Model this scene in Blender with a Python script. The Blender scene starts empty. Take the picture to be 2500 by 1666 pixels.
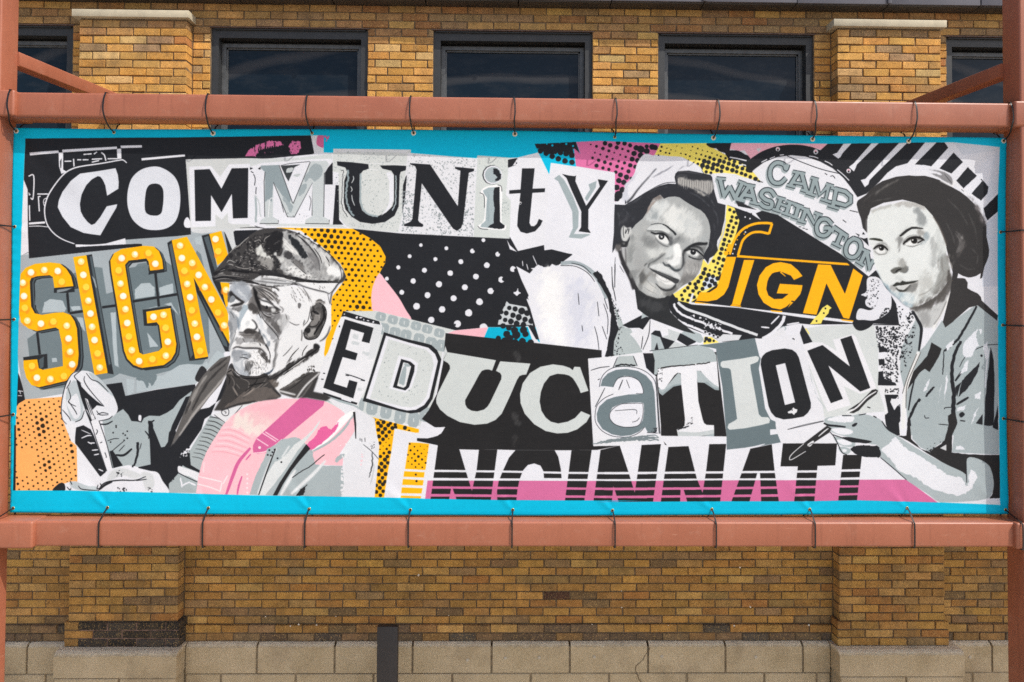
import bpy, bmesh, math, random
import numpy as np
from mathutils import Vector, Matrix

# ------------------------------------------------------------------ camera, sky, sun, exposure
SC = bpy.context.scene
COL = SC.collection
CAM_POS = Vector((0.0, -5.57, 3.60))
PITCH, YAW, ROLL = math.radians(1.2), math.radians(0.9), 0.006
FOCAL, PCX, PCY, PW, PH = 1675.0, 1250.0, 747.0, 2500.0, 1666.0   # measured from the photograph, in its pixels
CAM_ROT = (Matrix.Rotation(-YAW, 3, 'Z') @ Matrix.Rotation(math.pi / 2 + PITCH, 3, 'X') @ Matrix.Rotation(ROLL, 3, 'Z'))
cam_d = bpy.data.cameras.new('camera')
cam = bpy.data.objects.new('camera', cam_d)
COL.objects.link(cam)
cam.matrix_world = Matrix.Translation(CAM_POS) @ CAM_ROT.to_4x4()
cam_d.sensor_width = 36.0
cam_d.lens = 36.0 * FOCAL / PW
cam_d.shift_y = -(PH / 2 - PCY) / PW
cam_d.clip_end = 500.0
SC.camera = cam
SC.cycles.use_denoising = False      # keep the grain of brick and stone

SUN_DIR = Vector((1.39, -1.0, 2.2)).normalized()
world = bpy.data.worlds.new('World')
SC.world = world
world.use_nodes = True
wn = world.node_tree
wn.nodes.clear()
sky = wn.nodes.new('ShaderNodeTexSky')
sky.sky_type = 'NISHITA'
sky.sun_disc = False
sky.sun_elevation = math.asin(SUN_DIR.z)
sky.sun_rotation = math.atan2(SUN_DIR.x, SUN_DIR.y)
sky.dust_density = 3.0
sky.air_density = 1.0
bg = wn.nodes.new('ShaderNodeBackground')
bg.inputs['Strength'].default_value = 0.15
wo = wn.nodes.new('ShaderNodeOutputWorld')
wn.links.new(sky.outputs[0], bg.inputs[0])
wn.links.new(bg.outputs[0], wo.inputs[0])
sun_d = bpy.data.lights.new('sun', 'SUN')
sun_d.energy = 3.2
sun_d.angle = math.radians(0.5)
sun_d.color = (1.0, 0.95, 0.86)
sun = bpy.data.objects.new('sun', sun_d)
COL.objects.link(sun)
sun.rotation_euler = SUN_DIR.to_track_quat('Z', 'Y').to_euler()
sun.location = (3, -6, 12)
SC.view_settings.view_transform = 'Standard'
SC.view_settings.look = 'None'
SC.view_settings.exposure = 0.32
SC.view_settings.gamma = 1.0
SC.view_settings.use_curve_mapping = False
RND = random.Random(7)
NPR = np.random.RandomState(7)

# ------------------------------------------------------------------ measuring: photo pixel -> point on a vertical plane Y = const
_R = np.array(CAM_ROT)
_O = np.array(CAM_POS)


def on_plane(P, Y):
    """P (n,2) photo pixels -> (n,2) metres (X, Z) on the plane Y."""
    P = np.atleast_2d(np.asarray(P, float))
    d = np.stack([(P[:, 0] - PCX) / FOCAL, -(P[:, 1] - PCY) / FOCAL, -np.ones(len(P))], 1) @ _R.T
    t = (Y - _O[1]) / d[:, 1]
    return np.stack([_O[0] + d[:, 0] * t, _O[2] + d[:, 2] * t], 1)


def px(x, y, Y):
    r = on_plane([(x, y)], Y)[0]
    return float(r[0]), float(r[1])


BEAM_F, BEAM_B = -1.327, -1.175        # front and back of the beams
BANNER_Y = -1.23
# ------------------------------------------------------------------ the banner print: a small painting engine
BX0, BX1 = -3.24, 3.26
BZ0, BZ1 = 2.34, 4.95
PPM = 378.0
CW, CH = int((BX1 - BX0) * PPM), int((BZ1 - BZ0) * PPM)
ART = np.ones((CH, CW, 3), np.float32)
TILE = [0.0, 0.0, 1.0]
CLIP = [None]


def tile(ox, oy, s):
    TILE[:] = [ox, oy, s]


def _pts(s):
    if isinstance(s, str):
        s = np.array(s.replace(',', ' ').split(), float).reshape(-1, 2)
    return np.asarray(s, float)


def _to_canvas(p):
    P = p / TILE[2] + np.array(TILE[:2])
    q = on_plane(P, BANNER_Y)
    return np.stack([(q[:, 0] - BX0) * PPM, (BZ1 - q[:, 1]) * PPM], 1)


def _smooth(p, closed=True, k=6):
    n = len(p)
    if n < 3:
        return p
    if closed:
        a, b, c, d = np.roll(p, 1, 0), p, np.roll(p, -1, 0), np.roll(p, -2, 0)
    else:
        q = np.vstack([p[:1] * 2 - p[1:2], p, p[-1:] * 2 - p[-2:-1]])
        a, b, c, d = q[:-3], q[1:-2], q[2:-1], q[3:]
    out = []
    for t in np.arange(k) / k:
        out.append(0.5 * (2 * b + (c - a) * t + (2 * a - 5 * b + 4 * c - d) * t * t + (3 * b - a - 3 * c + d) * t ** 3))
    out = np.stack(out, 1).reshape(-1, 2)
    if not closed:
        out = np.vstack([out, p[-1:]])
    return out


def _cover(contours, pad=0):
    S = 4
    A = np.vstack(contours)
    x0 = max(int(math.floor(A[:, 0].min())) - pad, 0)
    x1 = min(int(math.ceil(A[:, 0].max())) + 1 + pad, CW)
    y0 = max(int(math.floor(A[:, 1].min())) - pad, 0)
    y1 = min(int(math.ceil(A[:, 1].max())) + 1 + pad, CH)
    if x1 - x0 < 1 or y1 - y0 < 1:
        return None
    w, h = x1 - x0, y1 - y0
    xs, ys, xe, ye, sg = [], [], [], [], []
    for i, c in enumerate(contours):
        d = np.roll(c, -1, 0)
        area = np.sum(c[:, 0] * d[:, 1] - d[:, 0] * c[:, 1])
        s = 1.0 if (area > 0) == (i == 0) else -1.0
        xs.append(c[:, 0] - x0); ys.append((c[:, 1] - y0) * S)
        xe.append(d[:, 0] - x0); ye.append((d[:, 1] - y0) * S)
        sg.append(np.full(len(c), s))
    xs, ys, xe, ye, sg = map(np.concatenate, (xs, ys, xe, ye, sg))
    up = ye < ys
    xa, ya = np.where(up, xe, xs), np.where(up, ye, ys)
    xb, yb = np.where(up, xs, xe), np.where(up, ys, ye)
    sg = np.where(up, -sg, sg)
    j0 = np.clip(np.ceil(ya - 0.5), 0, h * S).astype(int)
    j1 = np.clip(np.ceil(yb - 0.5), 0, h * S).astype(int)
    n = np.maximum(j1 - j0, 0)
    if n.sum() == 0:
        return None
    e = np.repeat(np.arange(len(n)), n)
    off = np.arange(n.sum()) - np.repeat(np.cumsum(n) - n, n)
    j = j0[e] + off
    yy = j + 0.5
    dy = yb[e] - ya[e]
    x = xa[e] + (xb[e] - xa[e]) * (yy - ya[e]) / np.where(dy == 0, 1, dy)
    x = np.clip(x, 0, w)
    cx = np.floor(x).astype(int)
    fr = x - cx
    row = j // S
    W2 = w + 2
    acc = np.bincount(row * W2 + cx, weights=sg[e] * (1 - fr) / S, minlength=h * W2)
    acc += np.bincount(row * W2 + cx + 1, weights=sg[e] * fr / S, minlength=h * W2)
    m = np.cumsum(acc[:h * W2].reshape(h, W2), 1)[:, :w]
    return x0, y0, np.clip(np.abs(m), 0, 1).astype(np.float32)


def _blur(m, r):
    r = int(max(1, round(r)))
    for _ in range(2):
        for ax in (0, 1):
            p = np.pad(m, [(r + 1, r) if a == ax else (0, 0) for a in (0, 1)], mode='edge')
            c = np.cumsum(p, axis=ax)
            n = m.shape[ax]
            if ax == 0:
                m = (c[2 * r + 1:2 * r + 1 + n] - c[:n]) / (2 * r + 1)
            else:
                m = (c[:, 2 * r + 1:2 * r + 1 + n] - c[:, :n]) / (2 * r + 1)
    return m


FSC = [0.55, 0.95]    # brush softness, raggedness
BRUSH = []


def _brushy(cv, f):
    """soft mask whose soft zone breaks up into brush marks"""
    if not BRUSH:
        a = noise2(CH, CW, 5, 21) + .8 * noise2(CH, CW, 12, 22) + .5 * noise2(CH, CW, 2, 23)
        d = np.zeros_like(a)
        for k in range(-7, 8):        # drag the marks along a slanting stroke
            d += np.roll(np.roll(a, k, 0), -k // 2, 1)
        BRUSH.append(d / 15 * 1.5 + .45 * a)
    x0, y0, m = cv
    m = _blur(m, max(1, f * FSC[0]))
    n = BRUSH[0][y0:y0 + m.shape[0], x0:x0 + m.shape[1]]
    if f >= 2:
        m = np.clip(m + n * (4 * m * (1 - m)) * FSC[1], 0, 1)
        m = m * m * (3 - 2 * m)
        m = np.clip(m * (1 + .32 * FSC[1] * n), 0, 1)
    return x0, y0, m.astype(np.float32)


def _comp(cv, col, a):
    if cv is None:
        return
    x0, y0, m = cv
    h, w = m.shape
    m = m * a
    if CLIP[0] is not None:
        m = m * CLIP[0][y0:y0 + h, x0:x0 + w]
    v = ART[y0:y0 + h, x0:x0 + w]
    v += (np.asarray(col, np.float32) / 255.0 - v) * m[:, :, None]


def shape(col, strs, smooth, f=0, a=1.0, j=0.0):
    cs = []
    for s in strs:
        p = _pts(s)
        if smooth:
            p = _smooth(p)
        if j:
            if not smooth:
                q = np.roll(p, -1, 0)
                p = np.concatenate([p[:, None] + (q - p)[:, None] * t for t in (np.arange(5) / 5)[None, :, None]], 1).reshape(-1, 2)
            p = p + NPR.uniform(-j, j, p.shape)
        cs.append(_to_canvas(p))
    cv = _cover(cs, int(f * 2.5) + 1 if f else 0)
    if f and cv:
        cv = _brushy(cv, f)
    _comp(cv, col, a)


def P(col, *s, **k):
    shape(col, s, False, **k)


def S(col, *s, **k):
    shape(col, s, True, **k)


def L(col, w, s, smooth=True, taper=0.0, f=0, a=1.0, j=0.0, w2=None):
    """stroke of width w (tile px); taper 0..1 thins both ends; w2 = width at the far end"""
    p = _pts(s)
    if smooth and len(p) > 2:
        p = _smooth(p, False)
    elif len(p) == 2:
        p = p[0] + (p[1] - p[0]) * np.linspace(0, 1, 8)[:, None]
    if j:
        p = p + NPR.uniform(-j, j, p.shape)
    d = np.gradient(p, axis=0)
    d /= np.maximum(np.hypot(d[:, 0], d[:, 1]), 1e-6)[:, None]
    nrm = np.stack([-d[:, 1], d[:, 0]], 1)
    t = np.linspace(0, 1, len(p))
    ww = w + ((w2 if w2 is not None else w) - w) * t
    if taper:
        ww = ww * (1 - taper + taper * np.sqrt(np.clip(np.sin(math.pi * np.clip(t, .02, .98)), 0, 1)))
    o = nrm * (ww / 2)[:, None]
    q = np.vstack([p + o, (p - o)[::-1]])
    cv = _cover([_to_canvas(q)], int(f * 2.5) + 1 if f else 0)
    if f and cv:
        cv = _brushy(cv, f)
    _comp(cv, col, a)


def LL(col, w, *ss, **k):
    for s in ss:
        L(col, w, s, **k)


_CA = np.linspace(0, 2 * math.pi, 14, endpoint=False)
_CIRC = np.stack([np.cos(_CA), np.sin(_CA)], 1)


def D(col, r, s, jit=0.06, **k):
    """dots: 'x,y x,y' or 'x,y,r ...' when r is None"""
    a = np.array(s.replace(',', ' ').split(), float) if isinstance(s, str) else np.asarray(s, float).ravel()
    a = a.reshape(-1, 3 if r is None else 2)
    for row in a:
        rr = row[2] if r is None else r
        c = _CIRC * rr * (1 + NPR.uniform(-jit, jit, (14, 1))) + row[:2]
        shape(col, (c,), False, **k)


def mask(s, smooth=False):
    cs = _to_canvas(_smooth(_pts(s)) if smooth else _pts(s))
    m = np.zeros((CH, CW), np.float32)
    cv = _cover([cs])
    m[cv[1]:cv[1] + cv[2].shape[0], cv[0]:cv[0] + cv[2].shape[1]] = cv[2]
    return m


def clip(s=None, smooth=False):
    CLIP[0] = None if s is None else mask(s, smooth)


def halftone(col, region, step, ang, rf, smooth=False):
    """dots on a turned grid inside region; rf(x, y) gives the radius in tile px"""
    p = _pts(region)
    clip(region, smooth)
    lo, hi = p.min(0), p.max(0)
    c = (lo + hi) / 2
    R = np.hypot(*(hi - lo)) / 2 + step
    n = int(R / step) + 1
    ca, sa = math.cos(ang), math.sin(ang)
    for i in range(-n, n + 1):
        for k in range(-n, n + 1):
            u, v = i * step, (k + (0.5 if i % 2 else 0)) * step
            x, y = c[0] + u * ca - v * sa, c[1] + u * sa + v * ca
            if lo[0] - step < x < hi[0] + step and lo[1] - step < y < hi[1] + step:
                r = rf(x, y)
                if r > 1.5:
                    D(col, r, [(x + NPR.uniform(-2, 2), y + NPR.uniform(-2, 2))], 0.1)
    clip()


def speckle(col, region, n, r0, r1, smooth=False, a=1.0, ang=None):
    p = _pts(region)
    clip(region, smooth)
    lo, hi = p.min(0), p.max(0)
    for _ in range(n):
        c = NPR.uniform(lo, hi)
        r = NPR.uniform(r0, r1)
        t = NPR.uniform(0, math.pi) if ang is None else ang + NPR.uniform(-.3, .3)
        e = NPR.uniform(.35, .9)
        q = np.stack([_CIRC[::2, 0] * r, _CIRC[::2, 1] * r * e], 1) * NPR.uniform(.6, 1.2, (7, 1))
        q = np.stack([q[:, 0] * math.cos(t) - q[:, 1] * math.sin(t), q[:, 0] * math.sin(t) + q[:, 1] * math.cos(t)], 1) + c
        shape(col, (q,), False, a=a)
    clip()


def noise2(h, w, cell, seed=3):
    r = np.random.RandomState(seed)
    g = r.rand(h // cell + 3, w // cell + 3).astype(np.float32)
    y, x = np.arange(h) / cell, np.arange(w) / cell
    yi, xi = y.astype(int), x.astype(int)
    fy, fx = (y - yi)[:, None], (x - xi)[None, :]
    fy, fx = fy * fy * (3 - 2 * fy), fx * fx * (3 - 2 * fx)
    a = g[yi][:, xi]; b = g[yi][:, xi + 1]; c = g[yi + 1][:, xi]; d = g[yi + 1][:, xi + 1]
    return ((a * (1 - fx) + b * fx) * (1 - fy) + (c * (1 - fx) + d * fx) * fy - 0.5)


BLK, WHT, LGR, GRY, SLT = (36, 38, 43), (226, 228, 236), (205, 211, 213), (166, 178, 182), (108, 122, 128)
CYN, ORG, PNK, MAG, HOT, YEL, PCH = (0, 188, 226), (255, 184, 18), (243, 190, 201), (213, 104, 156), (208, 110, 158), (244, 226, 108), (253, 178, 104)
TA, TB, TC, TD, TE = (20, 300, 3.92), (430, 300, 3.92), (980, 300, 3.92), (1450, 300, 3.92), (1880, 300, 3.92)
TF, TG, TH, TI, TJ = (20, 560, 3.92), (760, 640, 3.92), (1280, 640, 3.92), (1600, 640, 3.92), (1880, 640, 3.92)
TK, TL, TM, TN, TO = (20, 860, 3.92), (430, 860, 3.92), (980, 860, 3.92), (1450, 860, 3.92), (1880, 860, 3.92)
M1, M2, W1, W2, V1, V2 = (500, 540, 6.533), (500, 720, 6.533), (1490, 370, 7.84), (1490, 530, 7.84), (2080, 400, 6.533), (2080, 560, 6.533)
INNER = []


def inner_edge():
    e = []
    for t, s in ((TA, '160,150'), (TB, '0,141 1295,122 1415,122 1418,286 1505,286 1505,250 2250,256'), (TC, '90,290 720,340 728,312 1048,335 1110,333 1310,283 1275,202 1670,182 1900,172'),
                 (TD, '640,195 1320,194 2235,203'), (TE, '545,203 1745,188 2197,234 2180,700'), (TJ, '2178,400 2180,900'), (TO, '2192,600 2197,1460 1600,1440 835,1420'),
                 (TN, '2100,1428 0,1432'), (TM, '2300,1420 1000,1417 200,1404'), (TL, '2300,1398 1880,1390'), (TK, '2352,1372 1550,1345 560,1325 65,1325 75,700 88,520 104,180'), (TF, '100,1180 108,860 120,300'), (TA, '148,545')):
        e.append(_pts(s) / t[2] + np.array(t[:2]))
    return np.vstack(e)


def art_background():
    tile(0, 0, 1)
    P(WHT, inner_edge())
    # ---- black panel top left with C, O
    tile(*TA)
    P(BLK, '160,150 2897,122 2930,295 2910,303 2470,345 2290,338 1697,350 1722,700 1745,1070 1125,1142 1118,1105 935,1155 650,1190 1275,1155 1280,1180 200,1298 190,960 188,640 150,545')
    for s in ('200,285 480,265 485,290 205,312', '515,258 1040,228 1042,252 518,285', '1075,220 1280,215 1282,238 1080,245', '1275,340 1690,302 1692,322 1278,362',
              '482,285 525,285 530,450 565,470 512,492 490,420', '1040,250 1082,248 1085,345 1045,348', '645,1165 780,1168 910,1160 940,1168 650,1192'):
        P(WHT, s)
    P(BLK, '498,370 512,340 512,430 504,440')
    LL(WHT, 12, '720,304 800,297', '540,370 605,368', '625,345 632,420', '660,355 700,355', '712,355 770,354', '800,350 900,345', '950,345 1050,345', '800,378 870,362', '820,300 850,280', '890,285 920,310 935,365', '195,512 245,512 240,720 215,720', '280,683 382,683', '290,705 300,850', '205,790 208,940', '290,708 312,705')
    LL(WHT, 8, '200,992 300,990 382,998', '375,720 345,735 340,770 350,800', '350,760 360,770', '195,670 212,690 195,690')
    L(WHT, 20, '200,966 355,955')
    L(WHT, 13, '1135,385 1105,360 1070,358 900,388 700,418 610,445 540,490 460,575 395,675 362,760 350,850 370,960 430,1050 520,1115 640,1162', taper=.3)
    P((215, 219, 228), '690,488 860,463 1028,435 1050,500 1058,570 1055,632 948,700 930,600 905,545 882,518 857,512 800,545 750,600 705,690 687,780 695,850 720,900 760,950 797,978 830,965 880,905 945,800 1045,780 1035,815 960,940 880,1078 800,1068 720,1055 600,1000 520,900 475,810 485,740 520,660 600,560')
    S((215, 219, 228), '1405,418 1500,445 1585,510 1630,600 1643,720 1630,850 1590,950 1510,1010 1400,1028 1290,1010 1200,940 1155,850 1138,740 1150,620 1190,520 1280,445',
      '1405,582 1450,595 1478,640 1482,720 1475,800 1462,860 1430,885 1390,888 1345,880 1312,850 1305,780 1312,690 1325,630 1355,592')
    S(WHT, '1715,905 1740,950 1742,1000 1690,1000 1675,960 1690,915')
    P((200, 208, 214), '120,1280 200,1245 200,1300 1280,1190 1275,1155 1125,1142 1745,1070 1745,1120 120,1340')
    P(BLK, '125,1275 200,1240 200,1300 1280,1182 1275,1155 650,1192 640,1160 190,1240')
    # pink brush marks and pink corner of the top strip
    tile(*TB)
    P((226, 120, 172), '658,320 690,265 720,240 755,318')
    for q in ('720,250 745,228 760,320 735,318', '760,215 800,200 780,290 755,300', '810,200 850,185 850,240 815,250', '860,178 930,172 935,225 865,238', '940,175 990,182 1030,215 960,228'):
        P((226, 120, 172), q, j=7)
    clip('690,320 740,240 830,190 900,172 1010,180 1045,215 900,240 780,270 760,320')
    for i in range(16):
        x = 700 + i * 22
        P((226, 120, 172), '%d,%d %d,%d %d,%d %d,%d' % (x, 320, x + 10, 200 + abs(i - 9) * 6, x + 20, 175 + abs(i - 9) * 5, x + 14, 250 + RND.randint(-20, 40)))
    clip()
    speckle((226, 120, 172), '1070,240 1110,170 1190,180 1200,300 1100,300', 80, 8, 22)
    speckle((226, 120, 172), '690,320 900,240 1050,210 900,300', 10, 5, 10)
    P((222, 224, 230), '1293,122 1415,122 1418,286 1330,295 1325,230')
    S((212, 104, 150), '1360,124 1415,124 1415,235 1370,228 1345,200')
    P(CYN, '1415,60 2400,60 2400,330 1418,286')
    P(CYN, '1415,60 1415,286 1505,286 1505,250 2250,256 2250,290 2352,300 4400,300 4400,60')
    D((212, 104, 150), None, '1450,150,14 1430,135,12 1440,175,8 1462,135,8')
    # ---- first M panel
    P((203, 207, 208), '90,352 690,338 860,345 860,1010 137,1022 125,900')
    P(WHT, '120,420 330,412 418,515 505,395 700,392 722,420 715,970 530,970 495,950 490,860 432,925 372,875 372,990 140,1000')
    P(BLK, '172,450 318,443 430,630 530,435 688,432 682,910 540,915 530,680 430,855 330,690 328,937 178,940')
    # ---- second M panel
    P(WHT, '700,395 760,372 1290,350 1490,338 1510,560 1555,600 1560,980 1640,1000 1300,1010 840,1010 700,985')
    P((205, 211, 213), '705,345 1180,335 1490,300 1500,345 1290,350 820,385 705,420')
    P((205, 211, 213), '840,965 1560,970 1640,1010 1500,1000 860,985')
    P(BLK, '1425,480 1455,430 1500,380 1500,592 1425,592')
    P(BLK, '1527,598 1560,600 1560,930 1600,975 1500,975')
    L(GRY, 20, '760,700 762,955', j=3)
    LL(BLK, 7, '740,490 755,540 748,600', '765,615 760,680', '705,440 730,432', '715,465 740,480', j=2)
    P(BLK, '705,425 735,435 705,450')
    P(BLK, '780,440 808,420 805,450')
    L((195, 202, 206), 12, '750,690 790,760 800,860 810,900')
    P((196, 204, 207), '808,410 980,405 1115,770 1290,370 1440,365 1465,400 1425,470 1412,900 1468,930 1465,968 1235,965 1238,930 1300,895 1305,570 1130,905 1065,900 930,570 925,900 978,930 975,965 798,965 805,935 845,905 848,470 812,440')
    P((143, 157, 163), '808,410 980,405 1100,720 1085,790 1060,760 1010,690 930,570 915,760 880,730 850,760 848,470 812,440')
    S((158, 170, 175), '1300,410 1350,395 1400,430 1395,500 1330,560 1280,530 1240,570 1225,520 1260,480', j=3)
    S((158, 170, 175), '1030,700 1080,760 1120,800 1090,860 1060,790 1020,740', j=3)
    S((158, 170, 175), '1200,600 1250,590 1230,660 1170,700', j=3)
    P((60, 64, 68), '1000,412 1190,400 1135,425 1075,562 1050,520')
    S((190, 197, 200), '1060,440 1120,430 1110,470 1060,480', j=4)
    S((190, 197, 200), '1120,500 1190,490 1160,520')
    L((235, 237, 240), 7, '880,905 895,740 925,720')
    LL((52, 54, 58), 6, '985,405 1115,770', '1120,775 1200,580 1285,375', '930,570 1065,900 1130,905 1305,575 1300,890', '850,470 840,560 846,900', '1420,480 1412,900', '798,965 978,965 978,932', '1235,965 1465,968 1466,930', smooth=False)
    LL((60, 62, 66), 5, '1000,410 1100,390 1280,372', '1275,700 1290,750 1275,840', '1000,740 1030,860')
    speckle((60, 62, 66), '1030,860 1290,880 1290,905 1030,905', 8, 4, 8)
    # ---- U panel
    P((208, 213, 213), '1500,250 2250,258 2245,300 2215,400 2200,1055 2060,1045 1690,1015 1640,995 1600,960 1560,900 1556,480 1500,470')
    P((220, 223, 227), '1505,252 2250,258 2246,298 2000,280 1505,285')
    speckle((148, 159, 160), '1510,270 2200,290 2150,1040 1700,1000 1560,900 1510,480', 420, 4, 8)
    P(BLK, '1540,372 1680,380 1840,398 1845,440 1790,460 1758,500 1755,760 1780,840 1840,885 1930,895 2010,860 2070,800 2085,750 2085,500 2060,460 1975,440 1950,410 2100,408 2210,415 2215,450 2150,470 2140,500 2130,800 2090,890 2000,950 1880,968 1760,950 1680,900 1620,830 1605,760 1610,560 1640,470 1620,430 1545,410')
    L((222, 225, 228), 12, '1600,470 1595,600 1590,760 1620,860', j=4)
    L((60, 63, 67), 6, '1580,460 1600,470 1590,600 1586,760 1600,830 1640,900', j=4)
    L((140, 156, 162), 18, '1640,450 1645,540 1630,620 1628,700 1645,800 1670,850 1700,890', j=7)
    LL((215, 222, 225), 8, '1695,510 1700,540 1680,580', '1672,610 1685,640 1675,662', '1682,690 1688,740 1710,795', taper=.5)
    L((158, 172, 177), 16, '1768,490 1764,620 1765,740 1790,830 1850,880 1930,898', j=3)
    P(WHT, '2010,480 2045,470 2078,500 2083,600 2080,740 2050,820 1960,895 2010,830 2040,760 2040,560')
    L((158, 172, 177), 12, '2100,500 2105,600 2100,760 2070,840', j=5)
    LL((222, 225, 228), 8, '1850,390 2210,402', '1850,450 1930,452', j=2)
    # ---- N panel
    tile(*TC)
    P((223, 225, 231), '60,285 720,340 690,1105 300,1082 0,1062 -30,1040 10,880 40,480')
    P((208, 213, 213), '40,285 90,260 92,292')
    P(BLK, '40,520 52,500 35,720 10,860 15,600')
    speckle((142, 151, 154), '70,300 715,345 690,1100 0,1055', 700, 4, 10)
    speckle((136, 145, 149), '300,700 690,800 680,1090 350,1060', 220, 5, 13)
    speckle((136, 145, 149), '0,640 140,660 110,1050 0,1050', 120, 5, 12)
    P(BLK, '82,388 275,400 540,800 565,460 515,440 512,422 695,440 695,462 645,480 635,560 590,960 570,1010 530,1035 495,1015 470,980 195,580 160,935 175,955 205,970 210,985 200,998 25,990 28,972 70,955 90,945 105,920 145,450 130,415 85,400')
    # ---- i panel
    P((204, 211, 210), '728,312 1048,335 1020,500 1000,690 1048,750 1035,1112 690,1100 712,600')
    speckle((170, 180, 178), '740,330 1040,345 1000,500 740,420', 60, 4, 8)
    speckle((160, 170, 170), '950,720 1045,760 1035,880 950,900', 60, 4, 8)
    P(BLK, '1020,355 1060,345 1112,338 1060,420 1020,430')
    speckle(BLK, '1060,350 1130,340 1130,440 1050,430', 24, 4, 9)
    D((60, 62, 66), 94, '868,500', jit=.02)
    D(WHT, 90, '875,500', jit=.01)
    D((165, 178, 183), 78, '876,500', jit=.01)
    S(BLK, '880,440 920,445 950,490 955,520 935,555 890,560 915,520 880,480', j=6)
    S((240, 241, 243), '770,640 830,608 940,600 965,650 960,940 1000,985 995,1018 960,1030 750,1010 735,985 790,930 800,720 760,690')
    L((55, 58, 62), 6, '920,595 955,610 962,660')
    L((55, 58, 62), 6, '750,670 790,700 795,815')
    L((55, 58, 62), 6, '730,990 760,1015 830,1022')
    P((163, 178, 183), '780,650 830,622 940,615 945,950 985,985 985,1005 960,1020 755,1000 765,975 805,940 818,720 790,680')
    P(BLK, '890,625 940,615 945,950 988,985 985,1010 930,1020 830,1000 885,960 890,820 880,700', j=4)
    L((150, 166, 172), 12, '840,680 830,800 835,940', j=4)
    # ---- t panel
    P((224, 226, 233), '1115,335 1310,283 1415,495 1430,480 1440,1100 1365,1172 1115,1230 1040,1010 1048,750 1000,690 1020,500 1022,432 1112,400')
    P(BLK, '1155,437 1275,437 1255,632 1375,628 1372,665 1253,672 1225,960 1240,990 1270,992 1295,970 1315,922 1352,938 1330,985 1280,1040 1200,1062 1140,1045 1108,990 1115,880 1140,675 1032,682 1032,648 1140,640')
    D((235, 236, 240), 14, '1136,770')
    D(BLK, 8, '1138,772')
    # ---- cyan wedge, magenta field, Y panel
    P(CYN, '1275,202 1640,182 1645,240 1672,420 1430,390 1415,495 1310,283')
    P(BLK, '1268,205 1670,182 1708,295 1640,245 1655,330 1520,262 1480,300 1400,300 1330,262 1310,232')
    D(CYN, None, '1445,217,11 1578,203,11 1643,222,10 1392,204,7 1515,192,6')
    D(BLK, 27, '1300,222 1330,270 1385,292 1443,322 1502,346 1566,366 1632,378 1522,286 1577,296 1632,312 1460,260 1600,250')
    P((222, 116, 168), '1672,182 1900,170 2482,195 2425,305 2300,400 2180,560 2140,640 2045,760 2045,475 1672,415 1650,240 1712,295')
    D(BLK, None, '1813,207,8 1868,224,14 1950,196,22 2000,214,22 2075,190,22 2062,235,20 2137,196,22 2190,215,20 2250,238,26 1930,245,18 2117,250,12 2172,270,14 1987,267,15 1853,285,8 2038,285,8 2228,292,26 2300,255,30 2290,310,28 1905,303,10 1968,323,13 2096,306,9 2148,325,12 2210,347,24 1830,335,13 1888,358,17 2022,343,11 2080,366,13 2137,383,16 2192,406,22 2262,360,24 1948,376,18 2003,393,16 2065,417,18 2115,437,14 2175,464,20 1868,410,20 1930,432,16 1987,445,16 2053,472,17 2098,498,24 2156,520,26 2240,420,20 2082,553,26 2130,570,26 2200,530,16 2062,618,28 2115,640,28 2080,690,40 2060,720,34 2402,230,28 2350,270,28 2432,235,26 2292,250,34 2350,225,20')
    P((225, 227, 235), '1430,383 2045,475 2035,990 2010,1290 1365,1220 1372,1100 1415,495')
    P((158, 172, 177), '1460,535 1510,498 1560,550 1640,700 1697,850 1692,1000 1650,1065 1800,1065 1805,1075 1720,1110 1600,1100 1640,1010 1635,850 1500,560')
    P((158, 172, 177), '1790,590 1870,555 1860,620 1775,755 1755,720 1805,640')
    P(BLK, '1537,490 1600,505 1660,512 1672,502 1665,560 1768,795 1900,610 1880,540 1978,555 1920,640 1790,830 1788,1015 1813,1055 1695,1040 1720,1000 1722,850 1630,650 1580,530')


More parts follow.
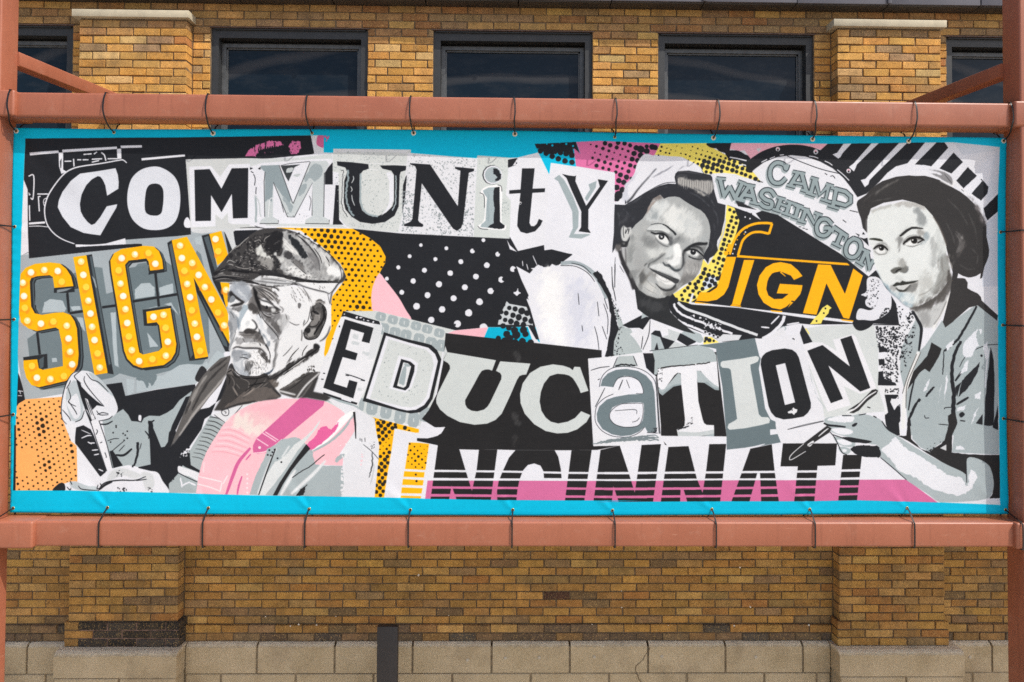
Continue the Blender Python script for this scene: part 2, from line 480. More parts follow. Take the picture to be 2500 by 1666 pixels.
def art_dome():
    # yellow halftone, pink, black dome with the district name
    tile(*TD)
    P(YEL, '640,195 1095,195 1120,230 1300,330 1480,400 1520,470 1600,570 1470,530 1250,480 1050,490 1010,430 850,330 585,305')
    D(BLK, None, '1057,368,23 1098,378,22 1145,400,22 1110,333,16 1150,350,18 1203,365,22 1040,408,24 1087,424,23 1135,437,23 1185,402,21 1228,422,23 1180,455,20 1220,465,18 1245,375,20 1290,392,21 1275,440,20 1325,455,22 1335,405,20 1370,425,20 1365,470,18 1420,440,19 1412,485,18 1470,455,20 1450,500,18 1495,520,18 1545,540,22 1575,565,16 995,395,14 1010,350,12 1070,320,10 955,380,8 1215,323,10 1260,340,12 1180,310,8 650,228,11 640,268,10 700,242,6 795,222,5 845,240,5 740,258,6 785,270,5 690,285,9 725,292,9 835,292,7 880,303,9 945,228,7 995,247,8 1040,262,6 1088,275,6 930,265,5 980,292,8 1028,305,9 920,320,9 865,345,8 905,360,9 1130,290,7 975,340,7 620,308,8 1300,350,18 1345,372,18 1400,385,18 1440,410,16 1075,470,16 1120,480,14 1030,440,14')
    S(BLK, '1090,195 1330,190 1300,260 1380,265 1440,300 1500,330 1470,385 1500,430 1440,405 1380,365 1290,345 1250,290 1200,275 1170,245 1110,235', j=3)
    P((240, 180, 196), '1315,195 2235,203 2190,262 2060,235 1940,215 1800,220 1650,270 1500,350 1440,265 1390,270 1300,250')
    P((205, 210, 216), '1550,250 1600,245 1575,285')
    LL(WHT, 12, '1300,330 1380,345 1460,365', '1380,410 1440,405 1490,440')
    tile(*TE)
    S(BLK, '-226,392 -120,300 0,245 120,218 260,213 390,232 490,265 600,230 900,400 860,640 830,712 760,700 500,500 100,340 -180,480')
    P(BLK, '480,265 550,202 1480,190 1310,390 1200,420 1120,480 1040,570 920,680 830,715 750,560 640,440 520,330')
    P(WHT, '700,203 778,200 690,295 672,330 650,345 595,305 640,288')
    P(WHT, '968,198 1040,196 830,400 815,440 800,468 752,425 800,388')
    P(WHT, '1230,196 1310,194 1000,500 950,552 940,590 905,618 865,550 910,538')
    for s in ('1590,190 1665,190 1700,240 1535,420 1480,408 1380,402', '1750,288 1840,380 1730,488 1615,440', '1890,425 1980,510 1850,628 1780,555', '2025,560 2112,635 2015,748 1925,680', '2185,680 2180,850 2080,935 2060,900 2040,820'):
        P(BLK, s, j=1.5)
    P((214, 219, 229), '1745,190 2195,234 2185,640 2060,780 2120,400 2160,270 1840,310')  # beam and post shade at the upper right corner, painted into the white
    P((206, 212, 224), '2030,1000 2180,860 2180,1568 2030,1568')  # shade strip beside the right post, painted into the print
    L(BLK, 8, '2015,540 2060,590')
    # white disc and ribbon
    P((226, 228, 235), '-556,500 -436,482 -336,490 -236,530 -100,572 -66,570 -175,465 -60,380 60,332 200,312 340,325 480,375 600,440 700,530 770,620 832,712 838,800 850,900 940,1080 960,1190 1000,1330 1020,1420 940,1482 770,1362 400,1100 70,885 -20,860 -106,845 -270,795 -330,768 -426,792 -506,725 -536,560')
    LL(BLK, 7, '160,320 330,390 500,450 690,495', '-185,475 -100,395 0,350', '640,455 700,520 755,570')
    LL(WHT, 9, '520,368 560,385 595,410', '640,450 700,500 755,555', '370,320 420,328 460,342', '-85,380 -30,352', '-5,346 45,326', '90,312 130,308')
    LL(BLK, 7, '522,485 545,500', '575,515 600,510 620,535', '760,840 840,858', '695,930 715,945 728,955', '275,995 300,998', '310,1008 335,1012', '340,1018 362,1022', '-110,560 -70,572')
    for x, y, r in ((72, 255, 21), (435, 280, 23), (750, 462, 22)):
        D(WHT, r, [(x, y)]); D((238, 180, 194), r * .55, [(x, y - 5)]); D(BLK, r * .45, [(x, y + 6)])
    P(BLK, '815,1055 860,1075 840,1090 900,1110 930,1100 945,1180')
    P(BLK, '890,1045 910,1070 880,1070')
    W = [('165,405 150,445 130,402 60,385 8,430 -2,510 30,570 95,578 145,535',), ('270,475 192,600', '300,485 345,650', '225,572 322,590', '165,598 235,615', '300,642 370,665', '222,470 328,490'),
         ('425,540 388,680', '432,545 472,690 560,602', '562,605 530,745', '350,672 430,698', '395,528 455,545', '490,732 578,760', '540,588 600,608'), ('632,640 600,800', '625,635 720,660 770,705 770,762 720,792 625,765', '560,792 655,822', '590,625 660,645'),
         ('-478,545 -440,700', '-442,702 -388,615', '-386,612 -334,722', '-334,722 -272,590', '-505,532 -430,540', '-300,562 -240,585'), ('-196,600 -286,730', '-186,605 -146,760', '-250,690 -160,705', '-316,730 -246,748', '-186,762 -116,780', '-240,592 -150,608'),
         ('30,0 30,0',), ('44,700 4,650 -56,648 -86,690 -46,735 14,762 4,812 -56,805 -96,772',), ('104,725 64,835', '194,760 154,872', '90,775 174,805', '70,715 140,735', '30,828 100,850', '160,752 225,775', '120,862 190,885'),
         ('274,800 244,905', '240,785 310,812', '210,895 280,918'), ('344,830 304,942', '354,832 424,965 464,870', '310,822 370,838', '270,935 340,955', '430,862 495,885'),
         ('590,968 545,925 485,930 448,990 462,1060 520,1082 568,1050 572,1012 525,1008',), ('612,1000 735,1085', '690,1045 640,1165', '600,1150 680,1190', '608,995 600,1040', '738,1082 722,1120'),
         ('800,1108 850,1130 870,1190 840,1262 790,1290 740,1268 726,1210 752,1142 800,1108',), ('922,1225 865,1345', '925,1225 955,1405 985,1330', '985,1315 950,1400', '890,1212 950,1240', '830,1325 895,1365')]
    for k, (w, col, dx, dy) in enumerate(((60, (160, 172, 176), -12, 16), (52, (34, 42, 48), 0, 0), (36, (148, 163, 167), 0, 0))):
        for lt in W:
            for st in lt:
                p = _pts(st) + np.array((dx, dy))
                if np.ptp(p) < 1 or (len(p) == 2 and np.hypot(*(p[1] - p[0])) < 4):
                    continue
                big = len(lt) == 1 or st in lt[:2] or (len(lt) == 6 and st in lt[:4] and p[0][0] < -200)
                d = (p[1] - p[0]); d = d / np.hypot(*d) * 8
                p[0] -= d
                d = (p[-1] - p[-2]); d = d / np.hypot(*d) * 8
                p[-1] += d
                L(col, w if big else w * .74 - (1 if k == 2 else 0), p, smooth=len(lt) == 1)
    for s in ('565,735 580,670 600,665 590,740', '185,870 200,800 215,800 205,860', '268,915 285,855 295,858 285,905'):
        P((235, 236, 240), s)
    # small white flag between the ribbon and the yellow strip
    tile(*TD)
    P((40, 42, 46), '1355,755 1420,770 1560,835 1380,800')
    P(WHT, '1355,805 1480,835 1600,860 1705,932 1520,875 1370,835')
    D(BLK, 8, '1370,830 1415,848 1460,858 1505,872')


def art_sign2():
    tile(*TI)
    P(BLK, '690,-545 760,-520 900,-470 1010,-400 960,-465 1020,-490 1172,-450 1770,-80 2040,140 2110,78 2300,400 2330,610 2090,592 1500,600 1380,588 1250,612 1010,745 800,745 400,560 200,380 330,290 420,200 640,-100')
    tile(*TD)
    P(YEL, '1272,788 1345,815 1362,870 1392,935 1362,1060 1300,1200 1265,1290 1240,1400 1205,1480 1195,1540 1080,1620 900,1740 768,1725 740,1655 900,1550 1020,1440 1040,1300 1095,1360 1170,1240 1200,1130 1255,960')
    P((214, 224, 238), '1040,1520 1120,1460 1190,1480 1170,1560 1060,1600')
    D(BLK, None, '1300,835,16 1340,855,16 1322,902,16 1365,910,18 1312,940,18 1360,962,17 1290,985,18 1335,1003,16 1280,1028,18 1325,1045,17 1270,1072,17 1310,1085,16 1250,1120,19 1295,1135,15 1240,1163,19 1280,1175,15 1225,1208,20 1262,1218,13 1212,1252,18 1198,1298,19 1242,1312,21 1145,1325,17 1185,1345,15 1230,1370,16 1165,1385,12 1110,1412,11 1155,1425,12 1205,1403,18 1065,1400,19 1050,1440,22 1098,1458,22 1140,1470,20 1200,1440,16 1025,1480,20 1080,1500,22 1130,1515,22 1185,1490,22 1000,1520,20 1060,1545,22 1110,1560,22 970,1545,18 920,1540,17 980,1580,20 1040,1590,20 900,1580,18 950,1610,18 1010,1630,20 870,1610,17 920,1650,18 960,1670,18 840,1650,15 790,1690,17 850,1690,16 900,1700,16 1160,1540,22 1215,1470,18')
    # outlined long s and the word
    tile(*TI)
    ORA = (255, 182, 22)
    tile(*TD)
    LL(ORA, 24, '1300,1262 1330,1160 1370,1080 1440,1010 1540,968 1640,960 1708,966', '1705,965 1675,1065', '1675,1062 1580,1045 1500,1060 1430,1120 1400,1200 1380,1270')
    D(ORA, 22, '1290,1215 1265,1250 1300,1180')
    D(WHT, 8, '1447,903 1493,918 1450,1047 1357,1165 1345,1208 1330,1253')
    D(ORA, 7, '1465,1008 1405,1035 1390,1075 1372,1120 1440,1065 1425,1135 1408,1180 1397,1230')
    tile(*TE)
    P(ORA, '-310,1265 0,1290 740,1343 765,1366 690,1362 0,1310 -320,1288')
    tile(*TI)
    P(ORA, '680,-50 775,-50 700,240 660,310 590,362 500,378 390,372 425,290 520,290 590,245 620,160')
    P(ORA, '850,-20 950,-20 815,415 735,405')
    P(ORA, '1200,0 1300,20 1370,80 1412,135 1330,172 1300,130 1200,90 1150,98 1120,110 1090,150 1075,190 1065,260 1085,320 1140,355 1220,352 1280,305 1165,300 1195,208 1412,222 1405,265 1390,310 1340,370 1270,440 1300,390 1255,430 1200,455 1120,440 1040,390 990,310 975,220 1000,130 1060,50 1130,12')
    L(BLK, 12, '1305,375 1332,380')
    L(ORA, 14, '1200,95 1250,138', w2=6)
    P(ORA, '1560,22 1680,28 1815,305 1895,62 1985,130 1855,545 1800,535 1640,205 1545,505 1415,490')
    P(WHT, '320,400 350,300 372,300 345,385 540,402 1400,500 1800,550 1890,560 1895,588 1780,575 1400,530 800,440 360,408')
    P(ORA, '380,378 545,402 380,395'); P(ORA, '735,405 825,420 820,430 715,420'); P(ORA, '1100,460 1220,470 1215,482 1120,475'); P(ORA, '1770,545 1895,560 1893,572 1790,560')
    P(YEL, '1648,408 1690,440 1668,455 1660,490 1640,512 1600,560 1590,590 1480,598 1520,545 1562,500 1600,440')
    D(BLK, 9, '1630,445 1615,490 1545,565')
    # bright curved car trim
    tile(*TH)
    P(BLK, '1330,340 1410,285 1470,370 1560,390 1640,425 2250,705 2200,745 1900,765 1760,700 1640,655 1500,600 1400,500')
    tile(*TI)
    L(WHT, 24, '110,405 140,480 220,560 420,650 640,745', j=3)
    L(WHT, 22, '175,395 215,470 330,535 520,605 740,690', j=4)
    L((215, 219, 224), 26, '215,385 300,450 500,520 700,600 870,660 980,700', j=2)
    speckle(WHT, '330,520 380,500 640,600 640,660 480,640', 50, 7, 16)
    speckle(BLK, '110,400 640,620 700,700 600,740 200,560', 70, 5, 12)
    P((212, 216, 222), '650,690 830,700 800,748 560,770')
    P(YEL, '460,790 470,715 540,720 610,770')
    D(BLK, None, '490,735,20 520,750,20 475,760,12 560,755,12')
    for x, y in ((480, 670), (520, 690), (560, 705), (600, 720)):
        D(WHT, 17, [(x, y)]); D(BLK, 11, [(x, y)])
    L(WHT, 30, '1240,515 1210,590 1120,680 1030,735', j=2)
    L((170, 182, 187), 12, '1180,650 1230,620 1250,640 1200,690')
    LL(WHT, 16, '1190,515 1110,595', '1015,622 1095,630', '1260,600 1380,580', '1320,620 1340,600', taper=.5)
    P((222, 224, 230), '960,770 1250,690 1230,620 1190,640 1090,730 1010,745')
    # white spatter beside the second woman
    tile(*TJ)
    S((222, 224, 232), '930,160 1000,140 1060,170 1100,240 1155,320 1150,450 1080,520 990,560 900,555 825,545 850,448 950,462 1000,430 1030,360 990,440 920,420 910,370 930,340 870,315 920,280')
    speckle(BLK, '900,140 1060,180 1020,440 880,430', 90, 4, 10)
    speckle(BLK, '1100,440 1280,420 1230,600 1000,580', 130, 5, 13)
def art_mid():
    # black field with white dots
    tile(*TG)
    P(BLK, '396,-318 862,-272 1897,-221 1900,-240 1977,-103 2227,-161 2230,-110 2500,-75 2352,-40 2260,70 2230,10 2200,40 2160,20 2080,105 2040,60 1960,40 2010,170 2080,320 2060,360 2100,460 2140,600 1990,622 1690,624 1380,654 955,557 900,450 800,290 655,105 705,0 650,-100')
    for s in ('1990,160 2060,300 2080,365 2030,310', '2030,320 2095,450 2060,440 2000,380', '1960,40 2090,110 2150,40 2180,20 2260,75 2262,0 2352,40 2500,-70 2300,-120 2000,-80'):
        P(BLK, s)
    LL(WHT, 8, '2120,-60 2160,30', '2060,20 2075,75', '2020,-10 2025,40', taper=.4)
    P(WHT, '1870,-215 1900,-160 1970,-95 1900,-120'); LL(BLK, 5, '1900,-200 1975,-100')
    D(WHT, None, '833,52,20 1083,80,24 1330,108,27 1575,140,28 1820,170,30 723,160,19 975,183,26 1223,213,30 1470,243,29 1716,278,30 866,290,24 1113,318,29 1363,348,30 1610,382,33 1008,424,33 1253,454,31 1507,487,35 1148,555,31 1398,592,34 1432,-2,24 1680,32,28 1930,68,28 1650,628,40 1049,-161,17 1294,-130,19 1542,-103,23 1784,-73,23 1648,-208,19 942,-55,19 1188,-26,20 1970,290,34')
    D(BLK, None, '1845,165,20 1745,262,9 1375,602,10 1958,80,18 1560,-118,9 1800,-88,9')
    D(BLK, 26, '2005,268 1935,330 2000,330 1945,262')
    # orange halftone cloud behind the cap
    P(ORG, '-344,-328 396,-318 560,-230 660,-150 712,-50 705,15 650,110 590,230 575,330 600,470 595,557 310,470 240,620 135,932 120,880 140,740 190,640 190,400 200,330 300,200 335,140 280,20 100,-150 -100,-300')
    tile(*TB)
    P(BLK, '1690,1015 1850,1095 1945,1170 2000,1260 1990,1330 1945,1430 2352,1430 2352,1080 2060,1045', a=0)
    tile(*TG)
    halftone((40, 36, 30), '-294,-323 396,-315 556,-233 656,-153 711,-53 700,20 645,120 588,240 575,330 600,470 590,556 310,470 200,640 190,400 205,330 300,200 330,130 290,20 206,-33 6,-203', 56, .55,
             lambda x, y: 10.5 + 11 * math.exp(-((x - 146) ** 2 + (y + 243) ** 2) / 26000.) + 5 * math.exp(-((x - 420) ** 2 + (y + 150) ** 2) / 30000.) + 11 * math.exp(-((x - 460) ** 2 + (y - 440) ** 2) / 9000.) + 6 * math.exp(-((x - 400) ** 2 + (y - 110) ** 2) / 9000.))
    S((244, 190, 201), '650,112 720,190 800,290 850,360 900,450 955,557 780,520 600,475 578,400 575,335 590,230')
    P((240, 184, 196), '1370,656 1690,626 1645,748 1290,690')
    P((4, 178, 214), '1695,626 2070,622 2110,700 2150,800 1850,772 1645,746')
    S((4, 178, 214), '2145,610 2200,740 2195,765 2170,755 2110,650')
    P((200, 207, 212), '1785,600 1800,520 1840,440 1870,375 1895,400 2060,430 2100,540 2130,605')
    P(WHT, '2075,630 2090,625 2170,770 2130,800')
    D(BLK, None, '1835,612,27 1890,630,27 1870,690,33 1850,750,30 1790,730,25 1945,655,35 1900,730,35 2030,650,35 2050,690,30 2020,760,34 2100,770,30 1965,590,28 2030,600,28 2105,565,28 2045,550,26 1910,570,28 1855,555,22 1985,530,30 1930,510,26 1865,490,24 1800,530,24 2015,470,34 2065,490,28 1950,450,26 1895,440,22 1990,350,34 1820,480,20 1960,700,40 1950,770,34 2140,600,22 1840,410,18')
    P(BLK, '2100,600 2140,620 2185,745 2150,740 2075,610')


def keyrow(pts, w, h, ang):
    ca, sa = math.cos(ang), math.sin(ang)
    for x, y in pts:
        q = np.array([(-.5, -.3), (-.3, -.5), (.3, -.5), (.5, -.3), (.5, .3), (.3, .5), (-.3, .5), (-.5, .3)]) * (w, h)
        q = np.stack([q[:, 0] * ca - q[:, 1] * sa, q[:, 0] * sa + q[:, 1] * ca], 1) + (x, y)
        P((163, 175, 179), q)
        P((205, 212, 213), np.array([(-5, -15), (5, -15), (5, 20), (-5, 20)]) + (x, y))


def art_education():
    tile(*TG)
    P((207, 213, 213), '625,468 1385,655 1285,680 1275,760 1240,950 1180,1290 1130,1430 1065,1515 1055,1570 600,1500 320,1440 115,1345 320,470')
    keyrow([(665, 522), (780, 553), (890, 580), (1003, 612), (1110, 642), (1225, 680)], 98, 82, .26)
    keyrow([(690, 640), (800, 680), (905, 705), (1030, 740), (1145, 775), (1245, 800)], 104, 110, .2)
    keyrow([(450, 1370), (580, 1395), (715, 1430), (850, 1480), (980, 1510), (1090, 1460)], 108, 140, .15)
    P((160, 174, 178), '130,1325 180,1290 440,1360 360,1420 300,1395')
    P((226, 228, 233), '300,488 665,582 680,620 640,800 545,1160 440,1380 110,1252 20,1240 70,1060 120,920 180,830 240,640')
    P((214, 218, 222), '600,600 680,600 600,930 540,930')
    P(BLK, '305,468 480,520 650,568 660,600 600,590 450,560 320,520 285,525')
    speckle(WHT, '310,490 640,560 640,600 460,560 310,520', 14, 8, 16)
    speckle(BLK, '290,500 310,510 180,900 120,980 230,640', 26, 7, 18)
    P((36, 38, 42), '320,548 595,630 555,778 480,760 505,680 378,642 325,838 442,875 422,942 298,910 212,1165 338,1205 360,1130 440,1152 400,1307 112,1205')
    for s in ('400,690 450,700 440,740 395,725', '390,760 460,775 455,800 385,785', '445,1200 490,1210 480,1240 440,1230', '490,850 560,870 540,900 485,880'):
        P((200, 206, 210), s, f=2)
    LL(BLK, 9, '325,1072 400,1095 512,1135', '325,1085 360,1090', '470,1130 512,1140', taper=.5)
    LL(BLK, 9, '110,1065 130,1068', '92,1122 115,1125')
    P(BLK, '112,1248 270,1300 440,1350 432,1368 260,1318 112,1268')
    L(WHT, 14, '285,1308 380,1338', smooth=False)
    # D
    P((36, 38, 42), '695,672 900,735 1080,775 1150,795 1205,845 1245,930 1230,1010 1160,1310 1110,1390 1040,1438 950,1450 850,1430 490,1332')
    P(WHT, '715,705 930,770 1120,820 1185,880 1212,950 1130,1300 1080,1370 1000,1415 920,1422 840,1405 522,1305')
    P((207, 213, 213), '740,738 930,795 1100,840 1155,900 1172,985 1100,1290 1040,1365 960,1392 880,1385 560,1308')
    speckle((140, 150, 153), '740,760 1120,860 1150,980 1080,1290 900,1370 600,1290', 120, 4, 8)
    P(WHT, '835,895 960,925 1020,970 1010,1050 960,1200 900,1252 745,1210')
    P((36, 38, 42), '860,928 950,955 990,990 985,1050 935,1200 900,1230 780,1200')
    P((222, 225, 228), '880,960 925,970 955,1000 950,1020 905,1190 880,1205 820,1185')
    S((160, 173, 177), '880,1010 910,1020 890,1170 860,1170 838,1150')
    S((160, 173, 177), '890,970 930,980 945,1000 900,1000')
    # U, C on black
    tile(*TM)
    P((37, 37, 39), '423,-182 1916,-17 1916,50 1786,62 1835,898 2100,895 2500,880 2500,1440 275,1420 320,1125 350,892 150,850 150,822 250,825 350,800 420,718 320,720 195,640 260,560 340,400 400,100')
    P((205, 211, 213), '395,80 440,0 420,-60 395,60')
    for s in ('1090,-30 1130,60 1120,100 1080,40', '1060,560 1130,640 1120,720 1080,640', '1090,800 1120,830 1060,920'):
        S((74, 74, 75), s, f=8, a=.6)
    P(WHT, '195,655 230,690 270,710 340,722 418,716 400,750 380,780 310,812 250,825 180,825 150,820')
    UC = (203, 210, 210)
    P(UC, '440,0 905,78 868,178 835,166 800,168 770,180 745,215 700,300 610,460 612,500 630,535 670,560 725,567 790,550 825,520 850,480 955,260 958,225 945,200 905,180 945,88 1235,110 1195,215 1160,218 1130,230 1105,270 1040,420 960,590 900,650 820,685 700,696 560,670 440,610 370,550 335,490 332,450 345,400 465,160 463,128 445,105 400,78')
    P(UC, '1790,370 1715,392 1700,350 1670,295 1640,250 1605,225 1560,213 1490,208 1420,230 1365,300 1335,380 1323,470 1340,560 1380,625 1430,665 1500,682 1590,665 1660,630 1720,565 1808,603 1770,670 1680,740 1590,772 1490,778 1380,755 1270,690 1180,590 1140,490 1135,400 1160,300 1230,200 1330,140 1450,117 1550,130 1610,150 1640,172 1655,140 1710,143')
    # a panel
    tile(*TN)
    P((225, 227, 233), '-56,62 100,50 470,0 480,120 640,850 260,888 -5,900')
    P(BLK, '470,10 560,30 582,60 575,220 500,150')
    P((178, 188, 190), '235,40 375,35 415,135 190,150')
    LL(BLK, 7, '225,50 180,155', '378,38 415,135', '-30,175 60,148 150,138', '35,265 75,250', '105,340 60,430 10,525', taper=.4)
    L(BLK, 14, '205,135 260,122 330,122 400,130', j=5)
    S(WHT, '40,335 60,250 120,185 200,152 310,142 430,162 520,215 580,290 600,400 620,785 500,790 475,740 430,775 350,815 255,825 160,800 70,750 10,670 5,590 35,500 110,440 200,410 300,400 200,345')
    L(BLK, 5, '50,335 70,250 120,185 200,145 310,138 430,158 520,205 582,280 602,420 630,780')
    L(BLK, 5, '185,400 100,440 30,510 10,600 20,680 80,755 170,800 260,812 350,805 430,770 485,715')
    P((110, 125, 131), '62,325 80,260 130,205 210,170 310,160 420,180 500,225 555,290 578,380 600,765 515,770 485,712 430,760 350,795 260,803 170,785 80,735 32,660 25,590 50,520 120,455 200,428 330,405 470,400 468,340 430,270 360,232 290,228 230,255 200,290 185,335 100,325',
      '470,485 478,560 465,650 420,705 300,718 200,690 148,630 145,590 175,530 250,495 360,482')
    S(WHT, '465,488 474,560 462,650 418,702 300,714 202,688 152,630 150,590 178,533 250,498 360,485')
    LL(BLK, 5, '180,335 225,255 290,235 360,238 430,275 465,345 468,395 400,395', '465,492 470,560 455,650 415,705 300,718 200,690 150,630 165,560 250,500 360,490 465,490', '200,560 390,550 408,592', '435,625 410,655 365,670', '310,265 340,345', taper=.3)
    L(BLK, 9, '275,265 235,362', taper=.6)
    LL(BLK, 5, '600,240 612,500 632,780', '592,240 606,520 622,780', '505,770 610,775')
    speckle(BLK, '545,730 610,720 610,775 550,770', 26, 4, 9)
    for k in range(5):
        L((120, 132, 137), 16, '%d,%d 150,%d 320,%d 460,%d 620,%d' % (-10 + 40 * k, 872 - 4 * k, 848 + 7 * (k % 2), 822 + 9 * (k % 3), 806 + 8 * k, 800 + 10 * k), j=10, taper=.7)
    # T panel
    P((37, 37, 39), '470,12 560,30 580,80 575,215 600,240 640,700 640,790 690,912 712,905 900,900 1272,812 1172,0')
    P((170, 182, 185), '558,-12 800,-40 994,-67 1080,-50 1140,-20 1172,30 1178,92 620,155 600,215 576,215 582,80 570,30')
    P((172, 184, 188), '805,200 830,212 836,315 760,330 690,385 655,415 625,390 615,345 655,350 700,320')
    P((150, 164, 169), '625,370 655,385 700,350 760,312 835,300 836,312 760,330 690,385 655,415')
    P((172, 184, 188), '978,180 1010,176 1060,215 1197,310 1198,365 1160,360 1060,295 992,290')
    P((150, 164, 169), '1080,280 1140,330 1197,350 1198,366 1160,362 1060,297')
    P((228, 230, 236), '612,158 800,132 1100,98 1178,90 1197,335 1150,308 1090,258 1020,180 985,178 990,300 1000,470 1040,640 1055,680 1080,697 1150,700 1152,745 1000,770 805,790 790,740 840,725 866,705 870,640 835,310 830,205 800,198 770,222 700,320 670,355 645,360 615,335 605,240')
    L((37, 37, 39), 13, '640,150 800,133 970,118', j=4, w2=9); L((37, 37, 39), 10, '985,115 1060,108 1112,98', j=4)
    speckle(BLK, '610,150 660,150 650,290 610,290', 22, 4, 8)
    speckle(BLK, '865,710 940,620 950,680 870,735', 40, 4, 9)
    L(BLK, 12, '800,742 860,722 910,705', j=4, taper=.6)
    P((193, 201, 204), '795,760 1000,770 1152,742 1152,785 810,840')
    P((163, 176, 181), '805,842 1000,815 1152,782 1152,830 832,880')
    L(BLK, 14, '840,882 1000,862 1260,815', taper=.4)
    # I panel
    P((104, 119, 125), '1172,0 1172,-30 994,-67 1080,-72 1544,-134 1586,40 1600,60 1580,160 1640,520 1700,650 1740,665 1746,740 1688,740 1690,795 1760,785 1792,865 1600,900 1272,936 1270,800 1230,330')
    P((208, 214, 215), '1215,98 1235,86 1400,65 1555,38 1578,45 1584,62 1570,92 1535,108 1500,120 1502,160 1580,595 1605,622 1670,625 1688,648 1680,680 1600,700 1450,730 1300,745 1280,725 1290,690 1345,660 1372,640 1310,170 1290,155 1230,150 1212,130')
    L(WHT, 14, '1460,918 1540,908 1640,880', taper=.8)
    # O and N panels
    P((224, 226, 233), '1544,-134 1590,-128 1978,-182 2015,-70 2352,50 2400,880 1812,875 1790,862 1746,740 1740,665 1690,640 1640,540 1585,160 1600,60')
    tile(*TI)
    P((207, 213, 214), '1430,640 1600,612 2090,596 2130,800 2132,1200 2200,1430 1760,1470 1620,1490 1600,1380 1480,1040 1430,800')
    P((190, 198, 202), '1475,1030 1530,1260 1620,1380 1640,1420 1560,1320 1490,1130')
    P((228, 229, 235), '1425,785 1500,768 1600,772 1735,850 1700,745 1890,690 1920,720 2115,1205 1960,1265 1800,1185 1870,1370 1650,1435 1590,1300 1440,900')
    P((36, 38, 42), '1455,850 1600,795 1860,1000 1770,740 1875,705 2055,1205 1960,1240 1655,990 1795,1310 1680,1352')
    P((36, 38, 42), '1385,680 1410,600 1505,765 1420,788')
    S((36, 38, 42), '1888,575 1980,590 2080,585 2040,630 1970,658 1915,640')
    L(YEL, 10, '1440,635 1475,690')
    P((36, 38, 42), '1060,870 1120,845 1240,828 1310,840 1350,870 1375,915 1490,1350 1488,1400 1460,1445 1420,1480 1310,1500 1230,1508 1150,1485 1110,1440 1085,1380 1010,980 1015,930 1030,900', '1155,990 1245,968 1340,1345 1242,1370')
    P((225, 227, 232), '1268,1435 1300,1420 1325,1392 1335,1405 1362,1412 1355,1440 1338,1450 1330,1466 1310,1448 1275,1450')
    D(BLK, 6, '1312,1418')
    L(BLK, 10, '1315,732 1335,742')
    L(BLK, 4, '1268,1604 1420,1560 1610,1520')


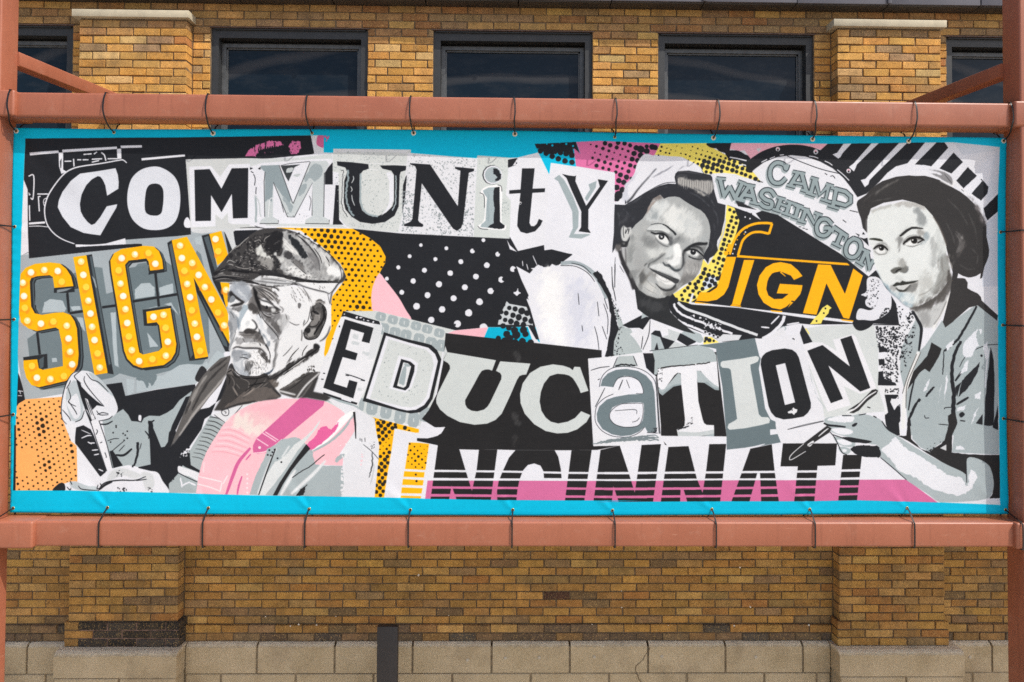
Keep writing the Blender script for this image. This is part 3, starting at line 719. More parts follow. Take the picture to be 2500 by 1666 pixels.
def art_city():
    tile(*TM)
    P(WHT, '330,1112 340,935 560,930 742,935 918,932 1092,938 1465,938 1627,938 1820,935 1905,935 2095,898 2352,880 2352,1232 300,1232')
    P(HOT, '250,1230 2352,1226 2352,1440 225,1420')
    tile(*TN)
    P(WHT, '0,940 245,892 640,880 905,925 1105,880 1270,808 1272,936 1500,925 1705,882 1810,872 2352,872 2400,1226 0,1230')
    P(HOT, '0,1228 2352,1224 2352,1440 0,1440')
    tile(*TO)
    P(WHT, '640,872 700,985 880,1000 1060,1010 1310,1222 640,1224')
    P(HOT, '640,1224 1310,1222 1610,1442 640,1440')
    tile(*TN)
    P(WHT, '620,800 1270,808 1270,880 905,925 900,900 712,908')
    P(WHT, '630,850 690,912 712,910 640,880')
    BK = (37, 37, 39)
    tile(*TM)
    P(BK, '350,885 555,932 612,1125 675,1330 720,1130 742,935 918,932 855,1418 530,1418 480,1278 455,1415 278,1415')
    P(BK, '1092,938 1030,1010 970,1140 930,1240 915,1330 918,1418 1100,1418 1110,1320 1130,1220 1165,1130 1210,1080 1270,1065 1330,1085 1360,1140 1365,1205 1532,1205 1525,1120 1500,1000 1465,938')
    P(BK, '1627,938 1820,935 1750,1420 1565,1420')
    tile(*TN)
    P(BK, '62,935 245,893 330,1150 390,1345 420,1140 455,888 640,880 565,1430 235,1430 185,1280 170,1430 -5,1428')
    P(BK, '712,908 905,900 985,1210 1042,1350 1075,1140 1105,882 1268,880 1210,1436 895,1436 860,1318 830,1318 825,1434 640,1434')
    P(BK, '1500,926 1705,884 1730,1130 1770,1428 1602,1428 1592,1160 1565,1160 1490,1430 1318,1432')
    P(BK, '1812,875 2328,875 2312,1085 2142,1090 2110,1428 1918,1428 1955,1095 1788,1096')
    tile(*TO)
    P(BK, '702,985 882,985 835,1420 655,1420')
    tile(*TM)
    P(WHT, '300,1126 900,1132 1600,1145 2352,1148 2352,1168 1600,1165 900,1152 300,1148')
    P(WHT, '290,1204 900,1208 1600,1212 2352,1216 2352,1232 300,1230')
    P(HOT, '285,1285 2352,1298 2352,1320 285,1308')
    P(HOT, '275,1358 2352,1376 2352,1398 275,1384')
    tile(*TN)
    P(WHT, '100,1146 1200,1142 2352,1130 2352,1152 1200,1164 100,1168')
    P(WHT, '100,1216 2352,1206 2352,1226 100,1232')
    P(HOT, '100,1296 1200,1294 2352,1278 2352,1300 1200,1318 100,1320')
    P(HOT, '100,1374 1200,1368 2352,1352 2352,1378 1200,1392 100,1396')
    tile(*TO)
    P(WHT, '500,1128 885,1120 885,1144 500,1150'); P(WHT, '500,1206 885,1198 885,1222 500,1226')
    P(HOT, '500,1280 860,1276 860,1296 500,1302'); P(HOT, '500,1356 860,1350 860,1370 500,1380')
    # orange C and bars
    tile(*TL)
    P(ORG, '1880,625 2325,738 2322,770 2290,772 2090,730 2060,950 2020,1180 1990,1392 1883,1390 1915,1150 1945,900 1910,740')
    clip('1880,625 2325,738 2322,770 2090,730 2060,950 2020,1180 1990,1392 1883,1390 1915,1150 1945,900 1910,740')
    D((40, 38, 34), None, '1895,650,14 1932,680,20 1985,672,20 1960,640,18 1960,708,20 2030,700,20 2000,735,20 2070,728,20 2052,680,16 2097,695,16 2190,725,20 2228,755,14 1935,745,20 1975,770,20 2040,765,18 1940,808,20 2010,803,18 1980,835,18 2035,830,6 2065,795,7 1948,872,18 2008,865,5 2042,893,10 1980,900,5 2015,928,12 1950,932,7 1988,968,14 2040,960,18 1955,1000,17 2022,1000,18 1998,1030,20 1965,1068,20 2025,1060,18 1938,1105,19 1998,1098,20 1968,1132,20 2005,1168,20 1938,1172,19 1975,1203,18 1948,1240,20 2000,1240,18 1980,1265,20 1915,1275,18 1950,1300,20 1915,1338,20 1982,1332,18 1955,1370,18 2100,720,18')
    clip()
    tile(*TM)
    P(ORG, '72,865 170,868 265,880 230,1128 35,1118')
    for s in ('28,1140 222,1150 215,1200 20,1192', '15,1215 213,1226 205,1276 8,1270', '4,1295 202,1303 192,1353 -2,1350', '-4,1374 188,1380 184,1402 -8,1398'):
        P(ORG, s)
    D((40, 38, 34), None, '80,878,9 125,905,8 182,900,5 248,905,4 88,940,11 155,943,8 218,930,4 250,962,4 125,975,10 192,970,8 63,983,8 163,1000,13 228,998,5 100,1013,8 198,1027,11 133,1040,12 65,1045,6 232,1060,9 100,1073,7 168,1072,8 135,1100,8 200,1103,8 138,1172,10 145,1235,11')
    L((36, 38, 42), 20, '150,835 250,850 350,880', smooth=True)
def art_marquee():
    tile(*TF)
    P((164, 174, 180), '115,250 200,240 200,280 1280,165 1280,140 1125,140 1120,100 1745,55 1745,10 2160,-5 2200,300 2150,1100 1760,1490 1420,1530 1120,1600 950,1500 160,1640 95,1200 105,870')
    P((205, 209, 212), '1745,10 2165,-5 2200,150 2140,200 2060,20 1850,40 1760,30')
    P((113, 127, 133), '250,460 600,430 840,360 900,370 940,620 1000,600 1240,330 1480,290 1580,360 1640,820 1800,200 1840,240 1900,480 1930,1180 1860,1290 1640,1330 1370,1400 1210,1420 1070,1380 1000,1420 560,1510 320,1540 280,1500 220,1300 190,1050 290,980 250,620')
    for s in ('350,700 400,670 520,680 560,760 545,790 330,800', '600,740 690,735 700,770 620,780', '1210,580 1270,520 1350,515 1400,560 1400,640 1210,670', '1440,560 1500,540 1570,520 1580,610 1450,640', '1250,760 1300,700 1430,700 1430,740 1260,780',
              '1450,700 1540,670 1640,840 1560,740', '1330,990 1440,1120 1355,1130', '425,1230 470,1230 475,1265 430,1270', '980,800 1030,795 1040,1100 1060,1320 1020,1300', '1780,80 1860,60 1840,150 1790,140', '1940,1240 2000,1160 2060,1190 2090,1260 1900,1330', '1480,1400 1640,1300 1720,1290 1860,1300 1900,1260 1920,1300 1800,1480 1420,1530 1230,1560 1230,1440', '1130,1430 1210,1440 1200,1560 1140,1600', '660,840 720,850 740,980 700,930', '1680,1470 1740,1415 1790,1450 1760,1480'):
        P((176, 188, 194), s, j=2.5)
    S((113, 127, 133), '1240,1400 1300,1380 1420,1400 1380,1500 1350,1470 1330,1520 1290,1460 1230,1440', j=5)
    S((47, 47, 50), '1800,1390 1850,1310 1900,1350 1880,1400 1830,1460 1790,1440')
    LL((40, 42, 46), 24, '568,600 585,800', '590,805 720,785', '900,748 1035,730', '1405,410 1440,740', '1190,692 1620,622', '285,985 310,1200', smooth=False)
    D1, D2, FACE = (42, 45, 49), (80, 92, 98), (255, 184, 16)
    SF = '120,430 170,370 260,332 400,318 500,330 560,380 605,450 628,545 445,562 430,460 400,440 280,450 225,465 210,500 215,600 225,740 260,805 330,820 450,800 530,795 600,820 640,880 662,950 680,1200 670,1300 620,1390 560,1450 300,1512 230,1490 180,1420 155,1320 155,1255 285,1245 300,1330 340,1345 530,1310 520,1100 490,960 460,940 280,975 200,950 130,890 108,800 112,560'
    GF = '985,400 975,300 1010,230 1080,190 1290,158 1390,165 1440,210 1470,290 1480,380 1355,397 1340,310 1320,280 1150,300 1115,340 1150,560 1240,1100 1255,1180 1290,1200 1440,1165 1475,1130 1445,920 1420,890 1330,902 1320,790 1550,755 1610,1100 1600,1180 1560,1250 1490,1300 1280,1328 1200,1300 1140,1240 1110,1160 1040,720'
    for dx, dy, c in ((48, 22, D1), (36, 14, D2), (24, 8, D1), (10, 4, D1)):
        P(c, _pts(SF) + (dx, dy))
    P(D1, '440,565 635,540 640,600 440,622'); P((130, 140, 145), '470,580 620,560 560,590 470,610')
    P(D1, '150,1225 380,1192 385,1330 300,1340 290,1245 155,1258'); P(D2, '300,1250 350,1215 345,1320 310,1335')
    for dx, dy, c in ((-14, 10, D1), (36, 24, D1), (28, 14, D2), (14, 8, D1), (-6, 20, D1)):
        P(c, _pts(GF) + (dx, dy))
    P((107, 121, 127), '1150,370 1345,340 1330,430 1410,425 1560,700 1290,770 1310,920 1430,920 1460,1130 1290,1165'); P((107, 121, 127), '270,500 420,470 440,610 560,610 590,790 340,800 260,720')
    LL((40, 42, 46), 24, '1405,420 1440,740', '1190,692 1620,622', '568,620 585,790', smooth=False)
    for s in ('1210,580 1270,520 1350,515 1400,560 1400,640 1210,670', '350,700 400,670 520,680 560,760 545,790 330,800', '1440,560 1500,540 1570,520 1580,610 1450,640', '1330,990 1440,1120 1355,1130'):
        P((176, 188, 194), s, j=2.5)
    P(D1, '1340,410 1490,385 1490,412 1370,428 1340,436'); P(D1, '1285,770 1560,732 1560,757 1320,790 1330,902 1420,895 1420,925 1300,925')
    P(FACE, SF); P(FACE, GF)
    P(D1, '745,250 802,240 1012,1390 950,1378'); P(D2, '780,262 800,256 985,1290 965,1300'); P((150, 160, 165), '800,440 830,480 850,560 840,560')
    P(FACE, '625,268 750,250 955,1375 830,1395')
    P(D1, '1518,130 1565,100 1792,1240 1735,1262'); P(D2, '1535,150 1560,130 1770,1200 1745,1235'); P(D1, '1790,1240 1915,1218 1910,1240 1740,1262')
    P(D1, '1845,60 1920,42 2090,760 1960,500'); P(D2, '1868,80 1910,60 2050,560 2000,470')
    P(D1, '1770,460 2120,1100 2120,1170 2080,1172 1800,600'); P(D2, '1830,620 2090,1080 2100,1130 2060,1110')
    P(FACE, '1560,105 1705,70 2118,820 2118,1098 1770,460 1915,1220 1790,1240')
    P(FACE, '1920,45 2035,15 2105,262 2000,345'); P(FACE, '2028,508 2120,515 2120,700 2085,752')
    P(D1, '2062,20 2080,50 2145,205 2110,250')
    B = ('220,413 348,390 477,400 515,503 143,512 155,640 165,752 190,875 320,903 438,883 565,923 583,1045 598,1172 617,1293 538,1405 410,1432 282,1420 235,1308 700,310 722,437 748,553 770,683 790,807 806,933 830,1060 860,1188 880,1323 '
         '1405,330 1340,227 1210,240 1083,277 1055,393 1073,520 1100,640 1123,765 1140,897 1155,1027 1184,1157 1253,1262 1380,1243 1510,1210 1528,1077 1506,943 1486,818 1390,838 '
         '1640,155 1658,275 1683,397 1710,523 1738,650 1756,775 1785,903 1806,1030 1836,1165 1757,322 1820,437 1880,553 1943,672 2008,797 2068,920 1980,93 2007,210 2085,580')
    bp = _pts(B)
    for i, (x, y) in enumerate(bp):
        S((255, 150, 42), [(x + a * 46 + NPR.uniform(-10, 10), y + b * 40 + NPR.uniform(-10, 10) + 14) for a, b in ((1, 0), (.6, .8), (-.3, 1), (-1, .2), (-.6, -.7), (.4, -.9))], f=3, a=.75)
    for i, (x, y) in enumerate(bp):
        k = (i * 7 + 3) % 11
        D((255, 214, 74) if k < 3 else (252, 240, 214) if k < 7 else (253, 228, 150), 32, [(x, y)], jit=.02)
        if k >= 3:
            S((255, 250, 240), [(x - 8, y - 20), (x + 14, y - 16), (x + 14, y + 6), (x - 8, y + 4)], f=2)


def art_peach():
    tile(*TK)
    P(PCH, '75,700 90,515 110,485 160,452 520,428 540,690 600,850 655,900 662,1240 500,1262 425,1325 60,1328')
    reg = '78,700 92,520 200,470 520,432 545,690 600,850 650,900 658,1235 500,1250 425,1318 66,1320'
    halftone((46, 36, 26), reg, 52, .95, lambda x, y: max(21 * math.exp(-((x - 320) ** 2 / 9000. + (y - 700) ** 2 / 30000.)), 19 * math.exp(-((x - 370) ** 2 + (y - 1075) ** 2) / 11000.), 18 * math.exp(-((x - 600) ** 2 / 1800. + (y - 960) ** 2 / 30000.)), 15 * math.exp(-((x - 90) ** 2 / 3500. + (y - 750) ** 2 / 60000.)), 13 * math.exp(-((x - 90) ** 2 / 6000. + (y - 1260) ** 2 / 9000.)), 9.0) + NPR.uniform(-1.5, 1.5) if not (90 < x < 250 and 930 < y < 1180) else 0)
    P(BLK, '95,180 120,240 150,350 168,455 108,490 88,520 90,300')
    LL(WHT, 7, '100,370 150,375', '100,415 140,418', '118,365 125,400')


def art_man_body():
    tile(*TK)
    P(BLK, '940,310 1090,290 1122,420 1420,360 1790,308 1800,420 1700,560 1600,720 1640,1000 1700,1100 1600,1200 1550,1345 1500,1330 1420,1150 1250,1110 1000,560')
    P(GRY, '900,650 1010,600 1100,545 1150,600 1180,660 1240,665 1275,675 1300,630 1350,608 1450,612 1520,580 1580,540 1640,460 1760,370 1700,560 1540,770 1530,860 1500,905 1465,912 1420,800 1390,730 1350,720 1365,1075 1250,1100 1150,1080 1000,1112 930,820')
    S(WHT, '1250,605 1275,610 1270,660 1248,650')
    L(BLK, 40, '1360,655 1370,760 1400,900 1440,1000', w2=70, j=3)
    LL(BLK, 14, '1310,755 1345,800 1345,830', '1360,680 1400,650', taper=.6)
    L(BLK, 26, '1240,865 1240,950 1220,1050 1190,1100', j=4, w2=16)
    LL(BLK, 7, '950,850 1010,830 1060,828', '1110,850 1050,900 980,960', '1115,890 1060,950', '1275,870 1260,930', '1000,960 1040,1020 1090,1080', taper=.4)
    L(BLK, 22, '1030,985 1110,985 1185,925', taper=.4)
    P(BLK, '970,950 1000,940 1100,1085 1010,1110')
    D(BLK, 8, '1033,705 1033,720 1005,772 1100,780 1140,757 1120,795 1110,845 1140,825 980,862')
    # hand at the brush
    S((224, 227, 234), '620,200 700,178 790,188 860,240 930,310 1000,400 1050,540 1000,620 900,660 790,680 700,680 560,688 520,640 510,540 525,420 560,300')
    S((186, 196, 202), '640,270 690,330 700,420 720,520 700,640 640,660 600,640 560,500 560,380 600,300')
    S((224, 227, 234), '620,420 660,400 690,500 690,600 640,640 590,560 560,480 590,440')
    S((186, 196, 202), '780,195 860,235 940,320 1010,420 960,390 860,300 790,230')
    P(BLK, '655,265 690,285 705,330 770,400 850,470 920,520 850,510 800,560 840,640 800,650 760,560 740,540 800,650 830,760 790,690 740,560 700,440 680,360')
    LL(BLK, 8, '560,690 520,640 510,540 525,420 560,300 620,205 700,180', '690,185 650,215 640,240 700,300', '735,230 730,270 760,330 830,420 920,520', '750,200 800,260 870,290 960,380', '575,340 600,430 580,480 650,520', '580,470 640,560 660,600', '520,550 580,620 600,660', '730,560 700,640 640,670', '870,660 960,640 1000,610', '850,600 900,580 960,590', '845,560 880,600 960,600', '560,350 590,300 600,270', taper=.5)
    L(BLK, 14, '870,690 940,690 1000,660', taper=.6)
    S((226, 228, 234), '565,690 640,690 660,760 640,830 610,860 585,800 570,740')
    P(BLK, '650,722 720,700 790,740 820,800 940,1130 930,1165 880,1192 640,872 640,820')
    LL(WHT, 12, '700,825 760,800 800,800', '790,870 830,870', '800,940 860,935', '820,985 870,975', '865,1120 910,1140', '760,860 800,880', taper=.5)
    LL(WHT, 8, '700,745 790,785', taper=.6)
    P((228, 230, 236), '785,660 865,655 940,880 1000,1110 945,1142 910,1030 850,860')
    LL(BLK, 7, '785,655 850,860 945,1140', '868,655 940,870 1000,1110', '845,740 855,760 840,790', '880,870 900,860', '925,960 940,1000 935,1010')
    P((226, 228, 234), '735,440 760,450 810,560 830,640 800,650')
    LL(BLK, 6, '745,450 800,600', '770,480 820,610', taper=.4)
    P((226, 228, 235), '655,890 880,1192 860,1270 664,1245')
    # lower hand
    S((224, 226, 233), '548,1262 600,1240 660,1240 720,1270 820,1270 880,1200 950,1142 1080,1105 1250,1118 1330,1135 1430,1150 1480,1230 1545,1340 1400,1360 800,1340 560,1330')
    S((186, 196, 201), '590,1240 660,1245 760,1280 850,1290 830,1325 680,1320 600,1290')
    S((205, 209, 212), '1080,1110 1200,1140 1280,1180 1210,1210 1100,1180 1020,1210 950,1230 980,1150', f=1)
    S((205, 209, 212), '1280,1150 1380,1170 1400,1280 1330,1320 1290,1230', f=1)
    L(BLK, 12, '860,1330 900,1270 960,1240 1080,1225 1220,1225 1320,1190', taper=.6)
    LL(BLK, 9, '560,1290 590,1320 600,1300', '590,1230 610,1270', '670,1280 700,1310 780,1320 860,1325', '860,1270 850,1310 880,1300', '880,1255 900,1290', '1230,1230 1330,1215', taper=.5)
    L(BLK, 22, '870,1320 930,1270 1000,1240', taper=.7)
    speckle(BLK, '1040,1130 1110,1130 1080,1220 1030,1200', 14, 6, 13)
    speckle(BLK, '1040,1290 1150,1290 1140,1340 1040,1340', 14, 6, 13)
    speckle(BLK, '1340,1290 1385,1290 1385,1340 1340,1340', 9, 6, 11)
    S(BLK, '425,1325 470,1270 510,1250 540,1270 535,1330')
    # dark coat and knitted sleeve
    P((166, 177, 180), '1935,600 2085,690 1990,840 1880,1040 1820,1345 1545,1345 1540,1260 1640,1150 1730,960 1880,700')
    P(BLK, '2090,230 2075,420 1925,530 1780,560 1700,640 1560,900 1480,920 1600,1180 1620,1060 1660,960 1740,900 1850,740 1880,640 1940,600')
    for k in range(11):
        y = 620 + 38 * k
        L((52, 54, 57), 9 - .4 * k, '%d,%d %d,%d %d,%d' % (1930 - 17 * k, y, 2000 - 17 * k, y + 12, 2080 - 20 * k, y + 58 - 2 * k), taper=.5)
    speckle(BLK, '1640,940 1740,890 1740,1100 1640,1060', 40, 8, 22)
    P(BLK, '1650,1010 1740,990 1750,1080 1850,1140 1850,1160 1700,1100 1640,1060')
    S((222, 224, 229), '1630,1090 1700,1110 1830,1160 1820,1230 1740,1190 1640,1160')
    L(BLK, 8, '1625,1150 1700,1190 1810,1240')
    LL(WHT, 16, '1650,1200 1670,1290', '1740,1250 1800,1270', '1660,1280 1740,1240', j=4, taper=.5)
    speckle(BLK, '1530,1180 1620,1150 1600,1210 1540,1260', 18, 6, 16)
    # white shirt front
    P((222, 224, 228), '1960,600 2050,560 2250,490 2352,470 2352,620 2100,720 2085,690')
    LL(BLK, 6, '1970,600 2080,680', '2100,660 2170,590 2240,510', '2055,548 2085,535 2110,560 2105,600 2075,610 2045,590 2045,560 2060,545', '2065,570 2085,575 2078,590', taper=.3)
    # lapel painted with dry brush
    P((96, 94, 93), '2135,30 2120,90 2085,205 2040,300 1930,425 1830,560 1720,660 1640,780 1555,912 1610,760 1690,560 1740,420 1800,320 1860,230 1930,150 2030,60')
    LL((150, 148, 146), 26, '2100,200 1950,380 1800,560 1640,800', '1900,220 1800,380 1720,560', f=2, taper=.8, a=.8)
    LL((52, 51, 52), 24, '2110,90 1960,230 1840,400 1760,560', '2090,60 1930,180', '1750,470 1690,600', f=2, taper=.8, a=.85)
    LL((175, 172, 170), 12, '2070,240 1900,440 1740,650 1580,880', f=1, taper=.8)
    P(BLK, '1700,430 1740,420 1690,560 1610,740 1540,800 1570,700')


def art_pink():
    tile(*TL)
    P((222, 224, 230), '1330,380 1430,440 1610,590 1600,1390 1900,1390 1940,1000 1900,640 1700,520 1560,480')
    PK = '195,1362 215,1190 250,1060 290,960 340,870 400,775 450,695 520,620 600,560 700,505 780,478 900,452 1050,446 1185,450 1420,472 1500,510 1570,550 1612,590 1600,640 1700,610 1705,760 1640,860 1560,980 1600,1000 1592,1088 1330,1078 1000,1100 850,1000 700,1366'
    P((243, 191, 201), PK)
    clip(PK)
    S((236, 222, 217), '500,660 600,600 760,580 900,620 930,660 860,730 780,790 700,800 600,740', f=14)
    S((238, 178, 190), '900,452 1185,450 1000,600 850,700 780,700 700,600', f=20, a=.6)
    for k in range(10):
        y = 720 + 26 * k
        L((228, 160, 174) if k % 2 else (252, 214, 220), 7, '%d,%d %d,%d %d,%d' % (450 - 12 * k, y, 560 - 10 * k, y + 4, 720 - 8 * k, y + 90 - 4 * k), taper=.6)
    LL((252, 226, 230), 12, '220,1190 330,1215 440,1240', '200,1260 320,1290 420,1330', '440,1250 420,1340', '495,1180 450,1260', taper=.4)
    LL((252, 226, 230), 9, '270,1050 262,1150', f=1)
    D((250, 222, 227), 10, '680,1170 682,1212 680,1258 680,1300 682,1345')
    clip()
    S((240, 242, 243), '1560,640 1690,560 1690,600 1600,700 1480,830 1390,900 1310,945 1280,930 1400,860 1500,760')
    MG = (208, 101, 153)
    P(MG, '1190,433 1418,470 1405,515 960,885 900,940 850,966 780,976 740,970 732,930 735,890 770,822 850,750 960,650')
    LL((240, 196, 214), 11, '825,775 955,858', '850,765 975,845', '770,830 880,900', smooth=False)
    D((240, 214, 224), 14, '797,915')
    L((246, 205, 214), 14, '740,968 850,955 950,890 1010,835', taper=.5)
    L(MG, 34, '710,918 600,1050 545,1180 480,1364', taper=.5)
    L(MG, 14, '715,975 665,1035', taper=.7); L(MG, 20, '630,1188 600,1280 585,1364', taper=.5)
    # grey folds
    P(GRY, '1172,823 1080,825 1000,840 950,890 870,925 850,1000 800,1100 760,1180 700,1366 1592,1392 1605,1240 1592,1090 1440,1090 1335,1078 1305,1000 1310,955 1240,882', j=3)
    S((222, 100, 156), '1420,710 1480,740 1552,672 1530,740 1480,800 1370,890 1275,940 1245,890 1330,810 1360,750', j=5)
    P((214, 219, 221), '1200,840 1300,750 1385,640 1352,720 1230,865 1150,960 1060,1100 950,1250 850,1372 790,1372 860,1180 950,1040 1080,920', j=2)
    S((170, 182, 186), '940,900 1060,830 1160,830 1050,980 950,1050 900,1010')
    LL((232, 235, 238), 11, '960,920 900,1040 840,1190 780,1360', '1080,900 1010,1010', f=1)
    P((40, 41, 44), '1243,883 1282,925 1180,1040 1100,1140 1020,1270 968,1372 925,1372 990,1250 1080,1110 1150,1010')
    LL((40, 41, 44), 13, '950,925 880,1110 790,1368', taper=.4)
    L(GRY, 26, '1700,600 1600,740 1470,860 1310,950', taper=.5)
    LL((224, 228, 231), 34, '1430,1040 1310,1170 1200,1270 1100,1360', '1140,1130 1060,1260 1000,1370', f=1, taper=.6)
    L((40, 41, 44), 8, '1110,1205 1200,1140 1280,1095 1420,980', j=2)
    P((40, 41, 44), '1148,1374 1190,1310 1255,1263 1225,1330 1235,1340 1205,1376', j=4)
    D(BLK, 9, '890,940 920,960 875,985 905,990 968,1018 1005,1055 940,935')
    S((240, 190, 200), '1680,640 1700,690 1650,800 1560,960 1420,970 1330,960 1500,850 1620,740', j=3)
    L((168, 180, 184), 40, '1530,1050 1560,1010 1610,985', j=4, taper=.5)
    speckle((232, 236, 238), '1560,900 1680,820 1640,1000 1590,1010', 30, 5, 14)
    speckle((226, 228, 233), '1580,1100 1620,1100 1620,1385 1570,1385', 40, 8, 20)
    P((42, 42, 44), '1690,575 1712,572 1722,700 1722,830 1714,830 1705,700')
    LL((60, 62, 66), 6, '1790,885 1870,950 1940,1028', '1758,825 1760,850', '1775,830 1778,860', '1805,820 1808,860', taper=.4)
    L((90, 94, 98), 14, '1880,950 1875,1080 1845,1198', j=6, taper=.7)
    speckle((70, 72, 76), '1850,860 1900,860 1900,960 1870,950', 12, 5, 12)
    L((190, 196, 200), 12, '1900,1070 1880,1180 1860,1270', taper=.8)
    speckle((240, 196, 205), '1760,970 1790,980 1780,1120 1760,1100', 10, 6, 12)


def art_man_head():
    FSC[:] = [0.55, 0.95]
    tile(*M2)
    # head and neck, white
    P((229, 231, 234), '395,-240 700,-170 1250,-160 1900,-60 1970,-10 2000,150 2008,350 2005,480 1965,620 1870,730 1880,900 1900,1000 1870,1110 1815,1240 1750,1400 1560,1568 1000,1568 900,1420 960,1262 860,1296 800,1303 620,1303 540,1275 480,1225 430,1110 402,950 400,800 388,620 375,400 368,200')
    G1, G2, DK = (178, 182, 186), (140, 141, 142), (48, 47, 48)
    S(G1, '380,220 440,280 520,360 545,480 505,600 490,700 430,800 402,900 390,620', f=4)
    S((205, 208, 211), '420,420 480,420 500,560 450,700 420,600', f=5)
    S((168, 175, 184), '390,-130 480,-190 600,-190 690,-150 740,-60 735,60 690,120 640,140 560,60 430,-20', f=3)
    S((200, 206, 212), '520,-120 620,-90 690,0 680,90 600,20 530,-40', f=4)
    S((95, 96, 98), '372,-60 400,-30 420,40 440,80 390,120 372,60', f=3)
    L(DK, 22, '400,-30 470,20 560,80 620,120', taper=.6, f=1)
    L(DK, 34, '400,180 470,150 560,140 625,110', taper=.6, f=1)
    S((225, 228, 230), '370,130 430,100 520,110 560,135 470,150 395,175', f=1)
    S((110, 110, 112), '470,190 560,170 610,150 580,240 520,250 460,220', f=3)
    S((168, 182, 192), '600,170 690,180 690,240 630,340 580,460 560,580 530,600 520,470 545,330', f=4)
    S((108, 106, 106), '740,-130 860,-160 960,-70 880,60 900,220 940,360 980,430 860,360 790,300 720,230 690,130', f=5)
    S((135, 133, 132), '850,-170 1000,-140 1130,-30 1190,130 1100,90 980,70 890,40 870,-60', f=5)
    L((36, 36, 38), 36, '800,-120 835,60 870,180 920,330', taper=.6, f=2)
    S((72, 70, 70), '850,140 930,180 1050,220 1150,215 1200,270 1120,300 1020,290 930,270 880,240', f=3)
    L((38, 38, 40), 22, '840,40 920,90 1020,120 1110,185 1215,250', taper=.5, f=1)
    S((235, 237, 239), '905,135 980,145 1060,165 1090,190 1000,185 920,165', f=1)
    S((205, 207, 208), '1060,215 1120,215 1130,270 1080,280 1060,250', f=1)
    D((30, 30, 33), 26, '985,200'); D((232, 234, 236), 7, '970,192')
    L(DK, 12, '920,180 1000,200 1100,200 1190,250', f=1)
    LL((70, 68, 68), 12, '1110,-60 1170,40', '1120,60 1180,160', '1130,-140 1190,-60', '950,-120 1060,-30', '1000,-60 1110,50', '1190,180 1250,230 1230,290', f=1, taper=.6)
    LL((110, 108, 108), 10, '900,-120 1060,60', '860,-60 1000,60', f=1, taper=.6)
    S((128, 128, 130), '890,270 1000,300 1130,290 1215,270 1235,400 1215,560 1195,700 1180,730 1050,570 960,440', f=6)
    S((95, 94, 95), '960,330 1060,340 1160,440 1190,600 1080,520 1000,420', f=8)
    S((200, 202, 204), '1150,420 1210,400 1230,470 1180,490', f=3)
    S((208, 213, 219), '800,320 880,330 940,420 960,520 1080,620 1160,720 1120,740 1000,640 900,560 830,420', f=5)
    S((239, 241, 243), '690,240 730,330 790,420 815,500 800,552 700,545 640,560 600,588 575,545 590,420 630,340', f=2)
    S((215, 219, 222), '660,420 700,410 720,470 680,520 650,480', f=4)
    L((40, 40, 42), 24, '545,600 620,600 660,560 700,550 790,560 830,510 800,440 750,395', taper=.5, f=1)
    S((120, 118, 117), '530,610 640,600 700,570 820,570 870,610 930,720 985,810 900,785 820,745 700,700 640,690 570,650', f=4)
    S((85, 83, 83), '760,600 850,600 900,700 940,770 850,730', f=7)
    L((52, 52, 54), 22, '840,500 880,600 935,730 1000,850 1045,960', taper=.4, f=2)
    L((90, 90, 92), 7, '465,550 492,600 450,720 420,830', taper=.5)
    S((150, 158, 166), '870,560 980,650 1030,760 1020,830 960,720', f=4)
    # mouth and chin
    S((215, 216, 217), '480,820 620,790 800,770 870,760 950,830 1000,880 960,900 850,850 600,840', f=4)
    L((36, 35, 37), 24, '445,865 510,832 620,850 760,852 880,862 950,920 985,960', taper=.6, f=1)
    S((165, 172, 180), '470,900 560,870 640,880 720,920 750,1000 700,1040 640,1020 640,1150 740,1290 560,1285 480,1200 440,1060', f=6)
    S((208, 213, 218), '470,960 560,930 620,990 600,1100 620,1200 560,1230 480,1120', f=8)
    S((92, 90, 88), '660,890 720,930 760,1010 770,1080 790,1110 730,1200 745,1290 660,1190 640,1060 720,1020', f=7)
    S((75, 73, 72), '850,870 930,900 1000,980 1030,1090 960,1060 880,960', f=6)
    L((40, 40, 42), 11, '555,995 640,1005 700,1030', taper=.6)
    speckle((110, 110, 110), '760,880 900,960 1000,1100 800,1250 740,1050', 60, 8, 24, a=.5)
    speckle((240, 241, 242), '740,900 900,960 980,1120 800,1260 740,1100', 40, 8, 24, a=.8)
    L((66, 66, 68), 26, '1130,715 1140,800 1125,900 1110,1030 1095,1160', taper=.7, f=2)
    L((90, 90, 92), 14, '1180,700 1110,740 1090,760', taper=.5, f=1)
    L((80, 90, 104), 20, '1090,1180 1020,1250 930,1265', taper=.6, f=2)
    LL((150, 150, 152), 8, '1245,980 1340,890 1400,815', '1280,300 1310,400 1290,460', '1340,430 1440,480 1510,470', taper=.6, f=1)
    LL((70, 68, 68), 12, '1300,1100 1400,950 1500,850', '1550,980 1570,900 1630,810', '1330,1080 1390,1010', taper=.7)
    # ear
    S((120, 118, 117), '1730,170 1760,110 1830,85 1900,100 1935,140 1880,150 1800,150', f=4)
    S((70, 69, 69), '1720,180 1800,140 1880,160 1930,250 1920,400 1850,560 1780,680 1680,716 1600,690 1570,600 1640,500 1700,400 1690,270', f=2)
    S((128, 126, 125), '1740,260 1830,270 1840,360 1780,470 1700,480 1740,380', f=6)
    S((150, 149, 148), '1690,560 1760,540 1760,620 1700,680 1650,640', f=5)
    L((28, 28, 30), 26, '1870,180 1910,290 1880,420 1800,540 1740,640', taper=.6, f=2)
    S((30, 30, 32), '1730,260 1800,270 1820,310 1760,310', f=2)
    S((35, 35, 37), '1590,560 1660,540 1680,580 1640,610', f=2)
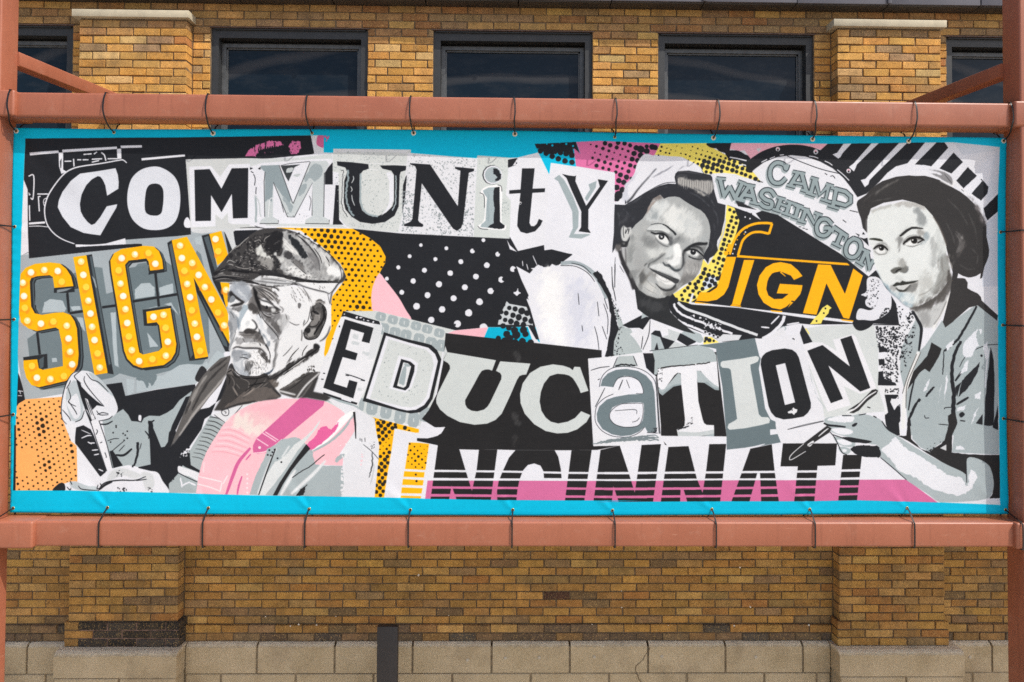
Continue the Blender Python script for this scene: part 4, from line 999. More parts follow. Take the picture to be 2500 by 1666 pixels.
    LL((120, 120, 120), 12, '1700,190 1690,300', '1600,410 1570,500', '1560,560 1545,690 1550,740', f=1, taper=.6)
    speckle((110, 110, 110), '1620,-60 1740,60 1700,120 1600,0', 20, 5, 14, a=.8)
    LL((150, 150, 152), 9, '1380,-60 1440,0', '1420,20 1460,120', '1490,140 1520,220', '1560,80 1590,120', '1620,-40 1700,100', f=1, taper=.7)
    S((110, 110, 112), '1490,140 1530,150 1520,200 1500,220', f=2)
    # neck tendon and collar
    L((58, 57, 58), 74, '1810,840 1700,930 1540,1040 1380,1140 1200,1250 1040,1350', w2=110, f=3)
    L((150, 148, 147), 16, '1560,1040 1420,1150 1240,1280', taper=.7, f=2)
    L((40, 40, 42), 20, '1830,745 1900,700 1960,620 2000,500', taper=.6, f=1)
    S((75, 74, 74), '1740,800 1790,780 1830,830 1790,890 1730,880', f=2)
    S((45, 45, 46), '380,1130 430,1100 500,1250 600,1303 800,1306 960,1262 1020,1320 1100,1380 900,1480 700,1568 345,1568 350,1280', f=2)
    S((110, 106, 104), '360,1180 420,1170 470,1260 440,1330 350,1290', f=4)
    LL((118, 112, 108), 18, '480,1260 440,1380 500,1568', '350,1300 420,1340 400,1420', f=2, taper=.6)
    S((98, 92, 88), '880,1420 1000,1380 1150,1380 1170,1480 1000,1480 800,1568 700,1568', f=5)
    P((74, 72, 71), '1180,1510 1300,1450 1440,1350 1560,1270 1700,1240 1835,1235 1780,1330 1640,1440 1480,1568 1200,1568', f=2)
    LL((150, 147, 145), 14, '1300,1480 1480,1380 1620,1290', '1160,1568 1300,1500', f=2, taper=.7)
    L((226, 228, 231), 26, '1820,1240 1720,1330 1580,1440 1500,1568', taper=.5, f=1)
    P((60, 59, 60), '1790,1330 1700,1530 1500,1600 1560,1480 1680,1360', f=2)
    speckle((70, 68, 68), '1620,1160 1740,1110 1760,1230 1640,1260', 26, 8, 26)
    # lower scarf, seen above the pink circle
    tile(*TL)
    P((62, 60, 60), '360,560 420,460 480,330 480,200 530,220 720,240 850,230 930,330 1000,420 960,450 780,470 560,510 440,560', f=1)
    P((98, 92, 89), '600,420 720,340 860,330 940,360 1000,430 900,450 760,475 500,530 440,540', f=2)
    LL((40, 40, 42), 16, '560,320 580,430', '720,350 640,440', '920,350 1000,420', '430,560 600,500 760,470', f=1, taper=.5)
    LL((170, 160, 152), 12, '540,330 590,420', '640,430 750,350', f=1, taper=.6)
    P((70, 68, 68), '980,370 1150,290 1240,220 1370,195 1340,260 1260,390 1180,440 1120,440 1000,400', f=1)
    LL((225, 226, 228), 16, '1370,200 1240,320 1150,440', '980,370 1060,390 1140,410', f=1, taper=.4)
    P((56, 55, 56), '1190,440 1260,360 1330,250 1360,240 1310,380 1430,405 1480,440 1430,470 1250,440', f=1)
    LL((110, 108, 108), 12, '1210,420 1300,290', f=1, taper=.6)
    # flat cap
    tile(*M1)
    P(BLK, '450,170 480,150 840,140 700,260 560,380 490,390 470,300')
    LL((60, 60, 63), 12, '555,108 800,100 940,115', '790,75 860,100 960,118', taper=.7)
    CAP = '108,905 150,800 215,720 290,630 340,560 400,490 470,420 560,360 640,290 720,220 830,150 940,118 1060,118 1200,122 1350,150 1550,230 1750,355 1930,480 2080,620 2190,760 2252,885 2210,955 2130,1000 2045,1110 1985,1165 1900,1125 1700,1082 1420,1015 1250,1042 1000,1052 800,1005 500,975 250,968 140,955'
    P((64, 63, 64), CAP)
    clip(CAP)
    speckle((34, 34, 37), '350,560 700,240 1200,160 1240,540 1180,860 300,800', 260, 12, 44, a=.7)
    speckle((150, 148, 146), '340,660 640,300 900,240 1180,640 1150,800 500,780', 110, 5, 22, a=.7)
    speckle((196, 196, 194), '360,560 560,380 700,280 640,340', 26, 6, 18, a=.8)
    P((176, 178, 179), '1240,180 1350,165 1560,240 1750,360 1930,485 2080,625 2190,765 2240,880 2130,965 1900,965 1700,960 1480,915 1250,850 1190,780 1210,560 1230,380', f=7)
    S((206, 208, 208), '1480,240 1620,310 1800,440 1960,560 2100,720 2180,900 2080,930 1990,840 1900,640 1700,440', f=14)
    S((152, 153, 154), '1560,330 1680,420 1780,560 1830,720 1850,840 1780,700 1680,540', f=7)
    S((90, 90, 92), '1640,520 1740,680 1800,850 1720,780 1640,640', f=10, a=.7)
    S((225, 227, 225), '1240,255 1300,290 1400,400 1500,510 1540,570 1460,540 1350,470 1260,430 1235,380', f=4)
    LL((120, 120, 122), 6, '1270,330 1400,460', '1290,300 1440,480', '1260,380 1380,480', f=1, taper=.6)
    S((40, 43, 47), '1320,200 1400,245 1500,340 1590,450 1645,570 1610,605 1540,570 1460,470 1380,360 1330,270', f=4)
    S((36, 36, 39), '1040,230 1130,175 1220,190 1245,290 1225,420 1225,530 1130,520 1040,510 960,420 1000,320', f=5)
    S((214, 216, 213), '805,440 860,390 900,390 930,470 1010,560 1090,610 1000,610 900,560 840,530', f=4)
    S((150, 150, 150), '860,570 980,610 1100,640 1130,700 1050,790 960,720 880,660', f=7)
    S((205, 207, 206), '1120,510 1200,560 1280,640 1350,720 1400,800 1300,700 1200,640 1140,600', f=5)
    S((70, 70, 72), '1260,500 1340,500 1440,580 1540,660 1580,740 1480,680 1380,600 1290,580', f=5)
    speckle((60, 60, 62), '1270,490 1400,540 1560,700 1500,720 1300,600', 40, 8, 22, a=.7)
    S((222, 224, 224), '1300,720 1420,740 1560,800 1640,860 1720,900 1600,910 1400,860 1300,800', f=8)
    S((235, 237, 238), '1900,720 2050,760 2160,860 2120,930 1960,860', f=10)
    LL((60, 60, 62), 14, '1480,230 1600,330 1700,450 1780,580 1830,700', '1930,560 1990,700', '1380,600 1540,740 1620,840', f=1, taper=.7)
    LL((60, 60, 62), 10, '1920,460 2060,600 2160,760 2180,900 2170,930', taper=.3)
    speckle((120, 120, 122), '1280,760 1700,880 1900,960 1500,900', 50, 8, 22, a=.6)
    LL((34, 34, 37), 40, '140,850 300,775 480,790 700,810 950,840 1200,870 1440,915 1700,965 2130,985', f=2)
    LL((125, 124, 124), 12, '200,850 330,820 560,840', '160,890 340,850 700,870', f=2, taper=.6)
    LL((40, 40, 43), 30, '130,930 260,880 480,900 760,930', f=2, taper=.4)
    P((206, 209, 212), '900,885 1050,880 1200,900 1450,962 1380,1010 1250,1035 1000,1045 860,1005 700,940', f=3)
    LL((70, 70, 73), 14, '760,950 950,970 1250,1000 1420,990', '900,920 1100,935 1300,965', f=1, taper=.6)
    P((230, 232, 235), '1430,975 1600,975 1800,990 2130,988 2040,1108 1975,1160 1900,1118 1700,1075 1500,1030')
    clip()
    LL((45, 46, 49), 14, '1180,895 1300,930 1450,985 1600,1050 1800,1110 1920,1135 1985,1165', f=1)
    L((45, 46, 49), 20, '2250,890 2210,955 2130,1000 2080,1070 2030,1140 2010,1230 2000,1320', f=1, taper=.5)
    L((45, 46, 49), 8, '1960,1165 1985,1290 2000,1330', taper=.5)
    L((40, 40, 43), 9, '960,118 1200,118 1350,150 1550,230 1750,355 1930,480 2080,620 2190,760 2252,885', taper=.5)


def art_man_detail():
    tile(*M1)
    DK = (38, 38, 40)
    # cap weave, creases and light scratches
    for k in range(60):
        x, y = RND.uniform(360, 1180), RND.uniform(250, 820)
        if y > 900 - (x - 150) * .82 and y < 830:
            l = RND.uniform(20, 70)
            c = RND.choice([(150, 148, 146), (120, 119, 118), (30, 30, 33), (185, 184, 182)])
            L(c, RND.uniform(5, 11), [(x, y), (x + l * .5, y - l * .3 + RND.uniform(-10, 10)), (x + l, y - l * .1)], taper=.8, a=.8)
    LL((168, 168, 166), 12, '385,505 460,440 540,390 640,300 700,255', '350,660 400,625 490,665', '370,690 440,690', taper=.6, j=5)
    LL((160, 158, 156), 11, '790,330 860,300 890,330', '940,330 960,280 1040,230', '480,720 620,760 760,740', '560,560 600,580', '890,690 960,720 1000,760', '880,620 980,600 1060,630', taper=.6, j=4)
    S((150, 149, 147), '850,590 930,600 1010,600 1100,650 1110,740 1020,770 960,720 880,670', f=3, a=.8)
    S((45, 45, 48), '1100,560 1160,600 1180,720 1150,800 1090,780 1130,680', f=3)
    S((45, 45, 48), '980,790 1120,800 1260,850 1240,880 1000,850 860,800', f=3)
    LL((38, 38, 41), 13, '1550,275 1620,345 1690,430 1760,520 1815,640 1835,790', '1480,235 1550,290 1640,400', '1380,640 1470,715 1560,800 1620,850', '1930,570 1975,640 1988,720', '1740,430 1830,560 1870,680', taper=.7)
    LL((238, 239, 239), 9, '1255,265 1350,380 1500,530', '1245,300 1330,400 1440,500', '1260,350 1360,450 1450,540', '1700,620 1760,720', '1620,500 1680,600', '1860,500 1960,640 2040,780', '1420,780 1560,840 1700,890', '1330,730 1420,800', taper=.7)
    S((118, 118, 120), '1640,570 1700,640 1740,760 1800,800 1840,690 1780,570 1700,520', f=4, a=.7)
    S((120, 119, 119), '1390,600 1490,640 1580,740 1560,790 1450,700', f=4, a=.8)
    for k in range(34):
        x = RND.uniform(1280, 1900); y = 770 + (x - 1280) * .22 + RND.uniform(-40, 60)
        L(RND.choice([(120, 120, 120), (240, 241, 241), (90, 90, 92)]), 6, [(x, y), (x + 14, y - 18), (x + 30, y + 4)], taper=.6)
    LL((140, 138, 137), 10, '150,905 260,870 420,875 620,900', '170,935 330,915 520,935', '240,800 330,770 420,790', taper=.7)
    LL((24, 24, 27), 16, '120,925 300,900 500,930 700,960 860,1000', '320,770 500,800 700,830', taper=.6)
    L((245, 246, 247), 14, '960,880 1150,895 1300,930 1440,970', taper=.6)
    # brow, wisps and temple
    S((70, 69, 70), '400,985 620,985 800,1010 830,1060 700,1040 520,1010 400,1020', f=3)
    S((112, 112, 113), '660,1010 800,1020 930,1060 900,1120 780,1080', f=3)
    L((26, 26, 28), 44, '775,1050 800,1150 825,1250 860,1330 890,1430', taper=.7, f=1)
    for q in ('870,1045 1020,1090 1180,1205', '900,1030 1080,1060 1190,1095', '820,1060 980,1160 1130,1290', '860,1070 1040,1150 1170,1260', '1000,1035 1120,1060 1180,1120', '850,1100 960,1200 1100,1330', '870,1160 980,1240 1090,1330'):
        L((58, 57, 58), 13, q, taper=.8)
    for q in ('930,1080 1060,1150 1140,1230', '950,1130 1060,1210 1150,1310'):
        L((232, 233, 234), 10, q, taper=.8)
    for x, y in ((1380, 1050), (1405, 1100), (1430, 1135), (1410, 1180), (1450, 1190), (1420, 1230), (1440, 1260), (1500, 1120), (1520, 1160), (1545, 1200), (1510, 1240), (1470, 1080), (1560, 1120), (1590, 1160), (1830, 1030), (1870, 1050), (1900, 1040), (1820, 1060), (1370, 1160), (1385, 1200), (1730, 985)):
        L((105, 104, 104), 9, [(x, y), (x + 20, y + 34)], taper=.7)
    LL((170, 170, 171), 14, '1480,1040 1580,1130 1700,1280', '1570,1060 1650,1180 1710,1300', taper=.7)
    LL((90, 89, 90), 8, '1560,1060 1620,1150 1670,1240', '1640,1190 1670,1290', taper=.6)
    tile(*M2)
    S((150, 155, 161), '385,300 470,300 545,420 520,560 470,640 440,760 405,880 392,620', f=4, a=.75)
    S((122, 126, 131), '385,440 430,460 440,580 415,700 398,620', f=4, a=.7)
    S((158, 165, 174), '430,-200 560,-230 690,-190 745,-90 740,40 690,110 650,40 560,-70 450,-100', f=4, a=.8)
    S((128, 128, 130), '500,700 640,680 760,700 880,760 800,770 620,770 510,810', f=4, a=.8)
    S((150, 152, 156), '980,420 1080,560 1170,680 1130,760 1060,700 1000,600', f=5, a=.8)
    S((140, 141, 143), '1130,720 1180,740 1160,900 1130,1100 1080,1190 1100,1000', f=4, a=.8)
    S((176, 178, 180), '1210,320 1300,330 1360,420 1290,520 1210,560', f=6, a=.7)
    S((135, 140, 147), '450,900 540,870 600,900 590,1000 520,1080 470,1040', f=4, a=.7)
    S((110, 112, 115), '640,1020 740,1060 770,1150 700,1260 640,1200', f=5, a=.7)
    # left eye and brow
    S((44, 43, 45), '395,-40 420,-62 470,-10 540,50 610,100 625,130 560,105 470,50 400,20', f=1)
    S((130, 136, 142), '430,20 480,60 450,110 400,110', f=2)
    S((48, 47, 48), '420,175 500,140 580,130 625,100 610,150 540,180 460,190', f=1)
    S((122, 123, 125), '450,195 560,205 610,170 570,250 500,260 440,230', f=3)
    LL((70, 70, 72), 8, '400,270 440,310 470,380', '470,230 540,260', taper=.7)
    S((62, 60, 60), '690,150 740,130 800,190 850,260 830,300 770,250 720,210', f=3, a=.8)
    # cheek wrinkles
    LL((48, 47, 48), 13, '870,210 930,300 990,350 1060,370', '900,330 960,430 1060,540 1150,650 1180,720', '1040,310 1130,300 1200,280', '850,270 900,380', taper=.8)
    LL((200, 201, 202), 9, '930,290 1000,330 1060,340', '1000,430 1080,520 1150,600', '1060,300 1110,330', taper=.7)
    LL((88, 86, 86), 10, '1100,330 1060,350', '1120,440 1180,520 1190,600', '560,640 700,650 860,640', '600,690 640,760', '780,690 800,760', '860,760 890,820', taper=.7)
    S((60, 58, 58), '620,590 700,560 800,575 850,600 800,620 690,610', f=3)
    LL((225, 226, 227), 10, '700,770 820,765 870,790', '560,800 700,785', taper=.7)
    S((66, 64, 64), '900,880 960,930 1010,1000 1030,1090 980,1040 920,960', f=3)
    LL((44, 43, 44), 12, '860,920 930,1000 1000,1090', '1010,860 1040,960 1030,1080', '880,780 890,820', taper=.8)
    LL((238, 239, 240), 12, '800,930 880,1010 960,1110', '760,900 800,1000 830,1080', '870,970 930,1060', taper=.7)
    for k in range(70):
        x = RND.uniform(690, 1000); y = RND.uniform(950, 1260)
        if (x - 850) ** 2 / 24000. + (y - 1110) ** 2 / 26000. < 1:
            L(RND.choice([(150, 152, 154), (95, 95, 96), (245, 246, 246)]), 7, [(x, y), (x + RND.uniform(-8, 8), y + 26), (x + RND.uniform(-20, 10), y + 44)], taper=.7)
    LL((60, 62, 66), 9, '560,1000 640,1010 690,1030', '590,960 680,950', '640,1060 650,1140 700,1240', taper=.7)
    L((48, 47, 48), 18, '430,1090 470,1190 540,1268 640,1300 800,1306 900,1290', taper=.5)
    L((120, 134, 148), 18, '520,350 530,450 545,560', taper=.7, f=1)
    # ear and jaw
    L((28, 28, 30), 16, '1570,600 1600,690 1680,716 1790,680 1860,560 1925,400 1935,260 1890,170 1820,130', taper=.5)
    LL((34, 34, 36), 14, '1700,260 1690,380 1740,400', '1650,500 1720,510 1790,480 1840,380', '1720,190 1740,240 1700,280', taper=.6)
    LL((165, 164, 163), 9, '1760,330 1820,330 1830,420', '1680,600 1740,560', '1750,130 1840,110 1910,140', '1600,640 1660,690', taper=.6)
    LL((70, 69, 70), 11, '1690,180 1670,300 1640,420 1570,500', '1760,100 1850,90 1920,130', '1540,560 1550,660 1535,740', '1590,400 1570,480', taper=.7)
    LL((62, 61, 62), 9, '1240,985 1300,930 1400,810', '1330,1060 1400,960 1500,845', '1545,975 1570,900 1640,805', '1340,430 1440,480 1510,475', '1290,310 1315,400', taper=.8)
    L((34, 33, 35), 26, '1830,835 1740,905 1640,975 1540,1030', taper=.4)
    LL((30, 30, 32), 18, '1540,1030 1400,1130 1250,1230 1080,1340', '1500,1075 1380,1180 1250,1280', taper=.6)
    LL((215, 215, 215), 12, '1600,1010 1450,1120 1330,1210', '1560,1070 1400,1200 1260,1310 1150,1400', taper=.7)
    S((40, 40, 42), '1740,795 1800,790 1830,830 1800,860 1740,860', f=1)
    # scarf and collar folds
    for q in ('350,1270 400,1340 380,1440', '420,1300 470,1400 450,1500', '560,1320 700,1400 680,1540', '850,1330 780,1430 640,1540', '980,1340 900,1440 760,1530', '430,1210 480,1290 560,1330', '500,1420 560,1500', '1010,1400 900,1480'):
        L(RND.choice([(105, 102, 100), (135, 131, 128), (30, 30, 32)]), 16, q, taper=.8)
    LL((24, 24, 26), 18, '600,1330 800,1340 980,1300', '360,1240 430,1200', '700,1450 860,1420 960,1400', taper=.6)
    for q in ('1230,1510 1380,1420 1500,1330', '1300,1530 1450,1440 1600,1310', '1450,1380 1560,1320 1680,1260', '1600,1260 1680,1200 1720,1130'):
        L(RND.choice([(110, 107, 105), (40, 39, 40), (150, 147, 145)]), 12, q, taper=.7)


def art_woman1_detail():
    FSC[:] = [0.6, 0.6]
    tile(*W2)
    # hair sheen and soft outline
    for q in ('130,-120 180,60 150,260', '240,-160 330,-80 420,40', '300,-220 480,-300 640,-420', '1500,-480 1700,-380 1900,-200', '1600,-560 1850,-420 2000,-200', '1950,-180 2050,0 2060,240', '1980,120 2010,320 1960,560', '760,-480 900,-540 1100,-580', '1880,420 1960,560 1900,680'):
        L((72, 75, 82), 24, q, taper=.8, f=2, a=.7)
    for q in ('1290,-850 1400,-870 1560,-850 1750,-820', '1250,-760 1330,-800 1480,-800'):
        L((86, 88, 94), 16, q, taper=.7, f=1)
    L((150, 138, 132), 30, '700,-60 760,-200 860,-300', taper=.6, f=2, a=.8)
    # face modelling
    S((138, 142, 143), '325,620 380,460 430,330 470,420 440,640 430,800 380,920 330,800', f=6, a=.8)
    S((128, 131, 132), '380,1060 460,1000 520,1080 520,1220 600,1360 560,1390 440,1210', f=6, a=.7)
    S((96, 98, 99), '560,1140 600,1080 650,1080 640,1170 590,1260', f=5, a=.8)
    S((150, 154, 155), '700,860 820,800 960,730 1030,700 950,800 840,880 740,930', f=5)
    L((92, 95, 97), 26, '1050,700 960,770 860,840 770,880', taper=.7, f=1)
    L((66, 68, 70), 20, '770,880 740,920 725,975', taper=.6, f=1)
    S((120, 123, 125), '1200,420 1260,380 1330,380 1300,460 1240,520 1200,500', f=4, a=.8)
    L((60, 62, 65), 30, '1440,640 1395,690 1400,800 1395,900 1360,990', taper=.6, f=1)
    S((240, 242, 242), '1235,530 1330,525 1350,640 1355,760 1290,760 1230,660', f=3)
    S((150, 156, 158), '1060,790 1150,780 1170,800 1080,830', f=3, a=.7)
    S((52, 58, 63), '1010,868 1040,900 1080,935 1140,925 1160,950 1100,955 1040,925', f=1)
    L((60, 64, 68), 20, '1160,960 1210,1015 1270,1035 1330,1020 1360,985', taper=.5, f=1)
    LL((120, 122, 123), 10, '1480,900 1560,1000 1540,1100', '1600,880 1640,980 1600,1080', '1700,880 1690,980', '1440,1020 1480,1120 1440,1200', taper=.7)
    S((160, 161, 161), '1500,900 1600,880 1620,960 1540,1040 1490,980', f=4, a=.8)
    # eyes
    L((28, 30, 33), 26, '780,290 860,318 930,322 1010,325 1075,368 1130,440 1170,500', taper=.5)
    LL((100, 104, 107), 9, '690,255 800,262 930,262 1040,290 1120,345', '860,410 930,490 1040,552 1120,570', '1190,400 1210,470 1180,530', taper=.6)
    S((96, 99, 102), '1110,360 1170,420 1195,500 1150,530 1140,470', f=2)
    S((205, 209, 210), '730,225 820,180 920,165 1010,175 1090,225 1020,235 900,225 800,240', f=2)
    LL((28, 30, 33), 24, '1410,655 1470,622 1570,618 1650,640 1725,695 1790,760', taper=.4)
    LL((54, 56, 59), 14, '1500,600 1600,565 1700,570 1780,630', '1520,770 1610,805 1720,810 1770,780', taper=.6)
    P((40, 42, 45), '1430,650 1500,560 1600,508 1700,486 1790,494 1862,490 1850,525 1760,532 1650,545 1560,570 1470,650')
    # lips
    P((60, 62, 65), '740,972 800,1002 900,1038 1000,1078 1100,1118 1200,1158 1318,1202 1300,1262 1250,1278 1190,1238 1100,1194 950,1119 812,1038')
    LL((96, 98, 100), 14, '880,1050 1050,1120 1200,1180', taper=.7)
    LL((120, 122, 123), 5, '1000,1140 990,1170', '1080,1180 1070,1215', '920,1100 905,1130', '1150,1210 1140,1235')
    S((84, 86, 88), '860,1262 960,1345 1070,1380 1200,1352 1262,1275 1220,1390 1100,1425 980,1395', f=1)
    L((36, 38, 40), 14, '870,1275 970,1370 1080,1405 1190,1380 1260,1290', taper=.6)
    S((118, 119, 118), '1080,1440 1200,1420 1330,1330 1240,1440 1110,1510', f=4)
    LL((130, 131, 130), 10, '680,1180 760,1280 900,1380', '640,1340 760,1420 880,1470', taper=.7, a=.7)
    L((92, 92, 91), 16, '560,1400 700,1500 900,1562 1030,1545', taper=.5, f=1, a=.7)


def art_woman1():
    FSC[:] = [0.6, 0.5]
    # white sleeve and blouse
    tile(*TH)
    P((226, 228, 236), '100,85 60,60 200,50 400,20 600,-100 900,-120 960,20 1060,260 1085,430 1160,500 1120,560 950,610 880,420 820,700 780,912 740,845 110,802 150,770 60,460')
    S((240, 241, 243), '150,120 300,80 380,300 360,600 420,800 250,780 160,500', f=24)
    S((206, 210, 226), '420,200 560,160 640,400 600,760 480,780 440,500', f=30, a=.7)
    LL(BLK, 6, '515,300 525,410', '700,380 715,520', '552,605 560,665', '672,615 700,720 715,842', '765,345 800,450', '760,400 800,530 795,690', '745,615 790,740', '838,45 845,230 860,280 878,375', '872,20 865,245', taper=.3)
    L((160, 172, 178), 46, '350,15 470,10 580,50 680,130 740,230 790,350', taper=.3)
    L((226, 228, 235), 20, '360,40 480,35 580,80 660,170', taper=.3)
    LL(BLK, 6, '345,35 480,40 580,85 640,140 675,190', '450,10 560,40 640,110', taper=.3)
    P(BLK, '650,115 700,85 740,120 780,215 830,320 860,440 880,560 905,650 870,760 850,905 770,905 800,800 825,640 828,500 795,340 720,200', j=5)
    speckle(BLK, '680,90 780,140 850,380 800,330', 40, 5, 14)
    P((176, 187, 189), '870,420 930,560 960,625 1020,640 1080,760 1130,860 1130,880 850,910 860,760 905,640 870,470')
    speckle(BLK, '830,330 900,440 950,640 900,760 960,880 850,900 900,640', 170, 5, 11)
    P(BLK, '940,605 1120,512 1215,535 1190,600 1140,650 1100,630 1000,632')
    P((174, 186, 190), '1120,545 1130,490 1170,465 1205,490 1180,520')
    P((226, 228, 234), '1010,690 1090,640 1130,655 1205,545 1215,600 1200,860 1130,850 1060,740')
    LL(BLK, 7, '1205,560 1190,700 1135,840', '1135,710 1120,830', taper=.4)
    P((226, 228, 234), '1215,600 1240,565 1500,670 1400,700 1300,660')
    P(BLK, '1210,690 1250,655 1300,660 1320,720 1440,760 1375,832 1340,840 1290,730')
    P((170, 182, 186), '1215,690 1300,720 1345,840 1215,850')
    P(BLK, '1245,840 1270,770 1285,840')
    P((196, 203, 206), '1375,640 1500,682 1440,760 1320,715 1380,700')
    P(BLK, '1492,682 1660,745 1640,770 1560,805 1460,745')
    P((170, 182, 186), '1500,682 1560,640 1690,690 1720,745 1690,775 1660,770')
    P((196, 203, 206), '1440,762 1560,805 1400,825 1375,830')
    L(BLK, 6, '1200,852 1400,826 1660,795')
    # dark neck
    P((44, 46, 49), '920,0 985,60 1030,180 1150,300 1300,347 1345,320 1420,285 1380,400 1400,480 1480,560 1560,625 1640,690 1520,660 1260,562 1215,545 1150,500 1085,450 1060,270')
    S((62, 64, 67), '1100,350 1300,380 1330,450 1200,470', f=14)
    # head scarf
    tile(*W1)
    S((226, 228, 236), '100,1010 200,940 250,860 280,700 340,600 420,500 470,400 500,280 560,150 640,60 720,42 860,82 1050,90 1340,100 1500,170 1640,240 1730,310 1810,420 1960,470 1990,700 2080,1000 1600,800 1200,700 700,900 300,1080')
    S((206, 209, 220), '290,640 420,510 500,380 520,400 420,560 330,660 350,800 360,920 300,980 240,900 270,760', f=3)
    LL((160, 162, 172), 22, '800,500 950,420 1100,340 1210,265', '1290,370 1380,300 1480,265', '880,330 800,420', f=2, taper=.7)
    L((64, 66, 72), 44, '320,985 420,880 520,740 640,600 740,490 810,405', w2=8, f=1)
    L((130, 132, 140), 20, '580,640 700,530 850,360 895,325', f=2, taper=.6)
    L((70, 72, 78), 15, '450,940 640,810 800,720 950,640 1100,595 1250,590', taper=.4)
    P((46, 48, 54), '290,920 310,990 280,1010')
    # hair
    tile(*W2)
    P((46, 48, 54), '85,-240 280,-230 420,-310 560,-400 760,-510 950,-600 1110,-640 1260,-632 1232,-760 1250,-830 1295,-875 1500,-890 1750,-840 1920,-802 1950,-760 1975,-560 2010,-420 2055,-268 2205,-228 2195,-50 2185,60 2150,200 2120,340 2050,450 2040,540 2062,640 1990,740 1900,790 1872,895 1805,800 1700,850 1500,700 400,420 330,580 200,575 165,680 100,580 40,690 45,560 70,300 75,0')
    P((160, 159, 157), '1290,-750 1400,-760 1560,-720 1680,-680 1800,-700 1960,-690 1972,-570 1910,-470 1850,-420 1780,-410 1720,-440 1600,-540 1460,-570 1300,-630', f=5)
    for k in range(46):
        x = 1290 + k * 15
        y = -750 + k * 2 + RND.randint(-20, 30)
        L((200, 199, 195) if k % 3 else (78, 78, 82), 8, '%d,%d %d,%d' % (x, y, x + RND.randint(-12, 12), y + 90 + RND.randint(0, 110) + k * 1.2), taper=.8, a=.8)
    S((66, 68, 74), '200,0 330,-60 420,40 340,120 230,90', f=16)
    L((195, 200, 215), 26, '2210,40 2185,200 2140,380 2080,500 2060,620', j=8, taper=.5)
    L((40, 41, 46), 8, '1750,-890 1810,-810', taper=.3)
    # face
    FC = '1240,-394 1330,-375 1420,-310 1530,-240 1650,-170 1730,-130 1810,-55 1875,60 1905,170 1917,280 1905,400 1880,560 1830,640 1790,720 1770,850 1740,960 1690,1080 1600,1200 1500,1260 1400,1310 1320,1370 1250,1420 1100,1500 1040,1545 900,1562 700,1500 560,1400 430,1210 350,1050 300,900 305,700 320,560 370,440 400,250 480,150 560,80 620,30 680,-60 720,-130 780,-280 820,-350 960,-430 1030,-350 1120,-385'
    P((172, 176, 177), FC)
    clip(FC)
    S((120, 112, 108), '820,-350 960,-440 1030,-350 900,-300 780,-200 700,-80 640,-20 720,-160 770,-290', f=5)
    S((210, 215, 216), '760,-220 900,-310 1100,-350 1060,-150 960,40 800,60 720,0', f=14)
    S((160, 167, 170), '780,-140 880,-130 920,0 830,20 760,-40', f=14)
    S((224, 227, 226), '1040,-150 1150,-220 1250,-230 1400,-160 1560,-60 1700,60 1760,220 1700,380 1560,430 1440,420 1300,330 1200,240 1120,180 1000,80 980,0', f=16)
    S((203, 208, 209), '1350,-100 1550,-50 1680,120 1660,300 1500,380 1400,200', f=24)
    S((172, 178, 180), '1650,-100 1800,0 1890,200 1890,380 1800,480 1750,420 1800,250 1760,60', f=14)
    S((178, 181, 181), '330,560 420,300 560,150 650,120 660,260 520,420 470,700 420,900', f=14)
    S((148, 151, 152), '560,300 700,330 820,420 900,500 980,560 880,640 760,600 660,540', f=12)
    S((120, 124, 126), '660,400 780,470 900,540 800,580 700,520', f=12, a=.7)
    S((166, 169, 170), '430,600 520,560 600,700 700,900 640,1000 560,1060 480,950', f=14)
    S((208, 212, 211), '680,620 860,620 1060,560 1090,640 960,780 820,830 720,760', f=14)
    S((120, 124, 126), '1220,380 1300,330 1420,340 1480,440 1400,520 1280,520 1230,450', f=16, a=.6)
    S((150, 150, 150), '1420,900 1560,830 1700,830 1770,850 1740,960 1690,1080 1600,1200 1450,1270 1370,1260 1340,1150 1400,1050', f=10)
    S((118, 118, 118), '1380,1180 1520,1100 1640,1100 1560,1220 1400,1310 1320,1370 1300,1320', f=12)
    S((180, 181, 180), '1480,900 1620,880 1660,980 1540,1080 1460,1040', f=16)
    # left eye
    S((216, 221, 221), '715,230 800,180 900,158 1000,162 1100,220 1150,300 1080,320 1000,275 850,270', f=4)
    S((90, 93, 96), '1080,310 1150,360 1200,440 1190,520 1120,530 1100,430', f=6)
    S((228, 231, 231), '850,345 920,310 1000,310 1070,370 1125,480 1090,520 1000,490 920,440', f=1)
    D((36, 39, 44), 58, '980,378', jit=.02); D((240, 242, 243), 16, '986,380'); S((120, 124, 128), '950,340 980,335 970,380 945,390', f=2)
    L((36, 38, 42), 34, '775,292 860,325 930,312 1010,312 1080,360 1130,430 1170,490', taper=.5, f=1)
    L((70, 73, 76), 15, '700,270 820,275 930,275 1030,300 1110,350', taper=.6, f=1)
    LL((80, 82, 84), 9, '840,340 900,440 960,500 1040,545 1110,565 1150,530', '930,490 1020,550 1110,570', taper=.5, f=1)
    L((58, 62, 66), 12, '775,152 850,130 940,124 1010,138', taper=.4)
    L((44, 47, 51), 20, '1000,136 1080,175 1150,235 1215,290 1258,345', w2=44)
    # right eye
    S((48, 50, 54), '1395,660 1440,600 1520,545 1600,505 1700,484 1790,492 1862,488 1845,540 1760,545 1650,560 1540,590 1460,660', f=1)
    S((128, 131, 132), '1480,640 1560,590 1700,560 1800,560 1850,520 1830,600 1800,690 1740,640 1640,610', f=4)
    S((225, 228, 228), '1440,685 1500,650 1580,640 1650,660 1700,715 1690,750 1620,750 1540,720', f=1)
    D((36, 38, 42), 55, '1588,672', jit=.02); D((242, 243, 244), 13, '1590,652')
